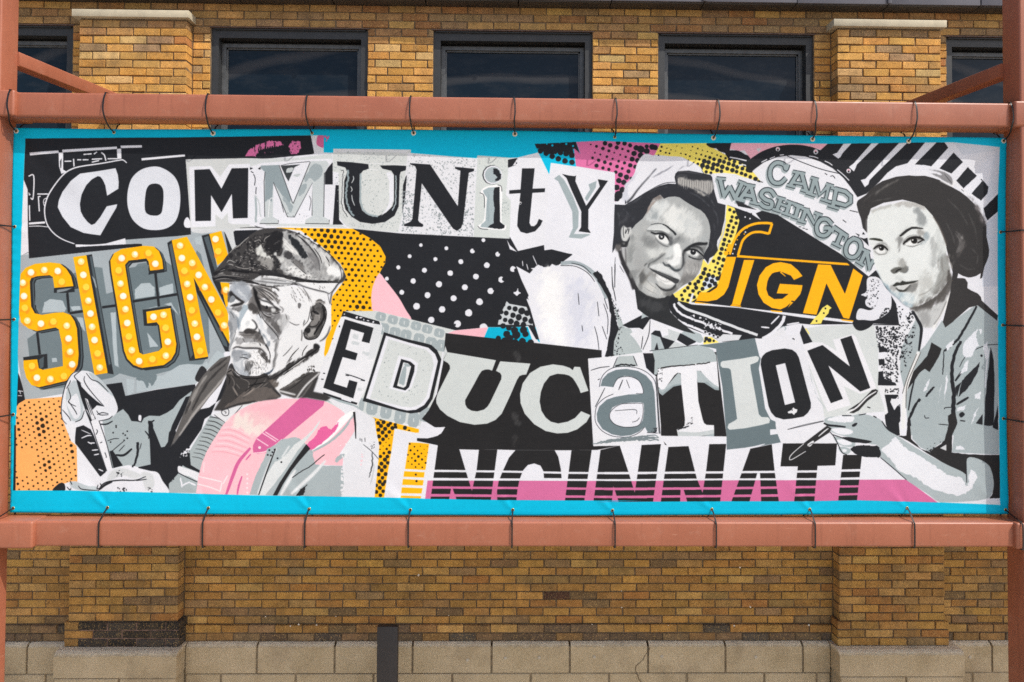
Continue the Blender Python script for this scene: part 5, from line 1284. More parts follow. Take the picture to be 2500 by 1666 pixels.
    L((36, 38, 42), 30, '1400,650 1470,625 1560,622 1650,640 1730,700 1800,760', taper=.4, f=1)
    L((52, 54, 57), 24, '1560,580 1680,580 1750,640 1800,720', taper=.5, f=1)
    L((60, 62, 64), 22, '1500,750 1580,790 1680,805 1750,790', taper=.6, f=2)
    S((110, 112, 113), '1690,740 1780,740 1760,830 1650,830', f=6)
    # nose
    S((110, 112, 114), '1385,640 1440,630 1420,760 1415,900 1360,1000 1330,1035 1370,860', f=6)
    L((70, 72, 75), 20, '1440,630 1400,700 1405,860 1370,980', taper=.6, f=3)
    S((234, 237, 238), '1240,525 1330,520 1360,600 1370,720 1365,860 1330,930 1270,950 1180,930 1090,870 1010,830 1060,810 1170,790 1210,650', f=6)
    S((205, 210, 211), '1060,700 1190,560 1210,650 1160,780 1040,810', f=10)
    L((54, 58, 63), 26, '1010,865 1050,925 1120,915 1160,970 1220,1020 1290,1020 1350,990', taper=.5, f=1)
    S((72, 80, 86), '1140,940 1240,990 1330,1000 1290,1040 1200,1030', f=4)
    L((135, 137, 138), 44, '1060,690 960,780 860,840 760,880 720,960', taper=.7, f=7)
    L((60, 61, 63), 18, '650,945 680,905 720,880', taper=.6, f=1)
    # mouth
    S((214, 218, 219), '755,950 860,910 960,890 1040,930 1150,990 1260,1060 1340,1140 1330,1210 1230,1160 1100,1090 950,1030 830,1000', f=4)
    S((230, 232, 232), '820,1040 960,1110 1120,1180 1240,1260 1180,1310 1080,1300 950,1260 870,1170', f=1)
    P((66, 68, 71), '735,970 800,1000 900,1035 1000,1075 1100,1115 1200,1155 1320,1200 1300,1260 1250,1275 1190,1235 1100,1190 950,1115 810,1035', f=1)
    L((38, 40, 43), 22, '1180,1220 1250,1255 1310,1215', taper=.5, f=1)
    L((150, 152, 152), 9, '870,1120 960,1200 1070,1240 1170,1215', taper=.5, f=1)
    S((196, 199, 199), '880,1180 970,1250 1090,1300 1210,1290 1160,1350 1040,1350 930,1280', f=3)
    S((70, 72, 74), '850,1260 950,1350 1070,1390 1190,1360 1270,1270 1220,1390 1100,1430 980,1400', f=3)
    S((150, 151, 150), '740,1000 830,1060 860,1200 800,1180 750,1100', f=10)
    S((112, 112, 110), '540,1110 620,1040 690,1060 680,1180 600,1280 550,1230', f=14)
    S((200, 202, 200), '680,1260 860,1300 1000,1420 1010,1500 860,1500 720,1400', f=16)
    S((105, 105, 104), '1040,1430 1160,1430 1300,1340 1240,1430 1100,1510 1040,1540', f=7)
    clip()
    # ear, earring, neck edge
    S((202, 205, 205), '205,260 250,170 290,190 330,210 400,200 405,300 350,410 295,475 225,430', f=1)
    LL((58, 60, 64), 14, '255,180 250,300 265,400', '300,230 290,320 340,220 350,300', '370,220 340,330', taper=.5)
    S((44, 45, 48), '180,480 320,475 330,560 210,575', f=1)
    S((110, 112, 114), '225,500 290,495 280,530', f=3)
    P((178, 181, 183), '235,595 290,590 300,930 260,890 225,740')
    LL((66, 64, 64), 18, '215,580 220,740 265,900 300,990', '295,590 300,900', f=1)
    L((50, 50, 53), 60, '175,640 220,800 300,980 400,1180 470,1380', w2=100, f=1)
    S((96, 94, 94), '90,560 190,540 170,660 120,640', f=6)
    LL(BLK, 9, '30,955 40,1180 60,1360 95,1568', '98,770 85,1000 90,1350', '180,930 260,1070', taper=.5)


def art_woman2():
    FSC[:] = [0.6, 0.5]
    # shirt
    tile(*TJ)
    P((165, 177, 181), '1380,480 1440,640 1430,850 1480,800 1640,560 1700,600 1960,415 2000,420 2185,570 2185,1660 1330,1660 1290,1250 1230,1000 1230,640 1290,540')
    P((226, 228, 234), '985,590 1235,602 1290,540 1340,470 1385,470 1385,560 1250,820 1230,1250 1030,1190 1045,850')
    speckle(BLK, '1000,610 1230,620 1225,900 1130,900 1030,830', 260, 6, 15)
    speckle(BLK, '1150,640 1290,560 1390,560 1380,720 1260,960 1200,900', 200, 5, 14)
    speckle(BLK, '1060,920 1210,900 1240,1170 1060,1170', 150, 5, 13)
    speckle(BLK, '1230,900 1330,800 1370,780 1330,960 1250,1080', 40, 6, 14)
    P(BLK, '1035,800 1120,830 1115,862 1040,866'); P(BLK, '1035,930 1090,930 1095,980 1040,990'); P(BLK, '1035,1050 1080,1045 1080,1110 1200,1160 1210,1185 1030,1180')
    L(BLK, 8, '985,600 1230,603')
    P(WHT, '1090,860 1120,865 1100,910 1045,915 1042,868')
    P((226, 228, 233), '1030,1190 1230,1180 1250,1660 1100,1660 1090,1300')
    P(BLK, '1095,1270 1225,1270 1230,1310 1160,1310 1150,1340 1190,1420 1215,1380 1245,1360 1250,1460 1230,1500 1245,1660 1200,1660 1110,1560 1100,1470 1130,1440')
    P(BLK, '1100,1460 1250,1460 1245,1530 1215,1560 1210,1660 1150,1700 1100,1500', j=3)
    speckle(BLK, '1090,1210 1240,1210 1230,1260 1100,1260', 22, 6, 14)
    speckle(WHT, '1150,1290 1240,1290 1240,1400 1170,1390', 10, 6, 14)
    # neck area and hair come after; lapels, folds
    P((42, 42, 44), '1540,770 1640,830 1610,910 1580,960 1525,1055 1480,1022 1430,1060 1380,1140 1310,1225 1312,1140 1360,1060 1500,900', j=2)
    L(BLK, 16, '1380,1130 1350,1260 1325,1420', taper=.5); L(BLK, 26, '1440,1310 1390,1380 1345,1490 1330,1568', j=3, w2=40)
    L(BLK, 24, '1972,425 1910,540 1850,650 1800,730 1740,790 1665,850', j=3, taper=.3)
    L(BLK, 10, '1660,840 1655,1000 1650,1080', j=3, taper=.5)
    L(BLK, 26, '1825,760 1775,850 1745,960 1738,1120 1760,1250 1755,1400 1770,1560', j=4, w2=44)
    P(BLK, '2005,958 1985,1060 1930,1150 1880,1220 1800,1295 1830,1150 1880,1080 1950,1020', j=4)
    P(BLK, '1830,1145 1790,1290 1770,1200', j=3)
    L(BLK, 20, '1835,1045 1770,1140', taper=.3); L(BLK, 24, '1900,1295 1785,1365', taper=.5)
    P(BLK, '2110,808 2140,950 2145,1150 2140,1568 2050,1568 2060,1300 2085,1050', j=3)
    L(BLK, 7, '2180,788 2060,800 1920,860 1850,930 1810,1005', taper=.3)
    P(BLK, '2180,1370 2185,1660 2130,1580'); P(BLK, '1970,1545 2035,1455 2035,1560')
    S(BLK, '1810,1460 1840,1435 1865,1460 1830,1490')
    L(BLK, 22, '1490,1290 1530,1240 1570,1200', j=4, taper=.5); L(BLK, 8, '1480,1468 1490,1500 1525,1495'); L(BLK, 8, '1670,1410 1680,1395 1750,1390')
    D(BLK, 12, '2022,897')
    for s in ('1850,780 1940,680 1985,640 1970,720 2000,800 1960,830 1930,900 1870,920 1840,880', '1680,800 1760,740 1740,800 1690,850', '1500,1150 1530,1120 1500,1220 1470,1240', '1640,1170 1625,1280 1615,1350 1625,1250', '1690,1050 1705,1130 1665,1330 1670,1200', '1960,1270 2020,1240 2010,1310 1960,1310', '1790,1400 1880,1370 1850,1420 1790,1430', '2000,1380 1960,1490 1930,1560 1950,1460', '2040,800 2080,760 2090,900 2060,950', '1990,650 2030,640 2020,700', '1870,960 1900,940 1880,1040 1810,1080'):
        P((222, 226, 234), s, j=6)
    L((222, 226, 234), 12, '2095,830 2070,1000 2060,1200', j=2)
    # collar edge, neck
    tile(*V2)
    P((194, 197, 198), '950,1250 1300,1230 1500,1080 1585,985 1560,1050 1450,1320 1330,1568 1100,1568 1040,1450', f=1)
    S((96, 94, 93), '900,1210 1050,1230 1250,1150 1420,1000 1520,840 1590,680 1600,900 1560,1010 1400,1160 1250,1260 1050,1300 940,1270', f=8)
    L((150, 150, 150), 24, '1150,1310 1300,1290 1420,1210', f=8, taper=.6)
    S((160, 162, 163), '1060,1320 1200,1300 1240,1450 1160,1568 1100,1500', f=12)
    L((235, 236, 236), 34, '1570,1010 1470,1260 1340,1480 1280,1600', f=1)
    LL((60, 60, 60), 9, '1500,1150 1400,1370 1300,1520', f=1)
    tile(*TJ)
    L((228, 230, 231), 36, '1420,860 1350,1050 1290,1250 1280,1400 1275,1600')
    LL((80, 78, 76), 7, '1400,880 1320,1080 1265,1260', '1440,860 1380,1000 1310,1180 1300,1400', taper=.3)
    L(BLK, 30, '1365,475 1400,540 1440,620 1440,700 1420,850', taper=.5)
    speckle(BLK, '1290,500 1380,450 1380,540 1300,560', 24, 8, 18)
    # hair and beret
    tile(*V2)
    P((54, 53, 54), '70,-395 80,-440 100,-465 220,-545 300,-645 400,-715 480,-765 700,-835 900,-855 1000,-845 1150,-848 1280,-815 1400,-775 1600,-665 1720,-600 1830,-515 1950,-395 2010,-310 2060,-240 2110,-140 2142,-40 2145,110 2170,230 2188,330 2180,430 2150,510 2110,600 2090,690 2075,775 2038,792 2055,700 1980,745 1900,768 1850,770 1760,745 1690,705 1670,780 1760,782 1800,790 1840,850 1835,940 1900,980 2000,1025 2050,1080 2065,1140 2322,1375 2310,1462 2000,1215 1860,1250 1700,1390 1640,1440 1600,1480 1480,1568 1440,1480 1500,1250 1560,1010 1600,690 1500,300 1350,-60 1000,-420 800,-470 500,-420 300,-330 240,-150 240,60 170,-20 140,-170 100,-270')
    S((108, 106, 104), '340,-525 420,-620 600,-740 830,-828 700,-760 560,-680 450,-610', f=4)
    S((112, 108, 110), '1850,-525 1900,-520 1960,-440 2040,-310 2110,-120 2140,-20 2080,-110 2000,-280 1940,-400', f=7)
    S((140, 140, 144), '1205,-950 1280,-945 1400,-930 1540,-860 1600,-770 1605,-700 1540,-730 1420,-800 1240,-885 1330,-880 1420,-850 1400,-890', f=2)
    L((232, 233, 236), 26, '1400,-770 1590,-690 1620,-760 1720,-660 1850,-560 1920,-540', taper=.4, f=1)
    LL((70, 70, 74), 8, '1460,-880 1560,-760', '1500,-830 1590,-730', '1740,-640 1780,-600', taper=.5)
    S((84, 82, 82), '1650,30 1740,120 1790,230 1760,310 1690,400 1640,450 1650,300 1700,200', f=12)
    L((128, 126, 126), 12, '1660,30 1770,170 1790,240', taper=.7, f=3)
    L((120, 118, 118), 12, '1690,320 1720,250 1700,350', taper=.7, f=3)
    # face
    FC = '250,-210 330,-300 460,-345 650,-400 800,-445 900,-440 1000,-420 1150,-360 1280,-220 1340,-120 1380,-50 1440,90 1470,170 1495,240 1505,340 1490,430 1530,520 1560,590 1540,700 1500,850 1460,920 1400,1000 1300,1080 1200,1140 1050,1220 980,1245 930,1252 860,1225 800,1170 700,1080 600,1000 500,880 440,760 390,640 350,520 345,420 330,330 290,260 265,180 250,100 240,-60'
    P((224, 229, 229), FC)
    clip(FC)
    S((186, 186, 184), '440,-340 650,-410 850,-450 1050,-410 1200,-300 1320,-120 1200,-260 1080,-330 850,-370 600,-350', f=6)
    S((196, 201, 201), '1300,-150 1400,40 1480,220 1520,480 1490,800 1420,700 1380,400 1300,100', f=16)
    S((170, 176, 178), '960,-320 1060,-310 1150,-230 1185,-120 1150,-40 1060,-30 1030,-120 1040,-210', f=8)
    S((168, 173, 173), '1380,420 1480,360 1550,560 1520,760 1460,920 1300,1060 1150,1150 1080,1120 1200,1000 1330,800 1360,600', f=14)
    S((196, 199, 197), '1080,740 1200,700 1320,720 1300,900 1160,1050 1020,1090 1030,950', f=18)
    S((178, 183, 184), '1200,140 1300,160 1320,350 1330,520 1290,650 1250,500 1270,320', f=12, a=.7)
    S((100, 98, 96), '1560,590 1540,720 1500,860 1400,1010 1200,1150 1050,1225 930,1255 1010,1190 1180,1100 1340,980 1450,840', f=8)
    S((150, 172, 184), '470,830 600,1000 720,1100 820,1190 900,1240 960,1210 820,1140 700,1050 560,900', f=7)
    S((172, 190, 198), '640,950 760,1010 880,1040 990,1080 960,1170 820,1130 720,1060', f=12)
    S((236, 240, 240), '820,1060 900,1060 950,1100 900,1150 830,1120', f=8)
    LL((130, 128, 126), 12, '1380,460 1370,560 1380,650', '1430,430 1440,600 1460,700', '1500,380 1550,560', f=3, taper=.7)
    L((160, 160, 158), 9, '1080,750 1180,710 1300,690', f=2, taper=.7)
    # brows
    P((60, 62, 56), '262,160 300,148 360,143 440,155 480,172 492,192 430,186 360,172', f=1)
    P((52, 52, 52), '745,105 800,55 860,5 950,-35 1020,-35 1130,-12 1135,-2 1040,-8 950,-8 880,35 820,85 775,118', f=1)
    S((172, 174, 174), '720,130 790,110 800,180 780,250 760,370 735,360 730,240 700,170', f=7)
    S((132, 134, 134), '745,130 790,120 790,200 760,230', f=6, a=.7)
    S((160, 160, 158), '1035,10 1130,5 1160,60 1180,110 1100,100 1040,90', f=5)
    S((158, 170, 176), '1150,60 1250,95 1245,150 1180,210 1080,250 1140,180', f=6)
    # eyes
    S((188, 191, 190), '340,250 470,225 560,260 590,330 540,400 440,410 350,350', f=8)
    S((104, 105, 104), '345,312 400,262 470,248 540,280 572,330 520,300 430,290 370,320', f=2)
    S((232, 235, 235), '380,330 430,305 500,310 535,355 480,390 410,390', f=1)
    D((50, 48, 46), 42, '470,303', jit=.02); D((22, 22, 24), 20, '470,300'); D((245, 246, 246), 12, '454,294')
    L((34, 33, 34), 20, '340,320 395,268 465,252 525,285 568,335', taper=.5, f=1)
    LL((110, 110, 110), 7, '345,345 430,398 530,395', '460,195 540,230 575,300', f=1, taper=.6)
    S((112, 112, 110), '800,220 870,150 980,115 1090,120 1150,170 1050,160 930,170 860,220', f=3)
    S((234, 237, 237), '850,245 920,190 1000,180 1085,200 1030,240 930,265', f=1)
    D((44, 42, 40), 52, '988,182', jit=.02); D((20, 20, 22), 24, '990,182'); D((240, 242, 242), 11, '962,176')
    L((34, 33, 34), 24, '815,240 850,200 920,145 1000,122 1080,135 1150,180', taper=.5, f=1)
    L((34, 33, 34), 22, '1030,220 1090,190 1130,165', taper=.6, f=1)
    LL((90, 90, 90), 9, '800,225 830,255 850,235', '870,265 960,275 1060,245', f=1, taper=.5)
    # nose, mouth
    S((182, 184, 182), '745,470 800,450 850,520 885,590 860,640 790,600 740,560', f=7)
    S((112, 113, 110), '615,655 680,620 760,605 840,610 885,600 880,670 810,695 740,690 680,705 640,685', f=4)
    L((34, 33, 34), 18, '690,690 730,655 780,635', taper=.5, f=1)
    L((40, 42, 46), 12, '800,690 850,690 885,650 885,590', taper=.5, f=1)
    L((90, 90, 88), 14, '618,660 650,690 690,705', taper=.4, f=1)
    S((180, 184, 183), '690,740 780,740 800,800 720,830 680,800', f=10, a=.6)
    S((158, 158, 156), '900,880 1040,830 1050,900 990,980 900,1000 860,970', f=8)
    S((170, 172, 171), '600,920 680,900 700,990 640,980', f=7)
    P((62, 64, 60), '645,902 700,852 730,848 760,858 800,822 850,840 900,838 1048,820 990,850 900,868 830,885 780,895 740,888 680,912', f=1)
    S((205, 208, 207), '705,925 760,905 830,895 925,870 900,915 840,950 770,960', f=1)
    S((74, 74, 71), '695,930 750,965 830,965 930,890 915,945 850,995 770,998 720,975', f=2)
    L((36, 36, 36), 10, '645,905 740,892 830,882 930,862 1048,820', taper=.3)
    L((120, 118, 116), 10, '850,1000 920,960', f=2)
    clip()
    L((104, 120, 130), 10, '400,660 480,830 600,1000 720,1100 820,1200 930,1255', f=1, taper=.4)
    LL((120, 116, 112), 16, '1500,420 1560,480 1600,560 1560,640', '1520,330 1560,430 1620,500', '1600,400 1620,520 1570,640', f=4, taper=.7)
    L((180, 178, 176), 8, '230,-170 225,-60 240,60', f=1)


def art_woman2_detail():
    tile(*V2)
    # beret and hair: dry highlights, soft strands
    for q in ('160,-420 320,-560 520,-680', '260,-420 460,-470 700,-500', '330,-540 440,-640 600,-730 800,-810', '1500,-500 1700,-300 1850,-60', '1500,-100 1600,100 1640,260', '1850,-260 1960,0 2000,260', '1700,560 1850,640 1990,620', '1900,300 2000,420 1990,560'):
        L((84, 83, 83), 22, q, taper=.8, f=2, a=.55)
    for k in range(9):
        x = 1640 + 16 * k
        L((112, 110, 110), 8, [(x, 60 + 14 * k), (x + 70 - 8 * k, 200 + 12 * k), (x + 10 - 12 * k, 380)], taper=.8, a=.6)
    LL((150, 147, 144), 10, '1500,420 1550,520 1590,620', '1520,470 1580,560 1600,650', '1460,400 1500,500 1520,600', taper=.8)
    L((98, 90, 86), 18, '1290,-200 1390,-40 1480,180 1500,260', taper=.6, f=1)
    # modelling of the face
    S((150, 155, 157), '1010,-330 1100,-290 1170,-180 1180,-90 1120,-60 1060,-120 1040,-220', f=5, a=.8)
    S((190, 192, 190), '300,-310 480,-360 640,-400 600,-350 440,-310 330,-260', f=3)
    S((142, 144, 144), '735,120 790,110 800,190 775,260 760,380 735,330 735,220', f=3, a=.8)
    S((176, 180, 180), '1240,120 1330,180 1350,330 1340,480 1300,620 1260,520 1270,330', f=5, a=.7)
    S((150, 152, 150), '1400,520 1480,440 1545,560 1520,720 1450,880 1330,1000 1240,1060 1330,900 1390,740', f=6, a=.75)
    LL((120, 118, 115), 11, '1375,460 1365,560 1380,660', '1420,440 1430,590 1455,700', '1490,400 1540,540', '1470,700 1420,820 1330,920', '1050,1060 1180,1010 1280,930', taper=.8, f=1)
    S((84, 82, 80), '1545,640 1520,760 1490,880 1400,1000 1220,1135 1060,1220 960,1250 1100,1250 1300,1170 1470,1020 1570,830', f=4)
    S((200, 204, 203), '700,100 760,60 900,-60 860,20 780,110', f=4, a=.6)
    # eyes and brows
    P((44, 44, 44), '748,108 800,58 860,6 950,-34 1020,-34 1130,-12 1134,-2 1040,-6 950,-4 880,40 822,88 775,120')
    P((52, 54, 48), '262,160 300,147 360,142 440,154 482,172 494,194 430,188 360,174')
    L((26, 25, 26), 24, '342,318 398,272 468,258 528,292 572,338', taper=.5)
    L((26, 25, 26), 26, '812,242 850,204 920,152 1000,130 1084,144 1150,180', taper=.5)
    L((40, 39, 40), 14, '1040,226 1090,200 1140,168', taper=.6)
    LL((120, 121, 120), 7, '360,352 430,402 530,396 562,350', '860,262 960,282 1070,242 1130,200', '820,170 900,110 1000,92 1100,105', '380,240 470,218 550,250', taper=.6)
    D((18, 18, 20), 30, '472,302 992,180'); D((245, 246, 246), 9, '456,292 968,172')
    # nose and lips
    S((96, 97, 94), '618,658 690,628 760,612 800,640 760,672 690,700 640,688', f=2)
    S((120, 121, 118), '800,560 880,590 885,650 850,690 800,690 830,640', f=3, a=.8)
    L((24, 24, 25), 18, '690,688 730,652 785,634', taper=.5)
    S((166, 168, 166), '760,470 810,470 850,540 830,600 780,590', f=3, a=.8)
    P((50, 52, 49), '645,902 702,852 730,850 762,860 800,824 850,842 900,840 1048,820 990,852 900,870 830,887 780,896 740,890 680,912')
    S((58, 58, 56), '700,935 750,968 830,970 925,900 910,945 850,992 770,995 725,975', f=1)
    S((130, 132, 131), '900,930 1000,870 1040,890 980,980 880,1000 850,990', f=3, a=.8)


def art_plate():
    pass


def art_hand():
    tile(*TO)
    P((42, 42, 44), '1320,640 1340,640 1355,830 1450,930 1540,960 1560,930 1640,880 1680,820 1710,700 1705,610 1770,570 1795,680 1745,800 1740,960 1900,980 2195,985 2197,1400 2090,1395 2130,1350 2110,1200 2060,1060 1960,1010 1885,1020 1890,1250 1870,1170 1700,1085 1500,965 1290,830 1230,805 1310,800', j=3)
    P((205, 208, 212), '1630,920 1690,885 1690,945')
    P((166, 178, 182), '1745,960 1760,760 1800,690 2040,700 2120,715 2190,750 2190,978 1950,970', j=2)
    P((222, 226, 234), '1780,900 1830,895 1870,930 1780,935', j=5)
    P((166, 178, 182), '1345,640 1420,480 1500,470 1640,560 1700,620 1700,740 1670,850 1560,930 1530,955 1440,910 1365,830', j=3)
    speckle(BLK, '1500,930 1620,840 1700,800 1660,900 1540,960', 30, 6, 18)
    L(BLK, 7, '1480,605 1490,632 1525,630'); L(BLK, 8, '1615,690 1720,700', taper=.5); L(BLK, 12, '1820,655 1870,662', taper=.5)
    P(WHT, '1040,1000 1060,1010 1310,1222 880,1222 880,1005 960,1008')
    # arm
    S((170, 182, 186), '520,660 545,628 620,614 700,612 790,606 850,592 930,600 1000,622 1060,650 1130,735 1230,808 1350,885 1500,975 1700,1080 1860,1160 1878,1240 1884,1030 1960,1012 2065,1060 2115,1130 2138,1280 2095,1385 1990,1420 1880,1445 1640,1442 1500,1352 1300,1220 1180,1110 1060,1005 1040,900 960,880 830,835 640,785 570,745')
    P((222, 226, 234), '1610,1442 1800,1436 2000,1420 2196,1395 2196,1460')
    S((226, 229, 236), '1075,935 1140,885 1190,822 1240,850 1290,910 1440,1000 1560,1080 1640,1130 1720,1182 1820,1200 1888,1278 1915,1140 1975,1160 1965,1240 1900,1330 1800,1372 1700,1350 1560,1312 1400,1205 1250,1145 1150,1020', j=9)
    L(BLK, 8, '1876,1020 1880,1250', taper=.3)
    L(BLK, 8, '1060,1010 1180,1110 1310,1225', taper=.4); L(BLK, 12, '1070,660 1130,740 1230,800', taper=.5)
    S((226, 229, 236), '548,650 600,625 690,615 800,622 800,650 780,670 690,672 620,665', j=4)
    S((226, 229, 236), '588,742 640,728 720,730 790,752 785,780 720,792 640,778')
    S((170, 182, 186), '610,810 700,820 780,835 820,880 790,910 700,900 640,870')
    S((226, 229, 236), '640,845 700,835 770,860 780,885 700,890')
    S((170, 182, 186), '655,920 700,905 770,930 765,965 720,980 680,960')
    S((226, 229, 236), '695,930 735,935 730,955 700,955')
    L(BLK, 20, '515,680 560,700 640,708 725,718', taper=.4)
    S(BLK, '690,820 760,815 850,830 975,855 930,875 850,868 780,862')
    L(BLK, 9, '575,765 620,820 650,880 690,960 740,985', taper=.3); L(BLK, 9, '600,790 700,825 800,860', taper=.4)
    S(BLK, '770,930 820,900 900,892 980,900 1040,905 1062,1000 1000,1010 900,1005 830,985', j=4)
    S(BLK, '785,700 815,680 838,682 820,708 795,715')
    L(BLK, 8, '690,608 780,608'); L(BLK, 9, '850,604 920,590', taper=.5); L(BLK, 10, '990,612 1020,628')
    # brush
    P((44, 44, 46), '655,590 740,560 860,480 975,362 1010,355 1032,368 1020,400 930,470 850,560 800,585 760,580 800,540')
    L((226, 228, 232), 15, '735,585 830,530 930,430 1015,375', taper=.5)
    P((44, 44, 46), '545,705 590,730 570,770 430,862 330,940 250,1005 205,1035 188,1020 200,985 330,870 420,800')
    L((228, 230, 234), 8, '345,950 210,1030 190,1015 220,970 325,878', taper=.3)
    L((228, 230, 234), 12, '465,808 520,760 560,730', taper=.6)
    S((228, 230, 234), '358,890 400,855 425,858 385,905', j=3); L(BLK, 6, '370,895 410,870')
    L(BLK, 5, '170,742 330,705 515,662')
    L(BLK, 10, '930,525 960,535')


def art_border():
    c = _to_canvas(inner_edge() * 1.0) if False else None
    tile(0, 0, 1)
    m = np.zeros((CH, CW), np.float32)
    cv = _cover([_to_canvas(inner_edge())])
    m[cv[1]:cv[1] + cv[2].shape[0], cv[0]:cv[0] + cv[2].shape[1]] = cv[2]
    m = m[:, :, None]
    ART[:] = ART * m + np.array(CYN, np.float32) / 255.0 * (1 - m)
    tile(*TK)
    P(BLK, '62,700 78,700 68,1325 45,1325')
    tile(*TB)
    D((212, 104, 150), None, '1450,150,14 1430,135,12 1440,175,8 1462,135,8')


def paint_banner():
    ART[:] = 1.0
    art_background(); art_dome(); art_sign2(); art_mid(); art_woman1(); art_woman1_detail(); art_education(); art_marquee(); art_peach()
    art_man_body(); art_city(); art_pink(); art_man_head(); art_man_detail(); art_plate(); art_woman2(); art_woman2_detail(); art_hand(); art_border()
    # brush streaks and roller texture of hand painting
    n = noise2(CH, CW, 9, 3) * .5 + noise2(CH, CW, 40, 4) * .5 + noise2(CH, CW, 150, 5) * .6
    st = noise2(CH, CW // 12, 3, 6)
    st = np.repeat(st, 12, 1)
    st = np.pad(st, ((0, 0), (0, CW - st.shape[1])), mode='edge')
    lum = ART.mean(2, keepdims=True)
    ART[:] = np.clip(ART * (1 + .035 * n[:, :, None]) + .02 * (n + st)[:, :, None] * np.clip(.6 - lum, 0, 1), 0, 1)
def art_education_top():
    pass


# ------------------------------------------------------------------ object helpers
def tag(o, label=None, cat=None, group=None, kind=None):
    if label: o['label'] = label
    if cat: o['category'] = cat
    if group: o['group'] = group
    if kind: o['kind'] = kind
    return o


def thing(name, label, cat, loc=(0, 0, 0), group=None):
    o = bpy.data.objects.new(name, None)
    o.empty_display_size = 0.1
    o.location = loc
    COL.objects.link(o)
    return tag(o, label, cat, group)


def link(name, me, parent=None, mat=None, loc=None):
    o = bpy.data.objects.new(name, me)
    COL.objects.link(o)
    if mat is not None and len(me.materials) == 0:
        me.materials.append(mat)
    if parent is not None:
        o.parent = parent
        if loc is None:
            o.location = [-c for c in world_loc(parent)]
        else:
            w = world_loc(parent)
            o.location = [loc[i] - w[i] for i in range(3)]
    elif loc is not None:
        o.location = loc
    return o


def world_loc(o):
    l = list(o.location)
    while o.parent is not None:
        o = o.parent
        l = [l[i] + o.location[i] for i in range(3)]
    return l


class MB:
    """collects boxes and sweeps, in world metres, into one mesh"""
    def __init__(self):
        self.v, self.f, self.c, self.s = [], [], [], []

    def add(self, vs, fs, col=None, smooth=False):
        n = len(self.v)
        self.v += [tuple(p) for p in vs]
        self.f += [tuple(i + n for i in f) for f in fs]
        self.c += [col] * len(vs)
        self.s += [smooth] * len(fs)

    def box(self, x0, x1, y0, y1, z0, z1, ch=0.0, col=None, back=True):
        """box whose front (y0, towards the street) edges are chamfered by ch"""
        if ch <= 0:
            vs = [(x0, y0, z0), (x1, y0, z0), (x1, y0, z1), (x0, y0, z1), (x0, y1, z0), (x1, y1, z0), (x1, y1, z1), (x0, y1, z1)]
            fs = [(0, 1, 2, 3), (1, 5, 6, 2), (4, 0, 3, 7), (3, 2, 6, 7), (4, 5, 1, 0)] + ([(5, 4, 7, 6)] if back else [])
        else:
            vs = [(x0 + ch, y0, z0 + ch), (x1 - ch, y0, z0 + ch), (x1 - ch, y0, z1 - ch), (x0 + ch, y0, z1 - ch),
                  (x0, y0 + ch, z0), (x1, y0 + ch, z0), (x1, y0 + ch, z1), (x0, y0 + ch, z1),
                  (x0, y1, z0), (x1, y1, z0), (x1, y1, z1), (x0, y1, z1)]
            fs = [(0, 1, 2, 3), (0, 4, 5, 1), (1, 5, 6, 2), (2, 6, 7, 3), (3, 7, 4, 0), (4, 8, 9, 5), (5, 9, 10, 6), (6, 10, 11, 7), (7, 11, 8, 4)] + ([(9, 8, 11, 10)] if back else [])
        self.add(vs, fs, col)

    def mesh(self, name, mat=None):
        me = bpy.data.meshes.new(name)
        me.from_pydata(self.v, [], self.f)
        if any(c is not None for c in self.c):
            a = me.color_attributes.new('tone', 'FLOAT_COLOR', 'POINT')
            a.data.foreach_set('color', np.array([(c or (1, 1, 1)) + (1.0,) for c in self.c], np.float32).ravel())
        if any(self.s):
            me.polygons.foreach_set('use_smooth', self.s)
        if mat is not None:
            me.materials.append(mat)
        me.update()
        return me

    def build(self, name, mat, parent=None):
        return link(name, self.mesh(name, mat), parent)


def bevel_box(name, mat, parent, x0, x1, y0, y1, z0, z1, r=0.006, seg=3):
    bm = bmesh.new()
    bmesh.ops.create_cube(bm, size=1)
    for v in bm.verts:
        v.co = Vector(((x0 + x1) / 2 + v.co.x * (x1 - x0), (y0 + y1) / 2 + v.co.y * (y1 - y0), (z0 + z1) / 2 + v.co.z * (z1 - z0)))
    bmesh.ops.bevel(bm, geom=list(bm.edges), offset=r, segments=seg, profile=0.5, affect='EDGES')
    for f in bm.faces:
        f.smooth = True
    me = bpy.data.meshes.new(name)
    bm.to_mesh(me)
    bm.free()
    me.materials.append(mat)
    o = link(name, me, parent)
    me.set_sharp_from_angle(angle=math.radians(40))
    return o


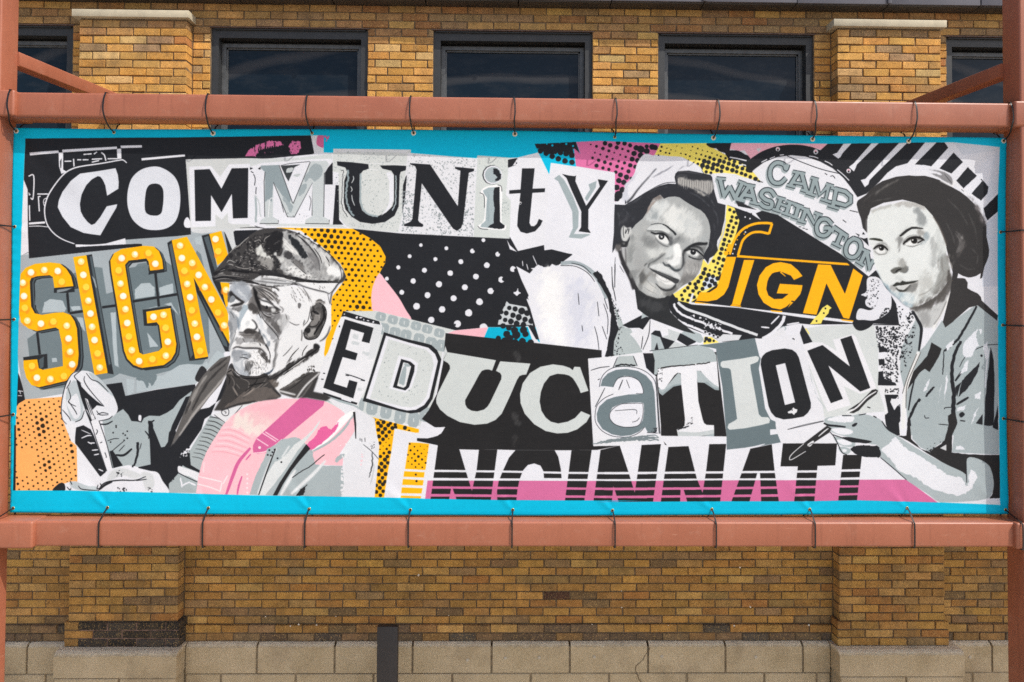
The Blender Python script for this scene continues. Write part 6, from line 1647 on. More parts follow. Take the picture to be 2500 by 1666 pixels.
def square_tube(name, mat, parent, a, b, w, h, r=0.012, up=(0, 0, 1)):
    """rounded rectangular steel tube from a to b"""
    a, b = Vector(a), Vector(b)
    t = (b - a).normalized()
    u = Vector(up)
    s = t.cross(u).normalized()
    u = s.cross(t).normalized()
    prof = []
    for cx, cy, a0 in ((1, 1, 0), (-1, 1, 90), (-1, -1, 180), (1, -1, 270)):
        for k in range(5):
            an = math.radians(a0 + 22.5 * k)
            prof.append((cx * (w / 2 - r) + r * math.cos(an), cy * (h / 2 - r) + r * math.sin(an)))
    n = len(prof)
    m = MB()
    vs = [a + s * p[0] + u * p[1] for p in prof] + [b + s * p[0] + u * p[1] for p in prof]
    fs = [(i, i + n, (i + 1) % n + n, (i + 1) % n) for i in range(n)]
    m.add(vs, fs, smooth=True)
    m.f += [tuple(reversed(range(n, 2 * n))), tuple(range(n))]
    m.s += [False, False]
    o = m.build(name, mat, parent)
    bm = bmesh.new(); bm.from_mesh(o.data); bmesh.ops.recalc_face_normals(bm, faces=bm.faces); bm.to_mesh(o.data); bm.free()
    o.data.set_sharp_from_angle(angle=math.radians(35))
    return o


def smooth3(p, k=5):
    p = [Vector(q) for q in p]
    p = [p[0] * 2 - p[1]] + p + [p[-1] * 2 - p[-2]]
    out = []
    for i in range(1, len(p) - 2):
        a, b, c, d = p[i - 1:i + 3]
        for j in range(k):
            t = j / k
            out.append(0.5 * (2 * b + (c - a) * t + (2 * a - 5 * b + 4 * c - d) * t * t + (3 * b - a - 3 * c + d) * t ** 3))
    return out + [p[-2]]


def strap_mesh(name, path, waxis, w, th, mat, k=4):
    pts = smooth3(path, k)
    wx = Vector(waxis)
    m = MB()
    vs, fs = [], []
    for i, p in enumerate(pts):
        t = (pts[min(i + 1, len(pts) - 1)] - pts[max(i - 1, 0)]).normalized()
        n = t.cross(wx)
        n = n.normalized() if n.length > 1e-5 else Vector((0, 1, 0))
        a = n.cross(t).normalized()
        vs += [p + a * w / 2 + n * th / 2, p - a * w / 2 + n * th / 2, p - a * w / 2 - n * th / 2, p + a * w / 2 - n * th / 2]
    for i in range(len(pts) - 1):
        for j in range(4):
            fs.append((4 * i + j, 4 * i + (j + 1) % 4, 4 * i + 4 + (j + 1) % 4, 4 * i + 4 + j))
    fs += [(3, 2, 1, 0), tuple(4 * (len(pts) - 1) + j for j in range(4))]
    m.add(vs, fs)
    me = m.mesh(name, mat)
    bm = bmesh.new(); bm.from_mesh(me); bmesh.ops.recalc_face_normals(bm, faces=bm.faces); bm.to_mesh(me); bm.free()
    return me


# ------------------------------------------------------------------ materials
def new_mat(name):
    m = bpy.data.materials.new(name)
    m.use_nodes = True
    nt = m.node_tree
    return m, nt, nt.nodes['Principled BSDF']


def N(nt, kind, **kw):
    n = nt.nodes.new(kind)
    for k, v in kw.items():
        if k in n.inputs:
            n.inputs[k].default_value = v
        else:
            setattr(n, k, v)
    return n


def noise_node(nt, scale, detail=4.0, rough=0.6, coord=None, out='Fac'):
    n = N(nt, 'ShaderNodeTexNoise')
    n.inputs['Scale'].default_value = scale
    n.inputs['Detail'].default_value = detail
    n.inputs['Roughness'].default_value = rough
    if coord is not None:
        nt.links.new(coord, n.inputs['Vector'])
    return n.outputs[out]


def ramp(nt, fac, stops):
    r = N(nt, 'ShaderNodeValToRGB')
    e = r.color_ramp.elements
    while len(e) < len(stops):
        e.new(0.5)
    for i, (p, c) in enumerate(stops):
        e[i].position = p
        e[i].color = (c, c, c, 1) if isinstance(c, (int, float)) else tuple(c) + (1,)
    nt.links.new(fac, r.inputs[0])
    return r.outputs[0]


def mix(nt, fac, a, b, mode='MIX'):
    m = N(nt, 'ShaderNodeMix', data_type='RGBA', blend_type=mode)
    for k, v in ((0, fac), (6, a), (7, b)):
        sock = m.inputs[k]
        if hasattr(v, 'is_output'):
            nt.links.new(v, sock)
        elif isinstance(v, (int, float)):
            sock.default_value = v if k == 0 else (v, v, v, 1)
        else:
            sock.default_value = tuple(v) + (1,)
    return m.outputs[2]


def bump(nt, bsdf, h, strength, dist):
    b = N(nt, 'ShaderNodeBump')
    b.inputs['Strength'].default_value = strength
    b.inputs['Distance'].default_value = dist
    nt.links.new(h, b.inputs['Height'])
    nt.links.new(b.outputs[0], bsdf.inputs['Normal'])
    return b


def position(nt):
    return N(nt, 'ShaderNodeNewGeometry').outputs['Position']


def brick_material(name, per_object):
    m, nt, b = new_mat(name)
    pos = position(nt)
    if per_object:
        tone = N(nt, 'ShaderNodeObjectInfo').outputs['Color']
    else:
        tone = N(nt, 'ShaderNodeAttribute', attribute_name='tone').outputs['Color']
    big = noise_node(nt, 9.0, 3.0, 0.6, pos)
    c = mix(nt, 1.0, tone, ramp(nt, big, [(0.3, 0.68), (0.7, 1.14)]), 'MULTIPLY')
    c = mix(nt, 1.0, c, (1.0, 0.975, 0.945), 'MULTIPLY')
    # orange and olive flushes inside a brick
    hue = noise_node(nt, 22.0, 3.0, 0.6, pos)
    c = mix(nt, ramp(nt, hue, [(0.52, 0.0), (0.75, 0.45)]), c, mix(nt, 1.0, c, (0.74, 0.68, 0.56), 'MULTIPLY'))
    # iron specks and pits of a rough face brick
    sp = noise_node(nt, 150.0, 3.0, 0.75, pos)
    c = mix(nt, ramp(nt, sp, [(0.34, 0.85), (0.47, 0.0)]), c, (0.060, 0.036, 0.016))
    lt = noise_node(nt, 120.0, 2.0, 0.6, pos)
    c = mix(nt, ramp(nt, lt, [(0.56, 0.0), (0.72, 0.55)]), c, (0.80, 0.52, 0.19))
    # soot runs and dirt patches
    mp = N(nt, 'ShaderNodeMapping')
    mp.inputs['Scale'].default_value = (3.2, 3.2, 1.1)
    nt.links.new(pos, mp.inputs['Vector'])
    so = noise_node(nt, 1.6, 5.0, 0.65, mp.outputs[0])
    c = mix(nt, ramp(nt, so, [(0.53, 0.0), (0.74, 0.5)]), c, (0.11, 0.082, 0.052))
    nt.links.new(c, b.inputs['Base Color'])
    b.inputs['Roughness'].default_value = 0.9
    h = mix(nt, 0.5, sp, noise_node(nt, 70.0, 3.0, 0.6, pos))
    bump(nt, b, h, 0.8, 0.006)
    return m


def N_map(nt, v, a, b):
    m = N(nt, 'ShaderNodeMapRange')
    m.inputs['From Min'].default_value = a
    m.inputs['From Max'].default_value = b
    nt.links.new(v, m.inputs['Value'])
    return m.outputs[0]


def stone_material():
    m, nt, b = new_mat('cast_stone')
    pos = position(nt)
    g = noise_node(nt, 4.0, 4.0, 0.6, pos)
    c = mix(nt, ramp(nt, g, [(0.3, 0.0), (0.7, 1.0)]), (0.44, 0.345, 0.205), (0.57, 0.46, 0.30))
    f = noise_node(nt, 170.0, 3.0, 0.8, pos)
    c = mix(nt, ramp(nt, f, [(0.32, 0.6), (0.48, 0.0)]), c, (0.22, 0.16, 0.095))
    c = mix(nt, ramp(nt, f, [(0.56, 0.0), (0.72, 0.55)]), c, (0.68, 0.60, 0.46))
    # pale worn top edge, broken by pits
    sep = N(nt, 'ShaderNodeSeparateXYZ')
    nt.links.new(pos, sep.inputs[0])
    edge_n = N(nt, 'ShaderNodeMath', operation='ADD')
    nt.links.new(sep.outputs['Z'], edge_n.inputs[0])
    ms = N(nt, 'ShaderNodeMath', operation='MULTIPLY')
    ms.inputs[1].default_value = 0.05
    nt.links.new(noise_node(nt, 28.0, 4.0, 0.7, pos), ms.inputs[0])
    nt.links.new(ms.outputs[0], edge_n.inputs[1])
    c = mix(nt, ramp(nt, N_map(nt, edge_n.outputs[0], 1.025, 1.045), [(0.0, 0.0), (1.0, 0.75)]), c, (0.66, 0.58, 0.44))
    d = noise_node(nt, 2.2, 6.0, 0.7, pos)
    c = mix(nt, ramp(nt, d, [(0.50, 0.0), (0.75, 0.6)]), c, (0.24, 0.18, 0.115))
    nt.links.new(c, b.inputs['Base Color'])
    b.inputs['Roughness'].default_value = 0.9
    bump(nt, b, mix(nt, 0.5, f, noise_node(nt, 45.0, 4.0, 0.7, pos)), 0.8, 0.008)
    return m


def flat_material(name, col, rough=0.6, metal=0.0, n_scale=0.0, n_amt=0.0, bump_s=0.0):
    m, nt, b = new_mat(name)
    pos = position(nt)
    if n_scale:
        n = noise_node(nt, n_scale, 5.0, 0.65, pos)
        c = mix(nt, 1.0, col, ramp(nt, n, [(0.3, 1 - n_amt), (0.7, 1 + n_amt)]), 'MULTIPLY')
        nt.links.new(c, b.inputs['Base Color'])
        if bump_s:
            bump(nt, b, noise_node(nt, n_scale * 12, 2.0, 0.6, pos), bump_s, 0.002)
    else:
        b.inputs['Base Color'].default_value = tuple(col) + (1,)
    b.inputs['Roughness'].default_value = rough
    b.inputs['Metallic'].default_value = metal
    return m


def paint_material():
    m, nt, b = new_mat('terracotta_steel_paint')
    pos = position(nt)
    n1 = noise_node(nt, 3.0, 5.0, 0.6, pos)
    c = mix(nt, ramp(nt, n1, [(0.3, 0.0), (0.7, 1.0)]), (0.305, 0.098, 0.054), (0.365, 0.124, 0.070))
    n2 = noise_node(nt, 240.0, 2.0, 0.7, pos)
    c = mix(nt, ramp(nt, n2, [(0.35, 0.22), (0.5, 0.0)]), c, (0.23, 0.085, 0.05))
    dust = noise_node(nt, 14.0, 6.0, 0.7, pos)
    c = mix(nt, ramp(nt, dust, [(0.55, 0.0), (0.8, 0.22)]), c, (0.48, 0.30, 0.23))
    mp = N(nt, 'ShaderNodeMapping')
    mp.inputs['Scale'].default_value = (26.0, 26.0, 1.6)
    nt.links.new(pos, mp.inputs['Vector'])
    drip = noise_node(nt, 1.0, 4.0, 0.7, mp.outputs[0])
    c = mix(nt, ramp(nt, drip, [(0.56, 0.0), (0.72, 0.40)]), c, (0.20, 0.062, 0.034))
    mp3 = N(nt, 'ShaderNodeMapping')
    mp3.inputs['Scale'].default_value = (3.0, 9.0, 30.0)
    nt.links.new(pos, mp3.inputs['Vector'])
    scuff = noise_node(nt, 1.6, 5.0, 0.75, mp3.outputs[0])
    c = mix(nt, ramp(nt, scuff, [(0.63, 0.0), (0.70, 0.5)]), c, (0.47, 0.24, 0.165))
    chip = noise_node(nt, 34.0, 3.0, 0.7, pos)
    c = mix(nt, ramp(nt, chip, [(0.70, 0.0), (0.73, 0.8)]), c, (0.12, 0.045, 0.028))
    nt.links.new(c, b.inputs['Base Color'])
    b.inputs['Roughness'].default_value = 0.42
    nt.links.new(ramp(nt, n1, [(0.3, 0.36), (0.7, 0.50)]), b.inputs['Roughness'])
    bump(nt, b, noise_node(nt, 150.0, 2.0, 0.5, pos), 0.12, 0.002)
    return m


def glass_material():
    m, nt, b = new_mat('dark_window_glass')
    pos = position(nt)
    mp = N(nt, 'ShaderNodeMapping')
    mp.inputs['Scale'].default_value = (1.0, 1.0, 2.4)
    nt.links.new(pos, mp.inputs['Vector'])
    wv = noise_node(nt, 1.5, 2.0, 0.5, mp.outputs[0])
    refl_streak = noise_node(nt, 5.0, 6.0, 0.7, mp.outputs[0])  # pale reflection streaks, put into the pane colour
    c = mix(nt, ramp(nt, refl_streak, [(0.45, 0.0), (0.85, 0.45)]), (0.006, 0.013, 0.022), (0.050, 0.052, 0.055))
    # faint arcs of reflection painted into the pane colour
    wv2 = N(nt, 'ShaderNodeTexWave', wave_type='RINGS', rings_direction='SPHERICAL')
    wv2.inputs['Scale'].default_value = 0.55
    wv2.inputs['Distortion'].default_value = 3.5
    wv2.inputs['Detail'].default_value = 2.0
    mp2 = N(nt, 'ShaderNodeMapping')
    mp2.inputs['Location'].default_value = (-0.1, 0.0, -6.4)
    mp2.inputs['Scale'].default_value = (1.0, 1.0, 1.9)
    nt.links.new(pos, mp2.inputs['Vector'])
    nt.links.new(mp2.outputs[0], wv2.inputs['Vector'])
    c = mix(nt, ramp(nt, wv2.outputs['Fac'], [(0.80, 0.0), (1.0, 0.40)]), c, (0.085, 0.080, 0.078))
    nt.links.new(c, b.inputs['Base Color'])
    b.inputs['Roughness'].default_value = 0.06
    b.inputs['IOR'].default_value = 1.45
    b.inputs['Specular IOR Level'].default_value = 0.22
    bump(nt, b, wv, 0.3, 0.02)
    return m


def banner_material(img):
    m, nt, b = new_mat('printed_vinyl')
    uv = N(nt, 'ShaderNodeUVMap', uv_map='print')
    t = N(nt, 'ShaderNodeTexImage')
    t.image = img
    t.interpolation = 'Cubic'
    t.extension = 'EXTEND'
    nt.links.new(uv.outputs[0], t.inputs[0])
    c = mix(nt, 1.0, t.outputs[0], (BANNER_GAIN,) * 3, 'MULTIPLY')
    nt.links.new(c, b.inputs['Base Color'])
    b.inputs['Roughness'].default_value = 0.55
    b.inputs['Specular IOR Level'].default_value = 0.12
    pos = position(nt)
    bump(nt, b, mix(nt, 0.5, noise_node(nt, 5.0, 3.0, 0.5, pos), noise_node(nt, 60.0, 2.0, 0.5, pos)), 0.10, 0.010)
    return m


BANNER_GAIN = 0.855
MAT_BRICK_OBJ = brick_material('rough_face_brick', True)
MAT_BRICK_ATT = brick_material('rough_face_brick_field', False)
MAT_STONE = stone_material()
MAT_MORTAR = flat_material('dirty_mortar', (0.150, 0.105, 0.064), 0.95, 0, 30.0, 0.45, 0.4)
MAT_PAINT = paint_material()
MAT_FRAME = flat_material('charcoal_window_metal', (0.026, 0.028, 0.031), 0.6, 0.0, 20.0, 0.2)
MAT_SASH = flat_material('grey_sash_metal', (0.085, 0.088, 0.090), 0.40, 0.0, 20.0, 0.3)
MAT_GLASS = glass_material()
MAT_LINTEL = flat_material('rusty_lintel_steel', (0.10, 0.060, 0.045), 0.7, 0.0, 30.0, 0.4)
MAT_CAP = flat_material('limestone_cap', (0.47, 0.42, 0.31), 0.85, 0.0, 12.0, 0.12, 0.3)
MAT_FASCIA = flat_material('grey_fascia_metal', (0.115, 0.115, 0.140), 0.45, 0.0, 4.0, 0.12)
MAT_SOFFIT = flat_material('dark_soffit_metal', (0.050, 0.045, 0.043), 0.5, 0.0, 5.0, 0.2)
MAT_TIE = flat_material('black_nylon', (0.007, 0.007, 0.008), 0.5)
MAT_BRASS = flat_material('brass_eyelet', (0.62, 0.46, 0.20), 0.3, 0.9)
MAT_RING = flat_material('pale_eyelet_patch', (0.62, 0.62, 0.60), 0.5)
MAT_POST = flat_material('dark_brown_post_paint', (0.028, 0.024, 0.025), 0.5, 0.0, 8.0, 0.2, 0.1)
MAT_GROUND = flat_material('pale_concrete', (0.46, 0.40, 0.31), 0.9, 0.0, 1.2, 0.15, 0.3)

MAT_FLECK = flat_material('white_paint_fleck', (0.70, 0.64, 0.56), 0.7)
MAT_JOINT = flat_material('sanded_joint', (0.26, 0.205, 0.135), 0.95, 0, 25.0, 0.35, 0.4)
MAT_PINKM = flat_material('pinkish_mortar', (0.20, 0.125, 0.095), 0.95, 0, 22.0, 0.7, 0.4)
MAT_SCREW = flat_material('pale_filler', (0.50, 0.44, 0.34), 0.8)

# ------------------------------------------------------------------ ground
g = MB()
g.add([(-150, -150, 0), (150, -150, 0), (150, 40, 0), (-150, 40, 0)], [(0, 1, 2, 3)])
tag(g.build('ground', MAT_GROUND), kind='structure')

# ------------------------------------------------------------------ the brick building
CX0, CX1 = -6.2, 6.4                     # built width of the facade
BASE_Z, WIN_Z, TOP_Z = 1.03, 5.976, 6.165
NC = 77
CH_ = (WIN_Z - BASE_Z) / NC              # brick course
BL, JT = 0.2145, 0.0085                   # brick length with joint, joint
WINS = [(-4.77, -3.488), (-2.374, -1.104), (-0.567, 0.733), (1.279, 2.563), (3.671, 4.95)]
WIN_BOT = 4.32
PILS = [(-3.375, -2.520), (2.705, 3.560)]
building = thing('brick_building', 'yellow brick building with dark windows, two brick pilasters and a stone base behind the banner', 'building', (0.1, 0.05, 0))

wall = MB()
xs = sorted([CX0, CX1] + [x for w in WINS for x in w])
WY0, WY1 = 0.007, 0.40
for i in range(len(xs) - 1):
    a, b_ = xs[i], xs[i + 1]
    if any(abs(a - w[0]) < 1e-6 for w in WINS):
        wall.box(a, b_, WY0, WY1, 0.0, WIN_BOT)
        wall.box(a, b_, WY0, WY1, WIN_Z, 6.60)
    else:
        wall.box(a, b_, WY0, WY1, 0.0, 6.60)
for a, b_ in PILS:
    wall.box(a + 0.008, b_ - 0.008, -0.092, WY0 - 0.001, 0.0, 5.984)
for a, b_ in PILS:
    wall.box(a - 0.014, b_ + 0.014, -0.104, -0.0925, 0.5, BASE_Z + 3 * CH_ - 0.008)
wall.box(CX0, CX1, -0.0125, 0.0065, 0.5, BASE_Z + 2 * CH_ - 0.008)
wall.build('wall', MAT_MORTAR, building)

UPPER = [((0.70, 0.37, 0.085), 9), ((0.64, 0.34, 0.09), 7), ((0.58, 0.285, 0.060), 6), ((0.52, 0.29, 0.085), 4), ((0.43, 0.225, 0.075), 3), ((0.50, 0.20, 0.055), 2), ((0.38, 0.24, 0.12), 2), ((0.66, 0.43, 0.17), 3)]
LOWER = [((0.21, 0.135, 0.065), 1), ((0.52, 0.285, 0.070), 8), ((0.46, 0.245, 0.060), 9), ((0.40, 0.215, 0.058), 7), ((0.40, 0.235, 0.080), 5), ((0.33, 0.205, 0.092), 2), ((0.40, 0.190, 0.050), 3), ((0.56, 0.335, 0.105), 5), ((0.28, 0.175, 0.080), 2)]
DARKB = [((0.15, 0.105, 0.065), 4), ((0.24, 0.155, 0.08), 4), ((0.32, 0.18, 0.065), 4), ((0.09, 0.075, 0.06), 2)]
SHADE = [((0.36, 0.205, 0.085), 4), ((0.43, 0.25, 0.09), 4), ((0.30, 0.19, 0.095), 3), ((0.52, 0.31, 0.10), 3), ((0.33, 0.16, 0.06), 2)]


def pick(pal):
    t = RND.random() * sum(w for _, w in pal)
    for c, w in pal:
        t -= w
        if t <= 0:
            break
    k = RND.uniform(0.86, 1.14)
    return tuple(min(0.8, v * k * RND.uniform(0.96, 1.04)) for v in c)


bricks = []          # x0, x1, front y, z0, z1, depth, tone, label
def split_course(x0, x1, off):
    """brick lengths of one course between two ends"""
    out = []
    n0 = math.floor((x0 - off) / BL)
    x = x0
    k = n0 + 1
    while x < x1 - 1e-4:
        nx = off + k * BL
        k += 1
        if nx - x < 0.045:
            continue
        if x1 - nx < 0.045:
            nx = x1
        nx = min(nx, x1)
        out.append((x, nx))
        x = nx
    return out


def free(x0, x1, cuts):
    segs = [(x0, x1)]
    for a, b_ in cuts:
        ns = []
        for s0, s1 in segs:
            if b_ <= s0 or a >= s1:
                ns.append((s0, s1)); continue
            if a > s0: ns.append((s0, a))
            if b_ < s1: ns.append((b_, s1))
        segs = ns
    return segs


for k in range(NC + 3):
    z0 = BASE_Z + k * CH_
    z1 = min(z0 + CH_, TOP_Z)
    cuts = []
    if z1 > WIN_BOT + 0.01 and k < NC:
        cuts += WINS
    elif z1 > WIN_BOT - 0.05 and k < NC:
        cuts += WINS
    if k < NC:
        ex = 0.022 if k < 3 else 0.0
        cuts += [(a - ex, b_ + ex) for a, b_ in PILS]
    off = 0.031 + (BL / 2 if k % 2 else 0.0) + RND.uniform(-0.008, 0.008)
    fy = -0.020 if k < 2 else 0.0
    for s0, s1 in free(CX0, CX1, cuts):
        for a, b_ in split_course(s0, s1, off):
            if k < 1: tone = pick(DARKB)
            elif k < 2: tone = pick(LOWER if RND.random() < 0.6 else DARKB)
            elif z0 < 3.0: tone = pick(LOWER)
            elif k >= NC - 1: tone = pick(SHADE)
            else: tone = pick(UPPER)
            bricks.append([a, b_, fy, z0, z1, 0.034, tone, None])
    if k < NC:
        for i, (p0, p1) in enumerate(PILS):
            ex = 0.022 if k < 3 else 0.0
            py = -0.112 if k < 3 else -0.100
            q0, q1 = p0 - ex, p1 + ex
            n = 4
            l = (q1 - q0) / n
            es = [q0 + l * j for j in range(n + 1)] if k % 2 else [q0, q0 + l / 2] + [q0 + l * (j + .5) for j in range(1, n)] + [q1]
            for j in range(len(es) - 1):
                lab = None
                if z0 < 3.0:
                    tone = pick(LOWER)
                    if i == 0 and k < 3 and es[j] > q0 + (0.05, 0.0, 0.05)[k] and not (k == 1 and j == 0):
                        lab = 'black'
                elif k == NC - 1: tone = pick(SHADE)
                else: tone = pick(UPPER)
                bricks.append([es[j], es[j + 1], py, z0, z1, 0.135 if k >= 3 else 0.16, tone, lab])

pm_core = MB()
pm_core.box(PILS[0][0] + 0.10, PILS[0][1] + 0.012, -0.1075, -0.1045, BASE_Z, BASE_Z + 3 * CH_ - 0.006)
pm_core.build('pink_mortar', MAT_PINKM, building)

# the single dark red brick in the lower field
best = min((b for b in bricks if b[2] == 0.0 and b[3] < 2), key=lambda b: (0.5 * (b[0] + b[1]) - 0.48) ** 2 + (0.5 * (b[3] + b[4]) - 1.425) ** 2)
best[6] = (0.075, 0.028, 0.020); best[7] = 'dark red'


def to_px(x, y, z):
    d = (np.array((x, y, z)) - _O) @ _R
    return PCX + FOCAL * d[0] / -d[2], PCY - FOCAL * d[1] / -d[2], -d[2]


def shown(b):
    u, v, dist = to_px((b[0] + b[1]) / 2, b[2], (b[3] + b[4]) / 2)
    if not (45 < u < 2435 and ((22 < v < 222) or (1348 < v < 1660))):
        return 0
    return (b[1] - b[0]) * (b[4] - b[3]) / dist ** 2 * (1.0 if 1348 < v else 1.02)


order = sorted(range(len(bricks)), key=lambda i: (bricks[i][7] is None, -shown(bricks[i])))
single = set(i for i in order[:298] if shown(bricks[i]) > 0)
cache = {}
field = MB()
for i, (x0, x1, fy, z0, z1, dp, tone, lab) in enumerate(bricks):
    jy = RND.uniform(-0.0035, 0.003)
    jz = RND.uniform(-0.0012, 0.0012)
    w, h = x1 - x0 - JT - RND.uniform(-0.001, 0.003), z1 - z0 - JT + RND.uniform(-0.001, 0.0015)
    cx, cz = (x0 + x1) / 2 + RND.uniform(-0.0015, 0.0015), (z0 + z1) / 2 + jz
    if i in single:
        key = (round(w, 2), round(dp, 3), RND.randint(0, 5))
        if key not in cache:
            mb = MB()
            mb.box(-key[0] / 2, key[0] / 2, 0, dp, -h / 2, h / 2, 0.0035, back=False)
            mb.v = [(a + RND.uniform(-.0018, .0018), b2 + RND.uniform(-.0012, .0012), c + RND.uniform(-.0015, .0015)) for a, b2, c in mb.v]
            cache[key] = mb.mesh('brick', MAT_BRICK_OBJ)
        o = link('brick', cache[key], building, None, (cx, fy + jy, cz))
        if lab == 'black':
            q = RND.choice((0.018, 0.025, 0.035, 0.06))
            tone = (q * 1.1, q, q * 0.95)
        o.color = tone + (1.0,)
        o.scale = (w / key[0], 1, 1)
        o.rotation_euler = (RND.uniform(-0.02, 0.02), RND.uniform(-0.006, 0.006), RND.uniform(-0.008, 0.008))
        if lab == 'black': o['label'] = 'black painted brick'
        elif lab: o['label'] = 'dark red brick'
    else:
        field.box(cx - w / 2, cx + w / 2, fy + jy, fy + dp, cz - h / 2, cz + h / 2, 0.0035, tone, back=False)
        for q in range(1, 13):
            v_ = field.v[-q]
            field.v[-q] = (v_[0] + RND.uniform(-.0018, .0018), v_[1] + RND.uniform(-.0012, .0012), v_[2] + RND.uniform(-.0015, .0015))
tag(field.build('brickwork', MAT_BRICK_ATT, building), kind='stuff')

# stone base: one block at a time
def stone(x0, x1, y0, y1, z0, z1, j=0.016):
    m = MB()
    m.box(x0 + j / 2, x1 - j / 2, y0 + RND.uniform(-0.003, 0.003), y1, z0 + j / 2, z1, 0.006)
    return m.build('stone_block', MAT_STONE, building)


def coping(x0, x1, y0, y1, z0, z1, ch):
    """block with a worn sloping top edge"""
    m = MB()
    n = max(2, int((x1 - x0) / 0.03))
    for i in range(n):
        a, b_ = x0 + (x1 - x0) * i / n, x0 + (x1 - x0) * (i + 1) / n
        pass
    vs, fs = [], []
    for i in range(n + 1):
        x = x0 + (x1 - x0) * i / n
        c1, c2 = ch * RND.uniform(0.75, 1.25), ch * RND.uniform(0.75, 1.25)
        vs += [(x, y0, z0), (x, y0, z1 - c1), (x, y0 + c2 * 0.5, z1 - c1 * 0.35), (x, y0 + c2 * 1.3, z1), (x, y1, z1), (x, y1, z0)]
    for i in range(n):
        for k in range(6):
            fs.append((6 * i + k, 6 * i + (k + 1) % 6, 6 * i + 6 + (k + 1) % 6, 6 * i + 6 + k))
    fs += [(5, 4, 3, 2, 1, 0), tuple(6 * n + k for k in range(6))]
    m.add(vs, [tuple(reversed(f)) for f in fs])
    me = m.mesh('stone_block', MAT_STONE)
    bm = bmesh.new(); bm.from_mesh(me); bmesh.ops.recalc_face_normals(bm, faces=bm.faces); bm.to_mesh(me); bm.free()
    return link('stone_block', me, building)


j1 = [-5.6, -4.97, -4.34, -3.71, -3.413]
j2 = [-2.478, -1.913, -1.301, -0.686, -0.059, 0.563, 1.188, 1.808, 2.431, 2.657]
j3 = [3.642, 3.962, 4.58, 5.2]
for js in (j1, j2, j3):
    for a, b_ in zip(js, js[1:]):
        coping(a + 0.0085, b_ - 0.0085, -0.062, 0.006, 0.800, BASE_Z, 0.028)
    lo = [js[0]] + [(a + b_) / 2 for a, b_ in zip(js, js[1:])] + [js[-1]]
    for zz in ((0.552, 0.792), (0.306, 0.546)):
        for a, b_ in zip(lo, lo[1:]):
            stone(a, b_, -0.062, 0.006, zz[0], zz[1])
for a, b_ in ((-3.413, -2.478), (2.657, 3.642)):
    coping(a, b_, -0.205, -0.002, 0.838, BASE_Z, 0.030)
    for zz in ((0.590, 0.832), (0.342, 0.584)):
        m_ = (a + b_) / 2 + 0.03
        stone(a, m_, -0.205, -0.002, zz[0], zz[1]); stone(m_, b_, -0.205, -0.002, zz[0], zz[1])
pl = MB()
for js in (j1, j2, j3):
    pl.box(js[0], js[-1], -0.050, 0.0055, 0.0, 1.0)
for a, b_ in ((-3.413, -2.478), (2.657, 3.642)):
    pl.box(a + 0.01, b_ - 0.01, -0.192, -0.003, 0.0, 1.0)
pl.build('base_core', MAT_JOINT, building)
for x, z in ((-0.25, 0.90), (0.05, 0.915), (0.32, 0.918), (0.76, 0.922), (1.30, 0.925), (2.05, 0.918), (3.78, 0.915)):
    bm = bmesh.new()
    bmesh.ops.create_icosphere(bm, subdivisions=2, radius=0.014)
    for v in bm.verts:
        v.co = Vector((v.co.x * RND.uniform(.8, 1.2), v.co.y * 0.5, v.co.z * RND.uniform(.8, 1.2)))
    me = bpy.data.meshes.new('patch')
    bm.to_mesh(me); bm.free()
    link('patch', me, building, MAT_SCREW, (x, -0.063, z))

for k in range(16):
    bm = bmesh.new()
    bmesh.ops.create_icosphere(bm, subdivisions=1, radius=RND.uniform(0.004, 0.009))
    for v in bm.verts:
        v.co = Vector((v.co.x * RND.uniform(.6, 1.6), v.co.y * 0.4, v.co.z * RND.uniform(.6, 1.4)))
    me = bpy.data.meshes.new('fleck')
    bm.to_mesh(me); bm.free()
    link('fleck', me, building, MAT_FLECK, (RND.uniform(-2.3, 2.5), -0.0015 if k % 2 else -0.021, BASE_Z + (RND.randint(3, 9) if k % 2 else RND.choice((1.95, 2.0))) * CH_ + RND.uniform(-0.006, 0.006)))

# crack running down the stone at the right of the middle
ck = MB()
cp = [(1.205, 1.0), (1.19, 0.965), (1.165, 0.935), (1.15, 0.90), (1.12, 0.875), (1.09, 0.85), (1.085, 0.82), (1.10, 0.79), (1.115, 0.75), (1.14, 0.715)]
for (xa, za), (xb, zb) in zip(cp, cp[1:]):
    w0 = RND.uniform(0.0014, 0.0034)
    xa += RND.uniform(-0.006, 0.006)
    ck.add([(xa - w0, -0.0655, za), (xa + w0, -0.0655, za), (xb + w0, -0.0655, zb), (xb - w0, -0.0655, zb), (xa - w0, -0.06, za), (xa + w0, -0.06, za), (xb + w0, -0.06, zb), (xb - w0, -0.06, zb)],
           [(0, 3, 2, 1), (0, 4, 7, 3), (1, 2, 6, 5), (0, 1, 5, 4), (3, 7, 6, 2)])
ck.build('crack', MAT_MORTAR, building)

# caps of the pilasters
for a, b_ in PILS:
    bevel_box('pilaster_cap', MAT_CAP, building, a - 0.040, b_ + 0.025, -0.135, -0.001, 5.985, 6.044, 0.004, 2)

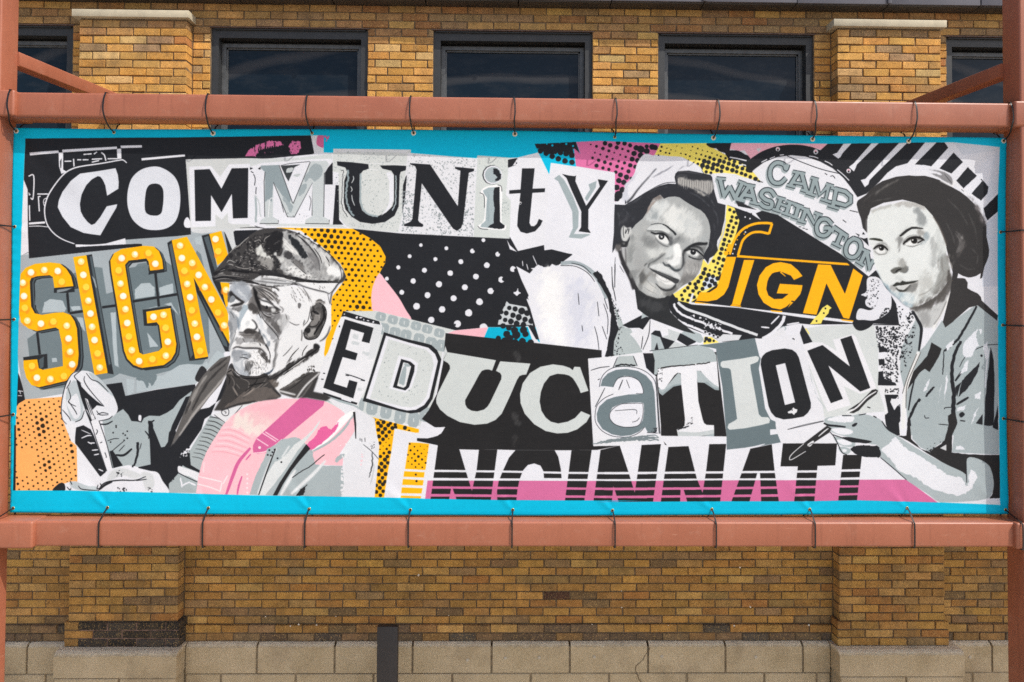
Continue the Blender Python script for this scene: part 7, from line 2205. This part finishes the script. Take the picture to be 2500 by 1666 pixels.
# windows: outer frame, lintel, sash, pane
for n_, (a, b_) in enumerate(WINS):
    wm = MB()
    z1 = WIN_Z - 0.010
    zb = WIN_BOT
    wm.box(a, a + 0.056, 0.022, 0.145, zb, z1 - 0.075)
    wm.box(b_ - 0.056, b_, 0.022, 0.145, zb, z1 - 0.075)
    wm.box(a, b_, 0.022, 0.145, z1 - 0.075, z1)
    wm.box(a, b_, 0.022, 0.145, zb, zb + 0.06)
    wm.box(a + 0.02, b_ - 0.02, 0.008, 0.022, z1 - 0.012, z1 - 0.002)
    w_ = link('window', wm.mesh('window', MAT_FRAME), building)
    s = MB()
    i0, i1, zt, z0 = a + 0.058, b_ - 0.058, z1 - 0.098, zb + 0.062
    s.box(i0, i0 + 0.032, 0.085, 0.140, z0, zt - 0.030)
    s.box(i1 - 0.032, i1, 0.085, 0.140, z0, zt - 0.030)
    s.box(i0, i1, 0.085, 0.140, zt - 0.030, zt)
    s.box(i0 + 0.030, i0 + 0.044, 0.100, 0.141, z0, zt - 0.028)
    s.box(i1 - 0.044, i1 - 0.030, 0.100, 0.141, z0, zt - 0.028)
    s.box(i0 + 0.030, i1 - 0.030, 0.100, 0.141, zt - 0.042, zt - 0.028)
    link('sash', s.mesh('sash', MAT_SASH), w_)
    bl = MB()
    bl.box(a + 0.055, b_ - 0.055, 0.128, 0.146, zt - 0.002, z1 - 0.073)
    link('head_gap', bl.mesh('head_gap', MAT_FRAME), w_)
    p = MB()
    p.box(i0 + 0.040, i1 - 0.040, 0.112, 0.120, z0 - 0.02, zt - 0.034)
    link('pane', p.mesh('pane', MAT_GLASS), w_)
    l_ = MB()
    l_.box(a - 0.015, b_ + 0.015, -0.004, 0.10, WIN_Z - 0.0095, WIN_Z - 0.001)
    link('lintel', l_.mesh('lintel', MAT_LINTEL), w_)
    rm = MB()
    rm.box(a + 0.03, b_ - 0.03, 0.30, 0.38, zb, z1)
    link('blind', rm.mesh('blind', MAT_FRAME), w_)

# eave: fascia and soffit panels
EAVE_Y = -0.135
x = -5.86
k = 0
while x < 6.3:
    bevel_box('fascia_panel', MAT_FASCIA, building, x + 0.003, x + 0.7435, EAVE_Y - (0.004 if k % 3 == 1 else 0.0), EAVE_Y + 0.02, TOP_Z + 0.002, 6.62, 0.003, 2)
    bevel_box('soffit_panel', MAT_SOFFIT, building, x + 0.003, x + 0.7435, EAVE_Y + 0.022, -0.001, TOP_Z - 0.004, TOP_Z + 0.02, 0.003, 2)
    if k % 2 == 0:
        bevel_box('seam_cover', MAT_FASCIA, building, x - 0.016, x + 0.016, EAVE_Y - 0.014, EAVE_Y - 0.0045, TOP_Z + 0.004, 6.62, 0.003, 2)
    x += 0.748
    k += 1
bevel_box('roof_edge', MAT_SOFFIT, building, CX0, CX1, EAVE_Y + 0.022, 0.42, 6.605, 6.66, 0.003, 2)

# ------------------------------------------------------------------ low dark post in front of the wall
sp = thing('steel_post', 'dark brown flat steel post with a square top in front of the stone base', 'post', (-0.822, -0.42, 0))
bevel_box('post_shaft', MAT_POST, sp, -0.900, -0.748, -0.45, -0.395, 0.012, 1.334, 0.004, 2)
bevel_box('base_plate', MAT_POST, sp, -0.96, -0.688, -0.53, -0.315, 0.0, 0.012, 0.003, 2)

# ------------------------------------------------------------------ steel frame carrying the banner
LX, RX = -3.075, 3.243                    # inner faces of the two posts
PW_ = 0.155
PY0, PY1 = -1.352, -1.197
BT0, BT1, BB0, BB1 = 4.835, 4.987, 2.208, 2.360
frame = thing('banner_stand', 'terracotta painted steel tube stand with posts and beams holding the banner', 'banner stand', (0.09, -1.25, 0))
pyc = (PY0 + PY1) / 2
for xc in (LX - PW_ / 2, RX + PW_ / 2):
    square_tube('post', MAT_PAINT, frame, (xc, pyc, 0.0), (xc, pyc, 7.2), PW_, PW_, 0.012, up=(0, 1, 0))
bw = BEAM_B - BEAM_F
by = (BEAM_F + BEAM_B) / 2
for z0, z1 in ((BT0, BT1), (BB0, BB1)):
    zc = (z0 + z1) / 2
    square_tube('beam', MAT_PAINT, frame, (LX + 0.002, by, zc), (RX - 0.002, by, zc), bw, z1 - z0, 0.014)
    square_tube('side_beam', MAT_PAINT, frame, (LX - PW_ - 0.002, by, zc), (LX - PW_ - 6.2, by, zc), bw, z1 - z0, 0.014)
    square_tube('side_beam', MAT_PAINT, frame, (RX + PW_ + 0.002, by, zc), (RX + PW_ + 6.2, by, zc), bw, z1 - z0, 0.014)
for xa, xb, z0, z1 in ((-3.30, -2.985, BT0, BT1), (-3.30, -2.822, BB0, BB1), (3.205, 3.48, BT0, BT1), (3.192, 3.48, BB0, BB1)):
    bevel_box('sleeve', MAT_PAINT, frame, xa, xb, PY0 - 0.006 if z0 == BT0 else PY0 - 0.004, BEAM_B + 0.006, z0 - 0.005, z1 + 0.005, 0.014, 4)
for xa, xb, za, zb in ((LX - 0.06, -3.01, 5.235, 5.31), (RX + 0.05, 3.16, 5.235, 5.29)):
    square_tube('brace', MAT_PAINT, frame, (xa + (0.03 if xa < 0 else -0.03), PY1 - 0.01, za), (xb, -0.004, zb), 0.09, 0.09, 0.008)
for xc in (LX - PW_ - 6.2, RX + PW_ + 6.2):
    square_tube('post', MAT_PAINT, frame, (xc, pyc, 0.0), (xc, pyc, 7.2), PW_, PW_, 0.012, up=(0, 1, 0))

# ------------------------------------------------------------------ the banner
paint_banner()
img = bpy.data.images.new('banner_print', CW, CH, alpha=False, float_buffer=False)
buf = np.ones((CH, CW, 4), np.float32)
buf[:, :, :3] = ART[::-1]
img.pixels.foreach_set(buf.ravel())
img.update()
img.pack()
MAT_BANNER = banner_material(img)

TOP_E = [(33, 312), (300, 316), (600, 315.5), (1030, 317.6), (1250, 319), (1500, 323.5), (1880, 330), (2200, 334), (2457, 337)]
BOT_E = [(24, 1252), (280, 1254), (700, 1257), (1250, 1259.5), (1700, 1258), (2150, 1256), (2461, 1255)]
LEF_E = [(33, 312), (31, 345), (29, 500), (28.5, 700), (27, 960), (25, 1200), (24, 1252)]
RIG_E = [(2457, 337), (2456, 560), (2455, 700), (2456, 900), (2457.5, 1040), (2461, 1255)]


def edge(e, key):
    p = on_plane(e, BANNER_Y)
    o = np.argsort(p[:, key])
    p = p[o]
    return lambda t: np.stack([np.interp(t, np.linspace(0, 1, 200), np.interp(np.linspace(p[0, key], p[-1, key], 200), p[:, key], p[:, 0])),
                               np.interp(t, np.linspace(0, 1, 200), np.interp(np.linspace(p[0, key], p[-1, key], 200), p[:, key], p[:, 1]))], -1)


fT, fB, fL, fR = edge(TOP_E, 0), edge(BOT_E, 0), edge(LEF_E, 1), edge(RIG_E, 1)
GT = [(39, 320), (278.6, 324), (520, 326), (762.5, 326), (1010, 326), (1257, 328), (1501, 335), (1742, 337), (1983, 341), (2217, 346), (2449, 345)]
GB = [(32, 1241), (263.6, 1239), (509.6, 1240), (755, 1243), (1002, 1245), (1252, 1245), (1495, 1246), (1738, 1244), (1977, 1244), (2215, 1241), (2453, 1244)]
GL = [(37, 554), (36, 780), (34, 1012)]
GR = [(2443, 567), (2447, 794), (2449, 1022)]
mT, mB, mL, mR = (on_plane(q, BANNER_Y) for q in (GT, GB, GL, GR))


def ripple(X, Z):
    """depth of the hanging cloth, metres"""
    d = 0.0036 * np.sin(2.1 * X + 1.3 * Z) + 0.0022 * np.sin(4.7 * X - 2.2 * Z + 1.0) + 0.0018 * np.sin(1.3 * X - 5.1 * Z)
    d += 0.0009 * np.sin(11 * X + 7 * Z) * np.sin(3 * X - 4 * Z)

    def ridge(x, z, ang, ln, w, amp):
        ca, sa = math.cos(ang), math.sin(ang)
        u, v = (X - x) * ca + (Z - z) * sa, -(X - x) * sa + (Z - z) * ca
        return amp * np.exp(-(v / (w + 0.12 * np.clip(u, 0, 1))) ** 2) * np.exp(-np.clip(u, 0, 9) / ln) * (u > -0.02) * np.clip((u + 0.02) / 0.04, 0, 1)
    for i, (x, z) in enumerate(mB):
        for an, a in ((2.35, -0.0066), (2.05, 0.0044), (1.2, -0.0030), (0.75, 0.0036)):
            d = d + ridge(x, z, an + 0.1 * math.sin(i * 2.1), 0.13, 0.010, a * (0.7 + 0.5 * math.sin(i * 1.7) ** 2))
    for i, (x, z) in enumerate(mT):
        for an, a in ((-0.8, -0.0024), (-1.9, 0.0020), (-2.5, -0.0018)):
            d = d + ridge(x, z, an + 0.1 * math.sin(i * 1.3), 0.10, 0.010, a)
    x, z = mT[0]
    for an, a in ((-0.90, 0.0080), (-0.72, -0.0050), (-0.45, 0.0040)):
        d = d + ridge(x, z, an, 0.55, 0.022, a)
    x, z = mT[-1]
    for an, a in ((3.95, 0.0090), (3.6, -0.0060), (4.35, -0.0055)):
        d = d + ridge(x, z, an, 0.40, 0.03, a)
    for q in (mL, mR):
        for x, z in q:
            s = 0.0 if x < 0 else math.pi
            for da, a in ((0.4, 0.003), (-0.5, -0.003)):
                d = d + ridge(x, z, s + da, 0.08, 0.008, a)
    # puckers of the stitched hem along the two sides
    pk = 0.0014 * np.sin(Z * 2 * math.pi / 0.062 + 1.5 * np.sin(Z * 9)) * (0.6 + 0.4 * np.sin(Z * 5.3))
    d = d + pk * (np.exp(-((X - (-3.055)) / 0.018) ** 2) + 0.7 * np.exp(-((X - 3.205) / 0.020) ** 2))
    # welded hem line along top and bottom
    zt, zb = np.interp(X, mT[:, 0], mT[:, 1]), np.interp(X, mB[:, 0], mB[:, 1])
    d = d - 0.0012 * np.exp(-((Z - zb + 0.012) / 0.006) ** 2) - 0.0008 * np.exp(-((Z - zt + 0.025) / 0.004) ** 2)
    return np.clip(d, -0.012, 0.012)


NU, NV = 560, 230
u = np.linspace(0, 1, NU + 1)
v = np.linspace(0, 1, NV + 1)
U, V = np.meshgrid(u, v)
T_, B_, L_, R_ = fT(u)[None], fB(u)[None], fL(v)[:, None], fR(v)[:, None]
Ue, Ve = U[..., None], V[..., None]
c00, c10, c01, c11 = fB(np.array([0.0]))[0], fB(np.array([1.0]))[0], fT(np.array([0.0]))[0], fT(np.array([1.0]))[0]
XZ = (1 - Ve) * B_ + Ve * T_ + (1 - Ue) * L_ + Ue * R_ - ((1 - Ue) * (1 - Ve) * c00 + Ue * (1 - Ve) * c10 + (1 - Ue) * Ve * c01 + Ue * Ve * c11)
X, Z = XZ[..., 0], XZ[..., 1]
Y = BANNER_Y + ripple(X, Z)
me = bpy.data.meshes.new('banner_sheet')
nv = (NU + 1) * (NV + 1)
idx = np.arange(nv).reshape(NV + 1, NU + 1)
quads = np.stack([idx[:-1, :-1], idx[:-1, 1:], idx[1:, 1:], idx[1:, :-1]], -1).reshape(-1, 4)
co = np.stack([X, Y, Z], -1).reshape(-1, 3)
co2 = co.copy(); co2[:, 1] += 0.0012
rim = np.concatenate([idx[0], idx[1:, -1], idx[-1, -2::-1], idx[-2:0:-1, 0]])
r2 = np.roll(rim, -1)
side = np.stack([rim, rim + nv, r2 + nv, r2], -1)
me.from_pydata(np.vstack([co, co2]).tolist(), [], np.vstack([quads, quads[:, ::-1] + nv, side]).tolist())
uvl = me.uv_layers.new(name='print')
vi = np.empty(len(me.loops), np.int32)
me.loops.foreach_get('vertex_index', vi)
uvs = np.stack([(co[:, 0] - BX0) / (BX1 - BX0), (co[:, 2] - BZ0) / (BZ1 - BZ0)], -1)
# canvas size is rounded to whole pixels
uvs[:, 0] *= (BX1 - BX0) * PPM / CW
uvs[:, 1] = 1 - (BZ1 - co[:, 2]) * PPM / CH
uvs = np.vstack([uvs, uvs])
uvl.data.foreach_set('uv', uvs[vi].astype(np.float32).ravel())
me.polygons.foreach_set('use_smooth', np.ones(len(me.polygons), bool))
me.materials.append(MAT_BANNER)
me.update()
banner = thing('banner', 'wide printed vinyl banner with collage lettering, three grey portraits and a cyan border', 'banner', (0.08, BANNER_Y, 2.38))
link('banner_sheet', me, banner)


def ring_mesh(name, R, r, mat, seg=20, sec=6):
    vs, fs = [], []
    for i in range(seg):
        a = 2 * math.pi * i / seg
        for k in range(sec):
            b = 2 * math.pi * k / sec
            rr = R + r * math.cos(b)
            vs.append((rr * math.cos(a), r * 0.6 * math.sin(b), rr * math.sin(a)))
    for i in range(seg):
        for k in range(sec):
            fs.append((i * sec + k, ((i + 1) % seg) * sec + k, ((i + 1) % seg) * sec + (k + 1) % sec, i * sec + (k + 1) % sec))
    m = MB(); m.add(vs, fs, smooth=True)
    me = m.mesh(name, mat)
    bm = bmesh.new(); bm.from_mesh(me); bmesh.ops.recalc_face_normals(bm, faces=bm.faces); bm.to_mesh(me); bm.free()
    return me


gm = ring_mesh('grommet', 0.0075, 0.0028, MAT_BRASS)
rmesh = ring_mesh('grommet_patch', 0.0125, 0.0034, MAT_RING)
hole = MB()
hole.add([(0.0068 * math.cos(2 * math.pi * i / 12), 0, 0.0068 * math.sin(2 * math.pi * i / 12)) for i in range(12)] + [(0.0068 * math.cos(2 * math.pi * i / 12), -0.0012, 0.0068 * math.sin(2 * math.pi * i / 12)) for i in range(12)],
         [tuple(range(12, 24))] + [(i, i + 12, (i + 1) % 12 + 12, (i + 1) % 12) for i in range(12)])
hm = hole.mesh('eyelet_hole', MAT_TIE)
for row, patch in ((mT, True), (mB, False), (mL, False), (mR, False)):
    for i, (x, z) in enumerate(row):
        y = BANNER_Y + float(ripple(np.array([x]), np.array([z]))[0])
        g_ = link('grommet', gm, banner, None, (x, y - 0.0014, z))
        h_ = link('eyelet_hole', hm, g_, None, (x, y - 0.0008, z))
        if patch and i != 1 and i != 3 and i != 6:
            link('grommet_patch', rmesh, g_, None, (x, y - 0.0010, z))

# plain neighbouring banner on the next bay, it shades the wall on the right
nb = thing('side_banner', 'white vinyl banner of the next bay beyond the right post', 'banner', (RX + PW_ + 3.0, BANNER_Y, 2.38))
m = MB()
m.box(RX + PW_ + 0.02, RX + PW_ + 6.0, BANNER_Y, BANNER_Y + 0.0015, 2.385, 4.805)
m.build('side_banner_sheet', flat_material('white_vinyl', (0.72, 0.73, 0.76), 0.5), nb)

# ------------------------------------------------------------------ cable ties
TW, TT = 0.0092, 0.0024
TOPX = [14, 258, 507, 750, 1002.5, 1255.7, 1503, 1753, 1988.6, 2233, 2467]
BOTX = [2, 243, 496, 745, 997, 1250, 1501, 1747.5, 1988.6, 2231, 2483]
TOP_WHERE = ['beside the left post', 'above the white letter C', 'above the first black letter M', 'above the magenta corner left of the letter U', 'above the black letter N of the top word', 'above the cyan gap beside the letter t',
             'above the magenta dots near the head scarf', 'above the yellow dotted patch', 'above the white dome', 'above the black and white stripes', 'beside the right post']
BOT_WHERE = ['beside the left post', 'below the orange dotted panel and lower hand', 'below the light pink circle', 'below the grey coat folds', 'below the orange bars', 'below the letter C of the bottom word',
             'below the letter I after that C', 'below the pair of letters N', 'below the letter A of the bottom word', 'below the bent forearm', 'beside the right post']
G1 = 'black cable ties lashing the banner to the steel frame'


def put_tie(path, waxis, label, loc):
    me = strap_mesh('cable_tie', path, waxis, TW, TT, MAT_TIE)
    o = link('cable_tie', me)
    off = Vector(loc)
    for v_ in me.vertices:
        v_.co -= off
    o.location = off
    tag(o, label, 'cable tie', G1)


for i, ((xg, zg), pxx) in enumerate(zip(mT, TOPX)):
    xb, _ = px(pxx, 262, BEAM_F)
    bow = RND.uniform(0.004, 0.012) * (1 if i > 4 else -1)
    F, Bk = BEAM_F - 0.004, BEAM_B + 0.005
    if i in (0, 10):
        F = PY0 - 0.012
        xb = -3.005 if i == 0 else 3.196
        if i == 10: F = BEAM_F - 0.004
    yg = BANNER_Y
    path = [(xg, yg - 0.004, zg), (xg * .6 + xb * .4, (yg + F) / 2 - 0.018, zg * .45 + BT0 * .55 - 0.010), (xb, F - 0.010, BT0 + 0.004), (xb + bow * .6, F - 0.016, BT0 + 0.05), (xb + bow * .4, F - 0.012, BT0 + 0.11),
            (xb, F - 0.003, BT1 - 0.008), (xb, F + 0.012, BT1 + 0.004), (xb, BEAM_B - 0.012, BT1 + 0.004), (xb, Bk, BT1 - 0.010), (xb * .8 + xg * .2, Bk, BT0 + 0.01), (xb * .3 + xg * .7, Bk - 0.02, BT0 - 0.012), (xg, yg + 0.004, zg)]
    put_tie(path, (1, 0, 0), 'black cable tie round the upper beam ' + TOP_WHERE[i], (xb, by, BT0))
for i, ((xg, zg), pxx) in enumerate(zip(mB, BOTX)):
    xb, _ = px(pxx, 1300, BEAM_F)
    F, Bk = BEAM_F - 0.004, BEAM_B + 0.005
    if i == 0: F = PY0 - 0.010
    if i == 10: F, xb = PY0 - 0.010, 3.222
    if i == 0: xb = -3.062
    yg = BANNER_Y
    path = [(xg, yg - 0.004, zg), (xg * .62 + xb * .38, yg - 0.045, (zg + BB1) / 2 + 0.010), (xb, F + 0.008, BB1 + 0.007), (xb, F - 0.004, BB1 - 0.008), (xb, F - 0.006, BB0 + 0.075), (xb, F - 0.004, BB0 + 0.006),
            (xb, F + 0.014, BB0 - 0.006), (xb, BEAM_B - 0.012, BB0 - 0.006), (xb, Bk, BB0 + 0.012), (xb, Bk, BB1 - 0.01), (xb * .5 + xg * .5, Bk - 0.015, BB1 + 0.008), (xg, yg + 0.004, zg)]
    put_tie(path, (1, 0, 0), 'black cable tie round the lower beam ' + BOT_WHERE[i], (xb, by, BB1))
SIDE = ['top', 'middle', 'lowest']
for side_, row, xi, xo, nm in ((-1, mL, LX, LX - PW_, 'left'), (1, mR, RX, RX + PW_, 'right')):
    for i, (xg, zg) in enumerate(row):
        e = 0.004 * -side_
        path = [(xg, BANNER_Y - 0.004, zg), (xg * .4 + xi * .6 + 0.0, (BANNER_Y + PY0) / 2 - 0.01, zg - 0.003), (xi + e, PY0 + 0.010, zg - 0.004), (xi - e * 2, PY0 - 0.004, zg - 0.004), (xo + e * 2, PY0 - 0.004, zg - 0.004), (xo - e, PY0 + 0.012, zg - 0.004),
                (xo - e, PY1 - 0.012, zg - 0.004), (xo + e * 2, PY1 + 0.004, zg - 0.004), (xi - e * 2, PY1 + 0.004, zg - 0.004), (xi + e * 1.5, PY1 - 0.004, zg - 0.002), (xg, BANNER_Y + 0.004, zg)]
        put_tie(path, (0, 0, 1), '%s black cable tie of the three lashing the banner to the %s post' % (SIDE[i], nm), (xi, pyc, zg))
